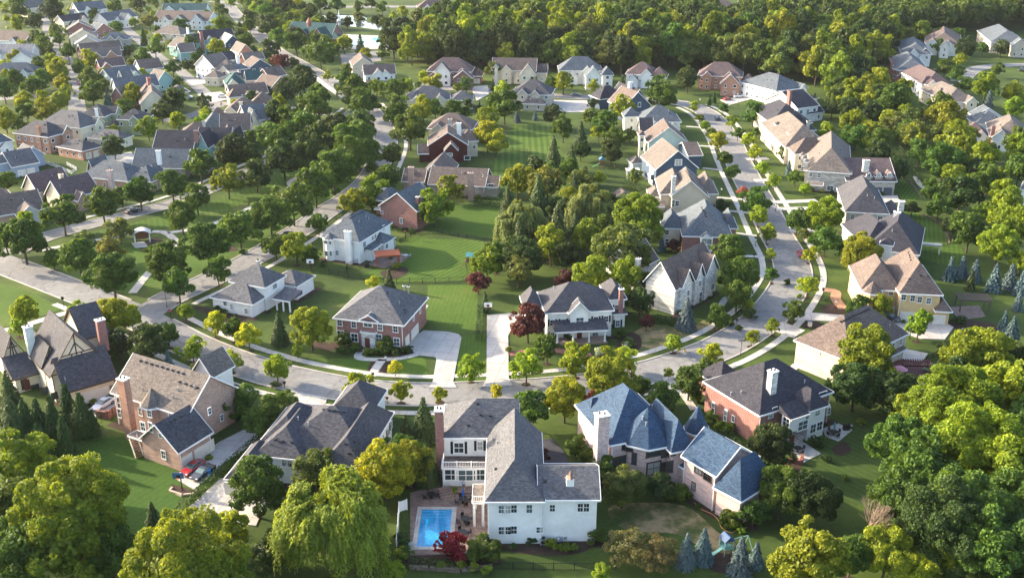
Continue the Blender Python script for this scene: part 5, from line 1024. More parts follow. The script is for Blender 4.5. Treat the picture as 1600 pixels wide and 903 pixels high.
# clipped hedges and evergreen rows
def hedge(pts, wd, ht, label, colour=(0.034,0.066,0.016), name='hedge'):
    l = [P(*p) for p in pts]; Pn, Nn, S, Hs = [], [], [], []
    for i in range(len(l)-1):
        a, b = l[i], l[i+1]; L = (b-a).length; e = (b-a)/L; n = Vector((-e.y, e.x, 0)); dens = int(L*70)
        u = RNG.uniform(0, L, dens); side_ = RNG.integers(0, 3, dens); v = RNG.uniform(-wd/2, wd/2, dens); z = RNG.uniform(0.05, ht, dens)
        v = np.where(side_ == 0, -wd/2, np.where(side_ == 1, wd/2, v)) + RNG.normal(0, 0.06, dens); z = np.where(side_ == 2, ht, z)+RNG.normal(0, 0.07, dens)
        q = np.stack([a.x+e.x*u+n.x*v, a.y+e.y*u+n.y*v, z], axis=1); nn = np.where((side_ == 2)[:, None], np.array([[0, 0, 1.0]]), np.array([[n.x, n.y, 0.2]])*np.sign(v)[:, None])
        Pn.append(q); Nn.append(nn+dirs(dens)*0.5); S.append(np.full(dens, 0.16)); Hs.append(np.clip(RNG.normal(0.5, 0.16, dens), 0, 1))
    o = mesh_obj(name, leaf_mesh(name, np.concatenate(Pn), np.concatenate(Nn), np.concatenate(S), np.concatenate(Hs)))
    o.color = (*colour, 1); return tag(o, label, 'hedge')
hedge([(272,812),(300,785),(345,742),(362,726),(390,702),(445,652)], 1.2, 1.3, 'long clipped green hedge between the two foreground concrete driveways')
hedge([(280,822),(340,830),(375,838)], 1.6, 1.2, 'low dark hedge along the bottom edge of the stained concrete driveway')
hedge([(748,535),(749,505),(750,485)], 1.2, 1.6, 'narrow tall clipped hedge between the manor lawn and the neighbouring driveway')
hedge([(0,700),(40,700),(90,708),(150,672)], 4.0, 4.5, 'tall thick dark evergreen hedge beside the lower left lawn', (0.026,0.052,0.014))
hedge([(742,321),(760,323),(780,325)], 1.4, 3.2, 'row of upright evergreens clipped together beside the ranch with stone chimneys')
hedge([(638,880),(690,885),(720,888)], 1.4, 0.7, 'low leafy hedge along the poolside terrace above the stone wall')
hedge([(1022,498),(1040,506),(1062,510)], 1.5, 1.2, 'rounded foundation hedge beneath the triple-gabled white house')
hedge([(1425,285),(1400,240),(1380,215)], 4.0, 2.0, 'wild hedgerow beside the narrow path at the right', (0.03,0.055,0.015))
hedge([(975,290),(1003,300)], 2.0, 2.0, 'green hedge behind the small brown patio pavilion')
hedge([(622,362),(650,366)], 1.2, 1.2, 'short clipped hedge beneath the brick gable house wall')
hedge([(240,184),(262,176),(275,182)], 4.0, 4.0, 'dark dense hedge across the street from the sage green houses')
hedge([(1120,668),(1150,700),(1170,712)], 2.0, 1.2, 'dark hedge between the curved concrete drive and the red brick house')
hedge([(1260,570),(1300,592),(1330,605)], 1.6, 1.2, 'dark hedge below the long wall of the buff brick corner house')
hedge([(1210,190),(1200,170)], 1.6, 1.0, 'low hedge by the upper row of cream houses')
# bare tree
def bare_tree(x, y, hm):
    p = P(x, y); root = empty('bare_tree', (p.x, p.y, 0)); rs = random.Random(5); a = MB(); tw = MB()
    def br(s, d, L, r, dep):
        e = s+d*L; (a if dep < 3 else tw).tube(s, e, r, r*0.6, 5 if dep < 3 else 3)
        if dep >= 6: return
        for k in range(3 if dep < 5 else 2):
            nd_ = (d+Vector((rs.uniform(-.55,.55), rs.uniform(-.55,.55), rs.uniform(-.1,.45)))).normalized(); br(e if k else s+d*L*0.8, nd_, L*rs.uniform(0.62,0.84), r*0.62, dep+1)
    br(Vector((0,0,0)), Vector((0,0,1)), hm*0.2, 0.22, 0)
    bm_ = plain('dead_bark', (0.25,0.185,0.14), 0.9, 0.1); a.obj('trunk', bm_, root); tw.obj('twigs', bm_, root)
    tag(root, 'bare leafless pinkish-brown tree standing among the bottom right trees', 'tree')
bare_tree(1350, 880, 15)
# the wood behind the houses
WL = []
def wood(poly, spacing, name_lab, kinds, wmin, wmax):
    out = []
    ys = [p[1] for p in poly]
    def inside_px(x, y):
        c = False; j = len(poly)-1
        for i in range(len(poly)):
            xi, yi = poly[i]; xj, yj = poly[j]
            if (yi > y) != (yj > y) and x < (xj-xi)*(y-yi)/(yj-yi)+xi: c = not c
            j = i
        return c
    wp = [P(*p) for p in poly]; x0, x1 = min(p.x for p in wp), max(p.x for p in wp); y0, y1 = min(p.y for p in wp), max(p.y for p in wp)
    yy = y0
    while yy < y1:
        xx = x0+random.uniform(0, spacing)
        while xx < x1:
            qx, qy = xx+random.uniform(-.35,.35)*spacing, yy+random.uniform(-.35,.35)*spacing
            px = pix((qx, qy, 0))
            if -30 < px[0] < 1640 and inside_px(*px): out.append((qy, qx, random.uniform(wmin, wmax), random.choice(kinds)))
            xx += spacing
        yy += spacing
    return out
W_A = wood([(612,124),(660,108),(760,112),(870,112),(975,116),(1090,112),(1185,120),(1205,128),(1260,130),(1300,155),(1375,130),(1385,92),(1440,64),(1545,52),(1640,50),(1640,18),(1560,10),(1460,22),(1300,14),(1210,36),(1150,50),(1080,44),(1000,42),(900,40),(800,44),(720,48),(660,62),(615,84)], 10.5, '', 'dddmmmdoy', 11, 16)
W_B = wood([(1385,240),(1420,215),(1560,215),(1640,235),(1640,300),(1600,310),(1560,300),(1500,312),(1440,290),(1400,262)], 11, '', 'mdyo', 8, 11) if False else []
ROADS = [(l1,8.5),(l2,8.0),(l3,7.0),(l4,6.0),(l5,5.5),(l6,6.0),(l7,6.0),(l8,9.0),(l9,7.0)]
def clear_spot(x, y, r):
    q = Vector((x, y, 0))
    for w, s_, ph in FOOT:
        d = q-w.A; a, b = d.dot(w.e), d.dot(w.n)
        if -r < a < w.L+r and -r < b < w.D+r: return False
    for L, dd in ROADS:
        for p in L:
            if abs(p.x-x) < dd and abs(p.y-y) < dd and (p.x-x)**2+(p.y-y)**2 < dd*dd: return False
    return True
def scatter(poly, spacing, kinds, wmin, wmax, cap=999):
    n = 0; its = wood(poly, spacing, '', kinds, wmin, wmax)
    for qy, qx, w_, k in its:
        if n >= cap or not clear_spot(qx, qy, w_*0.42): continue
        if any((r_.location.x-qx)**2+(r_.location.y-qy)**2 < ((W2+w_)*0.36)**2 for r_, k2, W2, px2 in PLANTS): continue
        plant_at((qx, qy), w_, k); n += 1
    print('scatter', n)
scatter([(0,0),(330,0),(400,60),(440,110),(480,170),(500,230),(400,250),(300,200),(250,180),(130,150),(100,60),(0,40)], 15, 'mmyyo', 4, 6)
scatter([(0,60),(100,70),(105,170),(0,230)], 15, 'mmyy', 5, 7)
scatter([(330,0),(480,14),(500,50),(530,80),(500,110),(440,90),(400,40)], 11, 'mmdy', 6, 9)
scatter([(1400,150),(1440,190),(1600,240),(1600,330),(1480,330),(1420,260),(1380,200)], 11, 'ymmo', 8, 12)
scatter([(1300,150),(1390,140),(1400,200),(1370,250),(1310,240)], 9, 'mdy', 7, 11)
scatter([(1480,330),(1600,330),(1600,420),(1520,410)], 10, 'ymd', 8, 12)
scatter([(780,300),(860,270),(990,330),(1020,400),(960,450),(800,450),(770,440),(830,380),(790,350)], 9, 'mdoye', 6, 10)
scatter([(620,150),(800,175),(790,190),(750,170),(650,180)], 8, 'mym', 5, 8)
scatter([(0,740),(70,720),(190,860),(210,903),(0,930)], 9.5, 'mld', 10, 13)
scatter([(1400,640),(1600,560),(1640,700),(1640,990),(1180,990),(1250,880),(1340,830),(1400,720)], 9.5, 'ydmd', 10, 14)
scatter([(210,850),(300,868),(420,868),(480,903),(200,950)], 8, 'dml', 5, 8)
scatter([(1150,760),(1210,740),(1290,790),(1340,830),(1250,880),(1180,880)], 8, 'dm', 6, 8)
W_A.sort()
lead = W_A[:285]; rest = W_A[285:]
for qy, qx, w_, k in lead:
    NK['m'] = NK['d'] = NK['o'] = NK['y'] = NK['l'] = 'woodland_tree'; plant_at((qx, qy), w_, random.choice('dmoyl') if random.random() < 0.3 else k, random.uniform(0.95, 1.55), lod=1, group='broadleaf trees of the wood behind the houses', label='green broadleaf tree packed into the dense wood behind the upper houses', record=False)
NK.update(l='maple_tree', m='shade_tree', d='oak_tree', o='crabapple_tree', y='ash_tree')
def mass(items, name, label, cat, lod=0):
    Vs, Fs, Sh, n0 = [], [], [], 0
    me0 = [getmesh('round', lod, v) for v in range(3)]; data = []
    for m_ in me0:
        v = np.empty(len(m_.vertices)*3, np.float32); m_.vertices.foreach_get('co', v); s = np.empty(len(m_.vertices), np.float32); m_.attributes['shade'].data.foreach_get('value', s); data.append((v.reshape(-1,3), s))
    for qy, qx, w_, k in items:
        v, s = data[random.randrange(3)]; a = random.uniform(0, 6.28); ca, sa = math.cos(a), math.sin(a); hh = w_*1.15
        q = np.stack([qx+w_*(v[:,0]*ca-v[:,1]*sa), qy+w_*(v[:,0]*sa+v[:,1]*ca), hh*(v[:,2]+0.72)], axis=1); Vs.append(q); Sh.append(np.clip(s+random.uniform(-.16,.22), 0, 1))
    V = np.concatenate(Vs); S = np.concatenate(Sh); n = len(V)//4
    me = bpy.data.meshes.new(name); me.vertices.add(4*n); me.vertices.foreach_set('co', V.astype(np.float32).ravel()); me.loops.add(4*n); me.loops.foreach_set('vertex_index', np.arange(4*n, dtype=np.int32))
    me.polygons.add(n); me.polygons.foreach_set('loop_start', np.arange(0,4*n,4,dtype=np.int32)); me.polygons.foreach_set('loop_total', np.full(n,4,np.int32)); me.update(calc_edges=True)
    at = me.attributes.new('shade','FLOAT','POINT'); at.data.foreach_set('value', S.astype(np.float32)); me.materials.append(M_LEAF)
    o = mesh_obj(name, me); o.color = (0.062,0.095,0.020,1); tag(o, label, cat, None, 'stuff'); return o
if rest: mass(rest, 'far_woodland', 'far side of the dense green wood reaching the top of the photo', 'woodland')
print('wood', len(W_A), 'plants', len(PLANTS))
# understory along wood edge and scattered shrubs round the houses
occ = [(p[3][0], p[3][1]) for p in PLANTS]
ns = 0
for w, s_, ph in FOOT:
    if s_ < 4.4 or w.opt.get('open') or w.z0 or w.L < 6: continue
    if not any(True for _ in [0]): continue
    p0 = [wpt(w,-1.5,-1.6,0), wpt(w,w.L+1.5,-1.6,0), wpt(w,w.L+1.5,0.2,0), wpt(w,-1.5,0.2,0)]
    mb = MB(); mb.face([(p.x,p.y,0.03+0.0008*(ns%9)) for p in p0]); structure(mb.obj('planting_bed', M_MULCH)); ns += 1
    k = int(w.L/2.6)
    for j in range(k):
        if random.random() < 0.35: continue
        q = wpt(w, (j+0.5)*w.L/k+random.uniform(-.4,.4), -1.2, 0); plant_at((q.x,q.y), random.uniform(0.9,1.7), random.choice('bBYb'))
def ring_bed(x, y, r=1.0):
    p = P(x, y) if not isinstance(x, Vector) else x
    mb = MB(); mb.face([(p.x+r*math.cos(a*math.pi/6), p.y+r*math.sin(a*math.pi/6), 0.045) for a in range(12)]); structure(mb.obj('planting_bed', M_MULCH))
for root, kind, Wm, px in list(PLANTS):
    if kind in 'yGlm' and px[1] > 320 and 2.2 < Wm < 7.5: ring_bed(Vector((root.location.x, root.location.y, 0)), 0, 0.9)
# ---------------- swimming pool ----------------
pa, pb, pc = P(651,855), P(701,855), P(700,797)
e = (pb-pa).normalized(); n = Vector((-e.y,e.x,0)); PW = (pb-pa).length; PL = (pc-pb).length
root = empty('swimming_pool', (pa+e*PW/2+n*PL/2)); O = root.location
mb = MB(); a = math.atan2(e.y, e.x); C_ = lambda u, v, z: (pa+e*u+n*v)+Vector((0,0,z))
for u, v, su, sv in ((PW/2,-0.35,PW+1.4,0.7),(PW/2,PL+0.35,PW+1.4,0.7),(-0.35,PL/2,0.7,PL),(PW+0.35,PL/2,0.7,PL)):
    c = C_(u,v,0.09); mb.box(tuple(c),(su,sv,0.2),a)
mb.obj('coping', M_WALK, root, O)
mb = MB(); mb.face([C_(0,0,0.14),C_(PW,0,0.14),C_(PW,PL,0.14),C_(0,PL,0.14)]); mb.obj('water', M_POOL, root, O)
mb = MB()
for k in range(3): c = C_(PW*0.4, PL-0.5-k*0.75, 0.145+0.003*k); mb.box(tuple(c),(PW*0.78,0.10,0.02),a)
mb.obj('steps', plain('pool_step',(0.10,0.42,0.62)), root, O)
mb = MB()
for dx in (0,0.5):
    q = C_(-0.3,PL*0.55+dx,0.2); mb.tube(q,q+Vector((0,0,0.8)),0.03); mb.tube(q+Vector((0,0,0.8)),q+e*0.7+Vector((0,0,0.7)),0.03); mb.tube(q+e*0.7+Vector((0,0,0.7)),q+e*0.8+Vector((0,0,-0.1)),0.03)
mb.obj('handrail', M_GREY, root, O)
tag(root, 'rectangular bright blue swimming pool with pale coping on paver patio', 'swimming pool'); LAND.append((676,826,'swimming pool'))
c1, c2 = P(575,66), P(558,66)
root = empty('community_pool', c1); q = [P(545,71),P(597,70),P(592,60),P(560,59)]
mb = MB(); mb.prism([p+Vector((0,0,0)) for p in [P(520,78),P(612,77),P(612,57),P(530,54)]],[p+Vector((0,0,0.1)) for p in [P(520,78),P(612,77),P(612,57),P(530,54)]]); mb.obj('deck', M_WALK, root, c1)
mb = MB(); mb.face([p+Vector((0,0,0.16)) for p in q]); mb.obj('water', plain('aqua_water',(0.10,0.45,0.52),0.1,0.5), root, c1)
tag(root, 'distant turquoise community pool on a pale deck beside the clubhouse', 'swimming pool')
mb = MB(); p = P(530,34); mb.tube((p.x,p.y,0),(p.x,p.y,0.6),2.0,2.0,10); mb.lathe([(0.9,0.6),(0.7,3),(0.25,6),(0.02,8)],(p.x,p.y,0),8,1)
tag(mb.obj('fountain', [M_KERB, plain('spray',(0.75,0.8,0.82),0.4)]), 'white fountain spraying in the distant pond', 'fountain')
# ---------------- cars ----------------
def ring_loft(stations, closed=True):
    a = MB(); n = len(stations[0]); 
    for s in stations: a.v += s
    for i in range(len(stations)-1):
        for k in range(n):
            j = (k+1)%n; a.f.append((i*n+k,i*n+j,(i+1)*n+j,(i+1)*n+k)); a.m.append(0)
    a.f.append(tuple(range(n-1,-1,-1))); a.f.append(tuple(range((len(stations)-1)*n, len(stations)*n))); a.m += [0,0]; return a
def smoothm(o, lv=1):
    for p in o.data.polygons: p.use_smooth = True
def make_car(kind):
    root = empty('parked_'+('car' if kind == 'sedan' else 'suv'), (0,0,0)); L = 4.75; hw = 0.92
    top = {'sedan': [(-2.37,0.72),(-2.2,0.95),(-1.5,1.02),(-0.6,1.0),(0.9,0.98),(1.7,0.88),(2.25,0.70),(2.38,0.55)], 'suv': [(-2.37,0.85),(-2.25,1.10),(-1.5,1.12),(-0.6,1.12),(0.9,1.10),(1.7,1.0),(2.25,0.85),(2.38,0.62)]}[kind]
    st = []
    for x, zt in top:
        f = 0.86 if abs(x) > 2.3 else 0.95 if abs(x) > 2.1 else 1.0; w_ = hw*f; zb = 0.28 if abs(x) < 2.3 else 0.4
        st.append([(x,-w_*0.92,zb),(x,w_*0.92,zb),(x,w_,zb+0.15),(x,w_,zt-0.14),(x,w_*0.88,zt),(x,-w_*0.88,zt),(x,-w_,zt-0.14),(x,-w_,zb+0.15)])
    body = ring_loft(st).obj('body', M_PAINT, root); 
    cab = {'sedan': [(-1.75,1.0,1.02,0.80),(-1.05,1.0,1.36,0.66),(-0.55,1.0,1.45,0.63),(0.15,1.0,1.43,0.63),(1.05,0.96,1.0,0.78)], 'suv': [(-2.2,1.1,1.14,0.82),(-1.9,1.1,1.62,0.70),(-0.8,1.1,1.74,0.68),(0.2,1.1,1.70,0.68),(1.1,1.08,1.12,0.80)]}[kind]
    st = [[(x,-0.82,zb-0.06),(x,0.82,zb-0.06),(x,w_,zt),(x,-w_,zt)] for x, zb, zt, w_ in cab]; ring_loft(st).obj('windows', M_GLASS, root)
    rf = [(x,zt,w_) for x, zb, zt, w_ in cab[1:-1]]; st = [[(x,-w_*0.98,zt-0.02),(x,w_*0.98,zt-0.02),(x,w_*0.9,zt+0.05),(x,-w_*0.9,zt+0.05)] for x, zt, w_ in rf]; ring_loft(st).obj('roof', M_PAINT, root)
    for x in (-1.42, 1.45):
        for y in (-0.84, 0.84):
            mb = MB(); s_ = 1 if y > 0 else -1
            mb.tube((x,y-0.11,0.34),(x,y+0.11,0.34),0.34,0.34,14); wh = mb.obj('wheel', M_TYRE, root); mb = MB(); mb.tube((x,y+s_*0.10,0.34),(x,y+s_*0.125,0.34),0.22,0.2,10); mb.obj('rim', M_CHROME, wh)
    for y in (-0.62, 0.62):
        mb = MB(); mb.box((2.28,y,0.66),(0.14,0.36,0.14)); mb.obj('headlight', M_LAMP, root); mb = MB(); mb.box((-2.31,y,0.80),(0.10,0.34,0.14)); mb.obj('taillight', plain('red_lamp',(0.4,0.02,0.02),0.3), root)
    for y in (-0.98, 0.98): mb = MB(); mb.box((0.75,y,0.98),(0.18,0.18,0.12)); mb.obj('mirror', M_PAINT, root)
    return root
PROTO = {}
def car(kind, x, y, x2, y2, col, label, name=None):
    p, q = P(x, y), P(x2, y2); d = q-p; ang = math.atan2(d.y, d.x)
    if kind not in PROTO:
        r_ = make_car(kind); PROTO[kind] = r_; CH.update({o.name: list(o.children) for o in [r_]+list(r_.children)})
    else: r_ = copy_tree(PROTO[kind])
    r_.location = (p.x, p.y, 0.16 if True else 0); r_.rotation_euler = (0,0,ang); tag(r_, label, 'car', 'cars parked around the neighbourhood')
    for c in (r_.children if r_ is PROTO[kind] else [o for o in bpy.data.objects if o.parent is r_]): c.color = (*col, 1)
    return r_
WH, BK, RD, SV, DB = (0.72,0.73,0.75), (0.018,0.018,0.022), (0.30,0.012,0.02), (0.45,0.47,0.50), (0.05,0.06,0.09)
car('sedan',162,636,151,643,WH,'white sedan parked outside the tudor house garage doors')
car('sedan',302,736,291,744,RD,'red sedan parked left of the black one on the foreground driveway')
car('sedan',318,743,307,751,BK,'black sedan parked right of the red one on the foreground driveway')
car('suv',1389,500,1399,503,DB,'dark blue hatchback parked in front of the yellow stucco house garage')
car('sedan',1252,400,1250,396,RD,'maroon car parked at the kerb on the bending street')
car('sedan',207,333,216,330,BK,'dark car parked under trees on the park side street')
car('sedan',450,370,457,366,BK,'black car parked at the kerb behind the white house by the pergola')
car('suv',608,246,609,241,WH,'white van parked on the tree-lined road near the maroon gables')
car('sedan',900,151,910,151,DB,'dark blue car parked before the white stucco slate-roofed house')
car('sedan',1136,157,1145,155,RD,'dark red car on the driveway of the brick house with portico')
car('sedan',1154,153,1164,152,WH,'white sedan on the driveway of the brick house with portico')
car('suv',1121,188,1118,184,BK,'dark car driving up the street near the pale cream corner house')
car('sedan',348,153,356,153,WH,'white sedan parked on the pale driveway below the cream mauve-roofed house')
car('sedan',315,123,323,122,SV,'silver car parked beside the alley near the tall white gable house')
car('sedan',293,154,299,154,WH,'white car parked behind the small grey alley garage')
car('sedan',106,101,108,96,WH,'white car parked on the narrow far left street, farther one')
car('sedan',124,132,126,137,RD,'red car parked on the narrow far left street, nearer one')
car('sedan',275,95,281,97,DB,'dark blue car parked along the upper alley')
car('sedan',259,76,264,78,WH,'white car parked along the upper alley beneath trees')
car('sedan',1512,124,1516,121,WH,'white car parked where the upper right street curves')
car('suv',1596,112,1600,110,BK,'dark car at the right edge on the upper right street')
car('suv',1462,113,1458,110,BK,'dark car parked beside the brick house near woods')
# ---------------- street furniture ----------------
def lamp_post(x, y, h, label, small=False):
    p = P(x, y); r_ = empty('lamp_post', (p.x,p.y,0)); mb = MB(); mb.tube((0,0,0),(0,0,0.5),0.14,0.09,8); mb.tube((0,0,0.5),(0,0,h-0.6),0.07,0.05,8); mb.obj('pole', M_BLACK, r_)
    mb = MB(); mb.lathe([(0.10,h-0.6),(0.24,h-0.35),(0.22,h-0.05),(0.05,h+0.05)],(0,0,0),8); mb.obj('lantern', M_LAMP, r_); mb = MB(); mb.lathe([(0.27,h-0.02),(0.18,h+0.12),(0.02,h+0.25)],(0,0,0),8); mb.obj('lantern_cap', M_BLACK, r_)
    tag(r_, label, 'street lamp', 'black lantern lamp posts')
for x, y, h, lb in ((261,480,4.8,'tall black lamp post at the intersection corner'),(349,592,2.2,'short black lantern post at the brick house front lawn'),(1093,170,4.2,'black lamp post by the upper street corner island'),(1153,166,2.2,'short lamp post beside the upper curved driveway'),(1133,275,2.2,'short lamp post in the garden strip by the navy gable house'),
   (1127,305,2.2,'short lamp post in the garden strip by the greige house'),(263,210,2.6,'short lamp post under the golden tree by the sage house'),(1180,385,2.2,'short lamp post on the lawn beside the house with tall white window'),(1306,482,2.0,'small lamp post in the flower bed before the yellow stucco house'),(603,567,1.6,'small lamp post beside the manor front steps'),(1212,330,2.2,'short lamp post near the stone house with dormers'),(196,435,2.4,'short lamp post on the park lawn beside the road')):
    lamp_post(x, y, h, lb)
def mailbox(x, y, label):
    p = P(x, y); r_ = empty('mailbox', (p.x,p.y,0)); mb = MB(); mb.box((0,0,0.55),(0.12,0.12,1.1)); mb.box((0,0,0.95),(0.5,0.08,0.08)); mb.obj('post', M_BLACK, r_)
    mb = MB(); mb.tube((-0.28,0,1.25),(0.28,0,1.25),0.16,0.16,8); mb.box((0,0,1.14),(0.56,0.3,0.2)); mb.obj('box', M_BLACK, r_); tag(r_, label, 'mailbox', 'black kerbside mailboxes')
for x, y, lb in ((445,606,'black mailbox by the verge left of the foreground driveway'),(605,630,'black mailbox across the road from the brick manor'),(583,592,'black mailbox where the manor steps meet the road'),(1151,507,'black mailbox on the verge below the white gabled house'),(1232,500,'black mailbox by the yellow stucco house driveway'),(1160,325,'black mailbox by the greige house verge'),(1178,404,'black mailbox on the inner verge of the bend')):
    mailbox(x, y, lb)
def pole_sign(x, y, h, label, kind):
    p = P(x, y); r_ = empty({'stop':'stop_sign','back':'road_sign','street':'street_name_sign'}[kind], (p.x,p.y,0)); mb = MB(); mb.tube((0,0,0),(0,0,h),0.06,0.05,8); mb.obj('post', M_BLACK, r_)
    if kind == 'street':
        mb = MB(); mb.box((0,0,h-0.1),(1.5,0.05,0.25)); mb.box((0,0,h-0.4),(0.05,1.3,0.22)); mb.obj('blade', M_BLACK, r_)
    else:
        mb = MB(); k = 8; rr = 0.42; z = h-0.35; q = [(rr*math.cos(math.pi/8+i*math.pi/4), rr*math.sin(math.pi/8+i*math.pi/4)) for i in range(8)]
        mb.prism([(a,-0.03,z+b) for a,b in q],[(a,0.03,z+b) for a,b in q]); mb.obj('sign_plate', plain('sign_red',(0.42,0.02,0.03),0.4) if kind == 'stop' else M_BLACK, r_)
        if kind == 'stop':
            fc = bpy.data.curves.new('lettering', 'FONT'); fc.body = 'STOP'; fc.size = 0.28; fc.align_x = 'CENTER'; fc.align_y = 'CENTER'; fc.extrude = 0.003
            tmp = bpy.data.objects.new('tmp_lettering', fc); COL.objects.link(tmp); bpy.context.view_layer.update(); me_ = bpy.data.meshes.new_from_object(tmp); bpy.data.objects.remove(tmp); me_.materials.clear(); me_.materials.append(M_WHITE)
            t_ = bpy.data.objects.new('lettering', me_); link(t_, r_); t_.location = (0,-0.04,z); t_.rotation_euler = (math.pi/2,0,0)
    tag(r_, label, 'sign')
pole_sign(267,500,2.6,'red octagonal stop sign on a black post at the intersection','stop'); pole_sign(100,480,2.6,'dark sign seen from behind on the verge of the left road','back'); pole_sign(1157,556,3.6,'black street name sign post with crossed blades on the outer verge','street')
p = P(1069,549); mb = MB(); mb.lathe([(0.16,0),(0.14,0.1),(0.12,0.55),(0.16,0.6),(0.1,0.75),(0.02,0.8)],(p.x,p.y,0),10); mb.box((p.x,p.y,0.45),(0.5,0.14,0.14)); tag(mb.obj('fire_hydrant', plain('hydrant_yellow',(0.6,0.38,0.03),0.4)), 'yellow fire hydrant on the grass verge inside the bend', 'fire hydrant')
def hoop(x, y, h, label, bb=M_WHITE, polem=None):
    p = P(x, y); r_ = empty('basketball_hoop', (p.x,p.y,0)); mb = MB(); mb.tube((0,0,0),(0,0,h-0.9),0.1); mb.tube((0,0,h-0.9),(0,-0.9,h-0.4),0.07); mb.obj('pole', polem or M_BLACK, r_)
    mb = MB(); mb.box((0,-0.95,h),(1.8,0.06,1.1)); b = mb.obj('backboard', bb, r_); mb = MB(); mb.tube((0,-1.25,h-0.35),(0,-1.25,h-0.31),0.24,0.24,12); mb.obj('rim', plain('rim_orange',(0.5,0.12,0.03)), r_); mb = MB(); mb.box((0,-0.99,h-0.12),(0.6,0.03,0.42)); mb.obj('target_square', M_BLACK, b)
    tag(r_, label, 'basketball hoop')
hoop(285,766,3.4,'basketball hoop with blue board and yellow top beside the red sedan',plain('board_blue',(0.08,0.17,0.30)))
hoop(487,425,3.2,'white basketball hoop on the lawn behind the farmhouse'); hoop(763,493,3.0,'dark basketball hoop at the top of the manor neighbour driveway'); hoop(634,372,2.8,'black hoop on pole beside the white house by the pergola',M_BLACK); hoop(1421,530,3.0,'hoop behind the round green tree by the buff brick corner house')
# ---------------- fences, walls ----------------
def fence(pts, label, h=1.3, name='metal_fence', mat=None, gap=0.22, solid=False):
    l = [P(*p) for p in pts]; r_ = empty(name, l[0]); mat = mat or M_BLACK; O = r_.location
    for i in range(len(l)-1):
        a, b = l[i], l[i+1]; L = (b-a).length; ang = math.atan2((b-a).y,(b-a).x); c = (a+b)/2; mb = MB()
        if solid: mb.box((c.x,c.y,h/2+0.05),(L,0.06,h-0.1),ang)
        else:
            mb.box((c.x,c.y,h-0.12),(L,0.05,0.05),ang); mb.box((c.x,c.y,0.15),(L,0.05,0.05),ang); k = int(L/gap)
            for j in range(k): q = a+(b-a)*((j+0.5)/k); mb.box((q.x,q.y,h/2),(0.03,0.03,h),ang)
        mb.obj('panel', mat, r_, O); k = max(1, int(L/2.6))
        for j in range(k+(i == len(l)-2)): q = a+(b-a)*(j/k); m2 = MB(); m2.box((q.x,q.y,h/2+0.05),(0.1 if not solid else 0.16,)*2+(h+0.1,),ang); m2.obj('post', mat, r_, O)
    tag(r_, label, 'fence')
fence([(770,889),(865,890),(962,890),(953,838)],'black metal fence round the lawn below the white pool house')
fence([(514,428),(545,434),(600,442),(680,442),(745,438)],'black metal fence crossing the lawn behind the brick manor',1.3)
fence([(541,426),(543,418),(562,411)],'short dark fence beside the white house near the grill',1.3)
fence([(625,380),(650,364),(690,366),(770,380)],'black metal fence behind the brick gable house lawn',1.2)
fence([(770,271),(815,272),(824,258),(824,238),(790,236),(770,236)],'black metal fence round the middle back lawns',1.2)
fence([(1436,383),(1480,384)],'dark fence on the lawn beside the charcoal-roofed house',1.2); fence([(1447,565),(1480,548)],'dark fence behind the maroon deck pergola',1.3)
fence([(880,250),(905,300)],'dark fence at the end of the striped long lawn',1.2)
fence([(620,858),(624,800),(636,796)],'white solid vinyl fence between the willow and the pool',1.9,'vinyl_fence',M_WHITE,0.2,True)
fence([(641,760),(643,725),(652,722)],'white solid fence between the dark conifer and the brick chimney',1.9,'vinyl_fence',M_WHITE,0.2,True)
fence([(70,256),(84,260),(112,272),(120,266),(105,258)],'white picket fence round the small yard of the orange brick garage',1.1,'picket_fence',M_WHITE,0.25)
def stone_wall(pts, h, wd, label, mat):
    l = [P(*p) for p in pts]; mb = MB(); rs = random.Random(3)
    for i in range(len(l)-1):
        a, b = l[i], l[i+1]; L = (b-a).length; k = max(1, int(L/0.9)); ang = math.atan2((b-a).y,(b-a).x)
        for j in range(k):
            q = a+(b-a)*((j+0.5)/k); 
            for z in (0, 1): mb.box((q.x+rs.uniform(-.08,.08),q.y+rs.uniform(-.1,.1),h*(0.25+0.5*z)),(L/k*rs.uniform(.8,.97),wd*rs.uniform(.8,1.1),h*0.48),ang+rs.uniform(-.08,.08))
    tag(mb.obj('stone_wall', mat), label, 'wall')
ROCK = plain('rough_stone',(0.13,0.105,0.08),0.9,0.1,var=0.3)
stone_wall([(640,888),(680,891),(720,893),(770,886)],0.6,0.5,'rough stone retaining wall below the swimming pool terrace',ROCK)
stone_wall([(270,762),(266,768),(285,775),(305,772),(308,766)],0.35,0.35,'low curved stone edging round the basketball hoop bed',plain('edging_stone',(0.42,0.33,0.26)))
stone_wall([(1232,722),(1252,726),(1253,716)],0.9,0.5,'low red brick wall beside the lower patio',wallmat('patio_red',(0.28,0.09,0.06),'brick'))
stone_wall([(152,652),(168,655),(182,646)],1.6,0.5,'brick retaining wall below the white sedan',wallmat('retain_red',(0.20,0.09,0.07),'brick'))
stone_wall([(1440,335),(1470,350),(1482,372),(1483,382)],0.4,0.5,'low stone edging round the curved right back lawn',ROCK); stone_wall([(1420,282),(1437,307)],0.5,0.5,'low pale wall beside the striped strip of lawn',ROCK)
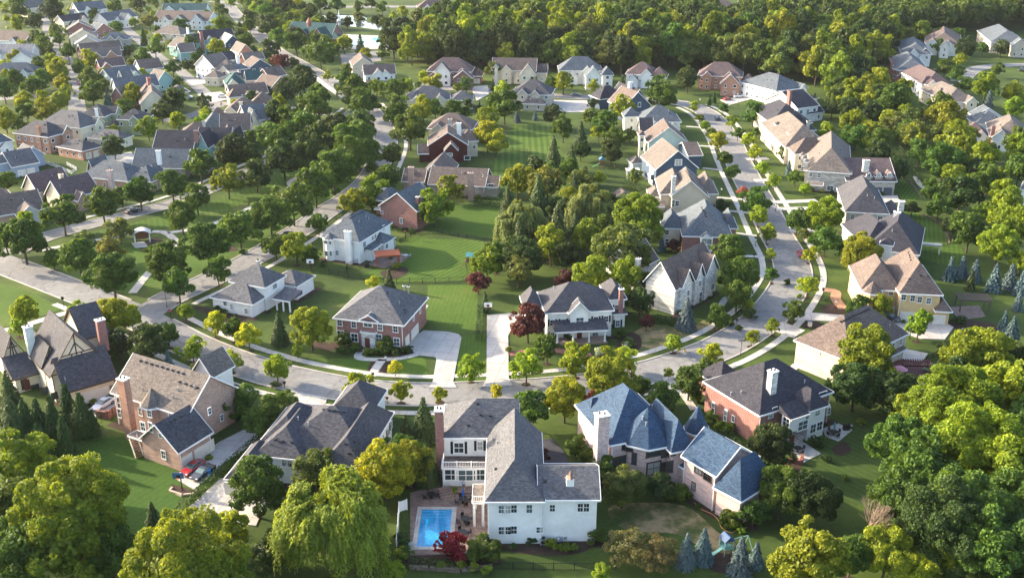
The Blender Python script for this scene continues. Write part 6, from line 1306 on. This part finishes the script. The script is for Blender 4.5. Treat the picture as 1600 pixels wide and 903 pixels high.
# ---------------- garden structures ----------------
def pergola(x, y, w_, d, h, ang, label, mat, roofed=False, name='pergola', posts=(2,2)):
    p = P(x, y); r_ = empty(name, (p.x,p.y,0), ang); 
    for sx in (-1,1):
        for sy in (-1,1): mb = MB(); mb.box((sx*(w_/2-0.3),sy*(d/2-0.3),h/2),(0.26,0.26,h)); mb.obj('post', mat, r_)
    mb = MB()
    for sy in (-1,1): mb.box((0,sy*(d/2-0.3),h+0.12),(w_,0.16,0.26))
    mb.obj('beam', mat, r_); mb = MB(); k = int(w_/0.45)
    for j in range(k+1): mb.box((-w_/2+j*w_/k,0,h+0.36),(0.14,d+0.4,0.22))
    if roofed: mb.box((0,0,h+0.5),(w_,d,0.06))
    mb.obj('rafters', mat, r_); tag(r_, label, 'pergola')
pergola(606,414,6.2,4.2,2.8,R(12),'reddish-brown wooden pergola on the patio of the white house',M_REDWOOD,True)
pergola(1518,484,7,4,2.8,R(-5),'dark slatted pergola in the garden right of the yellow house',plain('dark_wood',(0.10,0.075,0.07)))
pergola(988,279,4.2,3.2,2.6,R(0),'white pergola behind the big navy gable house',M_WHITE)
pergola(1430,586,5.5,2.6,2.4,R(-5),'maroon pergola screen on the deck behind the buff brick house',plain('maroon_wood',(0.11,0.03,0.035)))
def gazebo(x, y, w_, d, h, ang, label, pm, rk, arch=False, name='gazebo'):
    p = P(x, y); r_ = empty(name, (p.x,p.y,0), ang)
    for sx in (-1,1):
        for sy in (-1,1): mb = MB(); mb.box((sx*(w_/2-0.2),sy*(d/2-0.2),h/2),(0.28,0.28,h)); mb.obj('post', pm, r_)
    mb = MB(); N = 8; prof = []
    for i in range(N+1):
        t = i/N; x_ = -w_/2-0.3+(w_+0.6)*t; z = h+0.1+(1.0*math.sin(math.pi*t) if arch else 1.5*(1-abs(2*t-1))); prof.append((x_,z))
    for i in range(N):
        (x0,z0),(x1,z1) = prof[i],prof[i+1]; mb.prism([(x0,-d/2-0.3,z0),(x1,-d/2-0.3,z1),(x1,d/2+0.3,z1),(x0,d/2+0.3,z0)],[(x0,-d/2-0.3,z0+.12),(x1,-d/2-0.3,z1+.12),(x1,d/2+0.3,z1+.12),(x0,d/2+0.3,z0+.12)])
    mb.obj('roof', rk, r_); mb = MB(); mb.box((0,d/2-0.6,0.42),(w_*0.6,0.4,0.06)); mb.box((0,d/2-0.4,0.7),(w_*0.6,0.06,0.4)); mb.obj('bench', M_WOOD if not arch else plain('bench_wood',(0.16,0.07,0.05)), r_)
    if arch:
        mb = MB(); mb.box((0,d/2-0.1,1.5),(w_-0.5,0.04,1.8)); mb.obj('lattice', M_WOOD, r_)
    tag(r_, label, 'gazebo'); LAND.append((x, y, label.split(' on ')[0].split(' with ')[0].replace('small ','')))
gazebo(223,377,4.2,3.0,2.3,R(20),'white arched garden gazebo on the park lawn',M_WHITE,plain('pale_shingle',(0.5,0.48,0.46)),True)
gazebo(972,318,4.6,4.0,2.6,R(10),'brown-roofed patio pavilion with open sides and a stone chimney',M_CREAM,roofmat('brown',ROOFC['brown']),False,'pavilion')
gazebo(1442,398,5.2,2.2,2.2,R(-15),'pale flat canopy on the right back lawn',M_WHITE,M_WHITE,True,'canopy') if False else pergola(1451,396,5.6,1.6,2.2,R(-14),'pale flat canopy frame on the right back lawn',M_CREAM,True,'canopy')
def playset(x, y, ang, label, top, body, slide, s=1.0):
    p = P(x, y); r_ = empty('playset', (p.x,p.y,0), ang); r_.scale = (s,s,s)
    mb = MB()
    for sx in (-.8,.8):
        for sy in (-.8,.8): mb.box((sx,sy,1.5),(0.12,0.12,3.0))
    mb.box((0,0,1.35),(1.8,1.8,0.12)); mb.box((0,-0.85,1.75),(1.7,0.06,0.7)); mb.box((0,0.85,1.75),(1.7,0.06,0.7)); mb.obj('tower', body, r_)
    mb = MB(); mb.prism([(-1,-1,2.9),(1,-1,2.9),(1,1,2.9),(-1,1,2.9)],[(-0.1,-1,3.7),(0.1,-1,3.7),(0.1,1,3.7),(-0.1,1,3.7)]); mb.obj('canopy', top, r_)
    mb = MB(); mb.prism([(-0.9,-0.4,1.3),(-3.2,-0.4,0.1),(-3.2,0.2,0.1),(-0.9,0.2,1.3)],[(-0.9,-0.4,1.42),(-3.2,-0.4,0.22),(-3.2,0.2,0.22),(-0.9,0.2,1.42)]); mb.box((-2.0,-0.42,0.9),(2.6,0.05,0.25)) if False else None; mb.obj('slide', slide, r_)
    mb = MB(); mb.tube((0.9,0,2.5),(4.0,0,2.5),0.07); mb.tube((4.0,0,2.5),(4.4,-1.2,0),0.07); mb.tube((4.0,0,2.5),(4.4,1.2,0),0.07); mb.obj('swing_frame', body, r_)
    for k in (1.7, 2.9):
        mb = MB(); mb.tube((k-.2,0,2.5),(k-.2,0,0.6),0.02,0.02,4); mb.tube((k+.2,0,2.5),(k+.2,0,0.6),0.02,0.02,4); mb.box((k,0,0.58),(0.5,0.25,0.05)); mb.obj('swing', M_BLACK, r_)
    tag(r_, label, 'playset')
playset(735,416,R(250),'wooden playset with teal canopy on the striped back lawn',plain('teal_cloth',(0.03,0.16,0.18)),M_WOOD,plain('tan_slide',(0.5,0.35,0.22)))
playset(1134,864,R(20),'mint green playset with navy canopy among the blue spruces',plain('navy_cloth',(0.03,0.07,0.16)),plain('mint_wood',(0.22,0.42,0.36)),plain('mint_slide',(0.25,0.5,0.42)),0.9)
playset(1318,80,R(0),'orange-red playset in a clearing of the wood',plain('red_cloth',(0.3,0.05,0.03)),M_REDWOOD,plain('orange_slide',(0.55,0.18,0.05)),1.3)
playset(940,262,R(0),'wooden playset with blue canopy behind the navy gable house',plain('blue_cloth',(0.06,0.16,0.32)),M_WOOD,plain('green_slide',(0.05,0.2,0.08)))
def table_set(x, y, label, col=M_BLACK, n=4, r=0.75, ang=0.0, umb=None, z=0.1):
    p = P(x, y); t_ = empty('patio_table', (p.x,p.y,z), ang); mb = MB(); mb.lathe([(r,0.70),(r,0.75)],(0,0,0),14); mb.obj('table_top', col, t_); mb = MB(); mb.tube((0,0,0),(0,0,0.7),0.05); mb.lathe([(0.3,0),(0.28,0.05)],(0,0,0),10); mb.obj('pedestal', col, t_)
    tag(t_, 'round '+label[0], 'table')
    for k in range(n):
        a = ang+6.283*k/n+0.4; c = empty('patio_chair', (p.x+math.cos(a)*(r+0.35), p.y+math.sin(a)*(r+0.35), z), a+math.pi/2)
        mb = MB(); mb.box((0,0,0.44),(0.5,0.5,0.06)); mb.obj('seat', col, c); mb = MB(); mb.box((0,-0.24,0.72),(0.5,0.05,0.5)); mb.obj('backrest', col, c)
        for sx in (-.22,.22):
            for sy in (-.22,.22): mb = MB(); mb.box((sx,sy,0.21),(0.04,0.04,0.42)); mb.obj('leg', col, c)
        tag(c, label[1], 'chair', label[2])
    if umb:
        u = empty('patio_umbrella', (p.x,p.y,z)); mb = MB(); mb.tube((0,0,0.76),(0,0,2.5),0.03); mb.obj('pole', M_GREY, u); mb = MB()
        if umb[1]: mb.lathe([(1.5,2.1),(0.8,2.5),(0.05,2.75)],(0,0,0),8)
        else: mb.lathe([(0.10,1.1),(0.20,1.5),(0.14,2.3),(0.02,2.7)],(0,0,0),8)
        mb.obj('canopy', umb[0], u); tag(u, umb[2], 'umbrella')
CL = lambda s: s
table_set(724,786,('dark patio table with closed blue umbrella near the white pool house','dark metal chair at the round table by the pool house steps','chairs at the upper pool patio table'),umb=(plain('umb_blue',(0.02,0.10,0.40)),0,'closed bright blue patio umbrella beside the pool house steps'))
table_set(727,816,('dark patio table right of the swimming pool, nearer the house','dark metal chair at the table right of the pool','chairs right of the pool'))
table_set(723,838,('dark patio table above the crimson maple bush','dark metal chair at the table above the crimson maple bush','chairs above the crimson bush'))
table_set(674,778,('dark patio table on the pavers above the pool','dark lounge chair on the pavers above the pool','chairs above the pool'),n=2)
table_set(1302,680,('dark patio table with closed teal umbrella behind the red brick house','dark chair at the teal umbrella table','chairs round the teal umbrella table'),umb=(plain('umb_teal',(0.05,0.28,0.32)),0,'closed teal patio umbrella behind the black-roofed red brick house'))
table_set(1246,706,('dark table on the lower patio of the red brick house','dark armchair on the lower patio of the red brick house','chairs on the lower brick patio'))
table_set(1404,592,('table under the pink umbrella on the maroon deck','chair under the pink umbrella on the maroon deck','chairs under the pink umbrella'),umb=(plain('umb_pink',(0.55,0.26,0.32)),1,'open pink patio umbrella behind the buff brick corner house'))
table_set(1448,594,('dark table on the pale patio beside the white flowering shrub','black lounge chair on the pale patio beside the white flowering shrub','chairs beside the white shrub'),n=2)
table_set(634,403,('grey table beside the reddish-brown pergola','grey chair beside the reddish-brown pergola','chairs beside the pergola'),M_GREY,3)
table_set(980,322,('dark table under the brown patio pavilion','dark chair under the brown patio pavilion','chairs under the pavilion'),n=3)
def box_thing(name, x, y, dims, mats, label, cat, extra=None, z=0.1, ang=0.2):
    p = P(x, y); mb = MB(); mb.box((0,0,dims[2]/2),dims); 
    if extra: extra(mb)
    o = mb.obj(name, mats); o.location = (p.x,p.y,z); o.rotation_euler = (0,0,ang); return tag(o, label, cat)
box_thing('air_conditioner',848,849,(0.9,0.9,0.9),[M_GREY,M_BLACK],'grey air conditioning unit at the foot of the pool house','air conditioner',lambda m: (m.lathe([(0.38,0.9),(0.36,0.96)],(0,0,0),14,1), m.box((0,-0.46,0.45),(0.7,0.02,0.6),0,1)))
box_thing('trash_bin',327,743,(0.6,0.7,1.0),[plain('bin_blue',(0.03,0.16,0.42)),M_BLACK],'blue wheeled bin beside the black sedan','bin',lambda m: (m.box((0,0,1.04),(0.68,0.78,0.08)), m.tube((-0.35,0.3,0.12),(0.35,0.3,0.12),0.12,0.12,8,1)))
box_thing('trash_bin',1390,492,(0.6,0.7,1.0),[plain('bin_blue',(0.03,0.16,0.42)),plain('bin_yellow',(0.6,0.45,0.03))],'blue bin with yellow lid by the yellow house garage','bin',lambda m: m.box((0,0,1.05),(0.7,0.8,0.1),0,1))
box_thing('grill',573,418,(1.2,0.6,0.9),[M_BLACK,M_GREY],'black barbecue grill on the patio by the pergola','grill',lambda m: (m.tube((-0.55,0,0.95),(0.55,0,0.95),0.3,0.3,10), m.box((0.9,0,0.8),(0.5,0.5,0.05),0,1)))
box_thing('grill',1322,672,(1.2,0.6,0.9),[M_BLACK,M_GREY],'black barbecue grill on the patio of the red brick house','grill',lambda m: (m.tube((-0.55,0,0.95),(0.55,0,0.95),0.3,0.3,10), m.box((0.9,0,0.8),(0.5,0.5,0.05),0,1)))
box_thing('utility_box',1265,510,(0.7,0.7,0.9),[M_CREAM,M_GREY],'pale utility box in the mulch bed by the buff house drive','utility box',lambda m: m.box((0,0,0.93),(0.8,0.8,0.06),0,1))
box_thing('planter',643,858,(0.7,0.7,0.6),[M_CREAM,M_LEAF],'pale square planter at the pool patio corner','planter',lambda m: m.lathe([(0.3,0.55),(0.5,0.9),(0.05,1.3)],(0,0,0),8,1))
box_thing('utility_meter',874,846,(0.9,0.3,0.8),[M_GREY,M_WHITE],'grey utility meters fixed low on the pool house wall','meter',lambda m: (m.box((0.9,0,0.5),(0.5,0.25,0.5)), m.tube((-0.2,-0.2,0.6),(-0.2,-0.1,0.6),0.18,0.18,10,1)))
# garden hose
l = catmull([P(*p) for p in [(1085,785),(1095,795),(1112,803),(1122,812),(1128,825),(1142,832),(1152,828),(1167,824)]], 8); mb = MB()
for i in range(len(l)-1): mb.tube(l[i]+Vector((0,0,0.05)), l[i+1]+Vector((0,0,0.05)), 0.05, 0.05, 5)
tag(mb.obj('garden_hose', plain('hose_orange',(0.5,0.26,0.08))), 'orange garden hose curling along the dry back lawn of the brick mansion', 'hose')
# deck stairs of the brick house
p = P(212,706); r_ = empty('garden_stairs', (p.x,p.y,0), R(35)); mb = MB()
for k in range(8): mb.box((0,-2.2+k*0.32,0.2+k*0.27),(1.2,0.32,0.08))
mb.obj('steps', M_WOOD, r_)
for s in (-1,1):
    mb = MB(); mb.tube((s*0.65,-2.4,0.9),(s*0.65,0.3,3.2),0.06); mb.tube((s*0.65,-2.4,0.25),(s*0.65,0.3,2.55),0.08)
    for k in range(9): mb.box((s*0.65,-2.4+k*0.33,0.6+k*0.28),(0.05,0.05,0.8))
    mb.obj('railing', M_CREAM, r_)
tag(r_, 'cream wooden stairs with railings leading up to the brick house deck', 'stairs')
for nm, x, y, ang, lab, wd in (('patio_stairs',1240,690,R(-50),'wide pale stone steps down to the lower patio of the red brick house',2.6),('pool_stairs',697,776,R(20),'brick steps curving down from the pool house sunroom',2.2)):
    p = P(x, y); mb = MB()
    for k in range(5): mb.box((0,k*0.36-0.9,0.1+k*0.16),(wd,0.5,0.2+k*0.3))
    o = mb.obj(nm, M_WALK if 'stone' in lab else M_PAVER); o.location = (p.x,p.y,0.0); o.rotation_euler = (0,0,ang); tag(o, lab, 'stairs')
box_thing('deck',1425,583,(9,6,0.8),[plain('deck_maroon',(0.13,0.04,0.04)),M_BLACK],'maroon timber deck behind the buff brick corner house','deck',lambda m: [m.box((0,-3+k*0.5,0.81),(9,0.44,0.04)) for k in range(12)],0.0,R(-35))
# flag
p = P(1331,470); r_ = empty('flag', (p.x,p.y,0)); mb = MB(); mb.tube((0,0,0),(0.5,0,3.0),0.03); mb.obj('pole', M_WHITE, r_); mb = MB()
for k in range(7): mb.prism([(0.45,-0.01,2.9-k*0.11-0.11),(1.25,-0.01,2.7-k*0.11-0.11),(1.25,0.01,2.7-k*0.11-0.11),(0.45,0.01,2.9-k*0.11-0.11)],[(0.45,-0.01,2.9-k*0.11),(1.25,-0.01,2.7-k*0.11),(1.25,0.01,2.7-k*0.11),(0.45,0.01,2.9-k*0.11)],k%2)
mb.prism([(0.44,-0.02,2.55),(0.8,-0.02,2.46),(0.8,0.02,2.46),(0.44,0.02,2.55)],[(0.44,-0.02,2.91),(0.8,-0.02,2.82),(0.8,0.02,2.82),(0.44,0.02,2.91)],2)
mb.obj('cloth', [plain('flag_red',(0.45,0.04,0.05)),M_WHITE,plain('flag_blue',(0.03,0.05,0.2))], r_); tag(r_, 'small striped flag by the yellow stucco house entrance', 'flag')
# person on the sunroom step
def person(x, y, z, rz, label):
    p = P(x, y, z); J = {'pel':(0,0,.95),'che':(0,0,1.32),'nec':(0,0,1.5),'hed':(0,-.01,1.62),'top':(0,0,1.74),'ls':(.19,0,1.43),'le':(.26,.02,1.15),'lw':(.24,-.06,.9),'lh':(.24,-.09,.8),'rs':(-.19,0,1.43),'re':(-.26,.02,1.15),'rw':(-.24,-.06,.9),'rh':(-.24,-.09,.8),'lk':(.11,-.02,.5),'la':(.12,.02,.09),'lt':(.13,-.15,.04),'rk':(-.11,-.02,.5),'ra':(-.12,.02,.09),'rt':(-.13,-.15,.04),'lp':(.1,0,.9),'rp':(-.1,0,.9)}
    rad = dict(pel=.15,che=.16,nec=.06,hed=.10,top=.075,ls=.07,le=.05,lw=.035,lh=.03,rs=.07,re=.05,rw=.035,rh=.03,lk=.065,la=.045,lt=.04,rk=.065,ra=.045,rt=.04,lp=.1,rp=.1); ks = list(J)
    E = [('pel','che'),('che','nec'),('nec','hed'),('hed','top'),('che','ls'),('ls','le'),('le','lw'),('lw','lh'),('che','rs'),('rs','re'),('re','rw'),('rw','rh'),('pel','lp'),('lp','lk'),('lk','la'),('la','lt'),('pel','rp'),('rp','rk'),('rk','ra'),('ra','rt')]
    me = bpy.data.meshes.new('body'); me.from_pydata([J[k] for k in ks], [(ks.index(a),ks.index(b)) for a,b in E], []); o = bpy.data.objects.new('body', me); r_ = empty('person', p, rz); link(o, r_)
    sk = o.modifiers.new('skin','SKIN'); o.modifiers.new('sub','SUBSURF').levels = 1; o.modifiers['sub'].render_levels = 2
    for i, k in enumerate(ks): me.skin_vertices[0].data[i].radius = (rad[k],)*2
    me.skin_vertices[0].data[0].use_root = True
    m, n, b = newmat('skin', 0.6); b.inputs['Base Color'].default_value = (0.45,0.27,0.20,1); me.materials.append(m)
    for nm, col, parts in (('shirt',(0.30,0.42,0.62),[((0,0,.95),(0,0,1.12),.175,.17),((0,0,1.12),(0,0,1.44),.17,.19),((.17,0,1.44),(.25,.02,1.2),.09,.075),((-.17,0,1.44),(-.25,.02,1.2),.09,.075)]),('shorts',(0.10,0.11,0.15),[((0,0,.82),(0,0,.97),.18,.165),((.1,0,.9),(.11,-.01,.56),.11,.10),((-.1,0,.9),(-.11,-.01,.56),.11,.10)]),('hair',(0.12,0.08,0.05),[((0,.015,1.66),(0,.02,1.76),.105,.07)]),('shoes',(0.6,0.6,0.6),[((.13,.05,.04),(.135,-.19,.04),.05,.045),((-.13,.05,.04),(-.135,-.19,.04),.05,.045)])):
        mb = MB()
        for a, b_, r1, r2 in parts: mb.tube(a, b_, r1, r2, 10)
        mb.obj(nm, plain('cloth_'+nm, col, 0.8), r_)
    tag(r_, label, 'person')
mb = MB(); c = P(728,767); mb.box((c.x,c.y,0.25),(7.2,2.4,0.5)); mb.box((c.x,c.y-1.4,0.12),(6.6,0.5,0.24)); tag(mb.obj('terrace', M_PAVER), 'raised brick terrace below the pool house sunroom doors', 'terrace')
person(724.5,763.5,0.51,0.0,'person in a light blue shirt and dark shorts outside the pool house doors')
# ---------------- air ----------------
mh = MB(); mh.prism([(-1590,-250,-1.0),(1590,-250,-1.0),(1590,2590,-1.0),(-1590,2590,-1.0)],[(-1590,-250,101.0),(1590,-250,101.0),(1590,2590,101.0),(-1590,2590,101.0)])
hz = bpy.data.materials.new('haze'); hz.use_nodes = True; hn = hz.node_tree; hn.nodes.clear()
pv = hn.nodes.new('ShaderNodeVolumePrincipled'); pv.inputs['Color'].default_value = (0.88,0.92,1.0,1); pv.inputs['Density'].default_value = 0.000028; pv.inputs['Anisotropy'].default_value = 0.2
ho = hn.nodes.new('ShaderNodeOutputMaterial'); hn.links.new(pv.outputs[0], ho.inputs['Volume'])
o = mh.obj('haze', hz); tag(o, None, None, None, 'stuff')
# ---------------- labels for plants ----------------
def rel(px, lx, ly):
    dx, dy = px[0]-lx, (px[1]-ly)*1.5
    if abs(dx) > abs(dy)*1.1: return 'right of' if dx > 0 else 'left of'
    return 'in front of' if dy > 0 else 'behind'
from collections import defaultdict
G_ = defaultdict(list)
def sizeword(k, W_):
    c = KD[k][4]
    if c == 'shrub': return 'small ' if W_ < 1.4 else '' if W_ < 3.2 else 'large '
    return 'young ' if W_ < 5.0 and KD[k][0] != 'column' and KD[k][0] != 'spruce' else 'large ' if W_ > 11 else 'small ' if W_ < 3 else ''
for root, k, W_, px in PLANTS:
    l = min(LAND, key=lambda t: (t[0]-px[0])**2+((t[1]-px[1])*1.5)**2)
    noun = KD[k][3].replace('young ', ''); look = sizeword(k, W_)+KD[k][5]+' '+noun
    G_[(look, rel(px, l[0], l[1]), l[2])].append((root, k, px))
ORD = ['leftmost','second from left','third from left','fourth from left','fifth from left','sixth from left','seventh from left','eighth from left','ninth from left','tenth from left','eleventh from left','twelfth from left','thirteenth from left','fourteenth from left','fifteenth from left','sixteenth from left','seventeenth from left','eighteenth from left','nineteenth from left','twentieth from left']
NUM = {2:'two',3:'three',4:'four',5:'five',6:'six',7:'seven',8:'eight',9:'nine',10:'ten',11:'eleven',12:'twelve'}
PG = dict(tree='trees around the houses', willow='weeping willows', spruce='blue spruces', conifer='evergreens round the gardens', shrub='shrubs round the houses')
for (look, rl, lm), items in G_.items():
    items.sort(key=lambda t: t[2][0]); n = len(items)
    for i, (root, k, px) in enumerate(items):
        base = look+' '+rl+' the '+lm
        if n == 1: lab = base
        else:
            o_ = 'rightmost' if i == n-1 else ORD[min(i, 19)]; lab = (o_+' '+base) if o_ in ('leftmost','rightmost') else o_+', '+base
        wds = lab.split()
        if len(wds) > 16: lab = ' '.join(wds[:16])
        tag(root, lab, KD[k][4], PG[KD[k][4]])
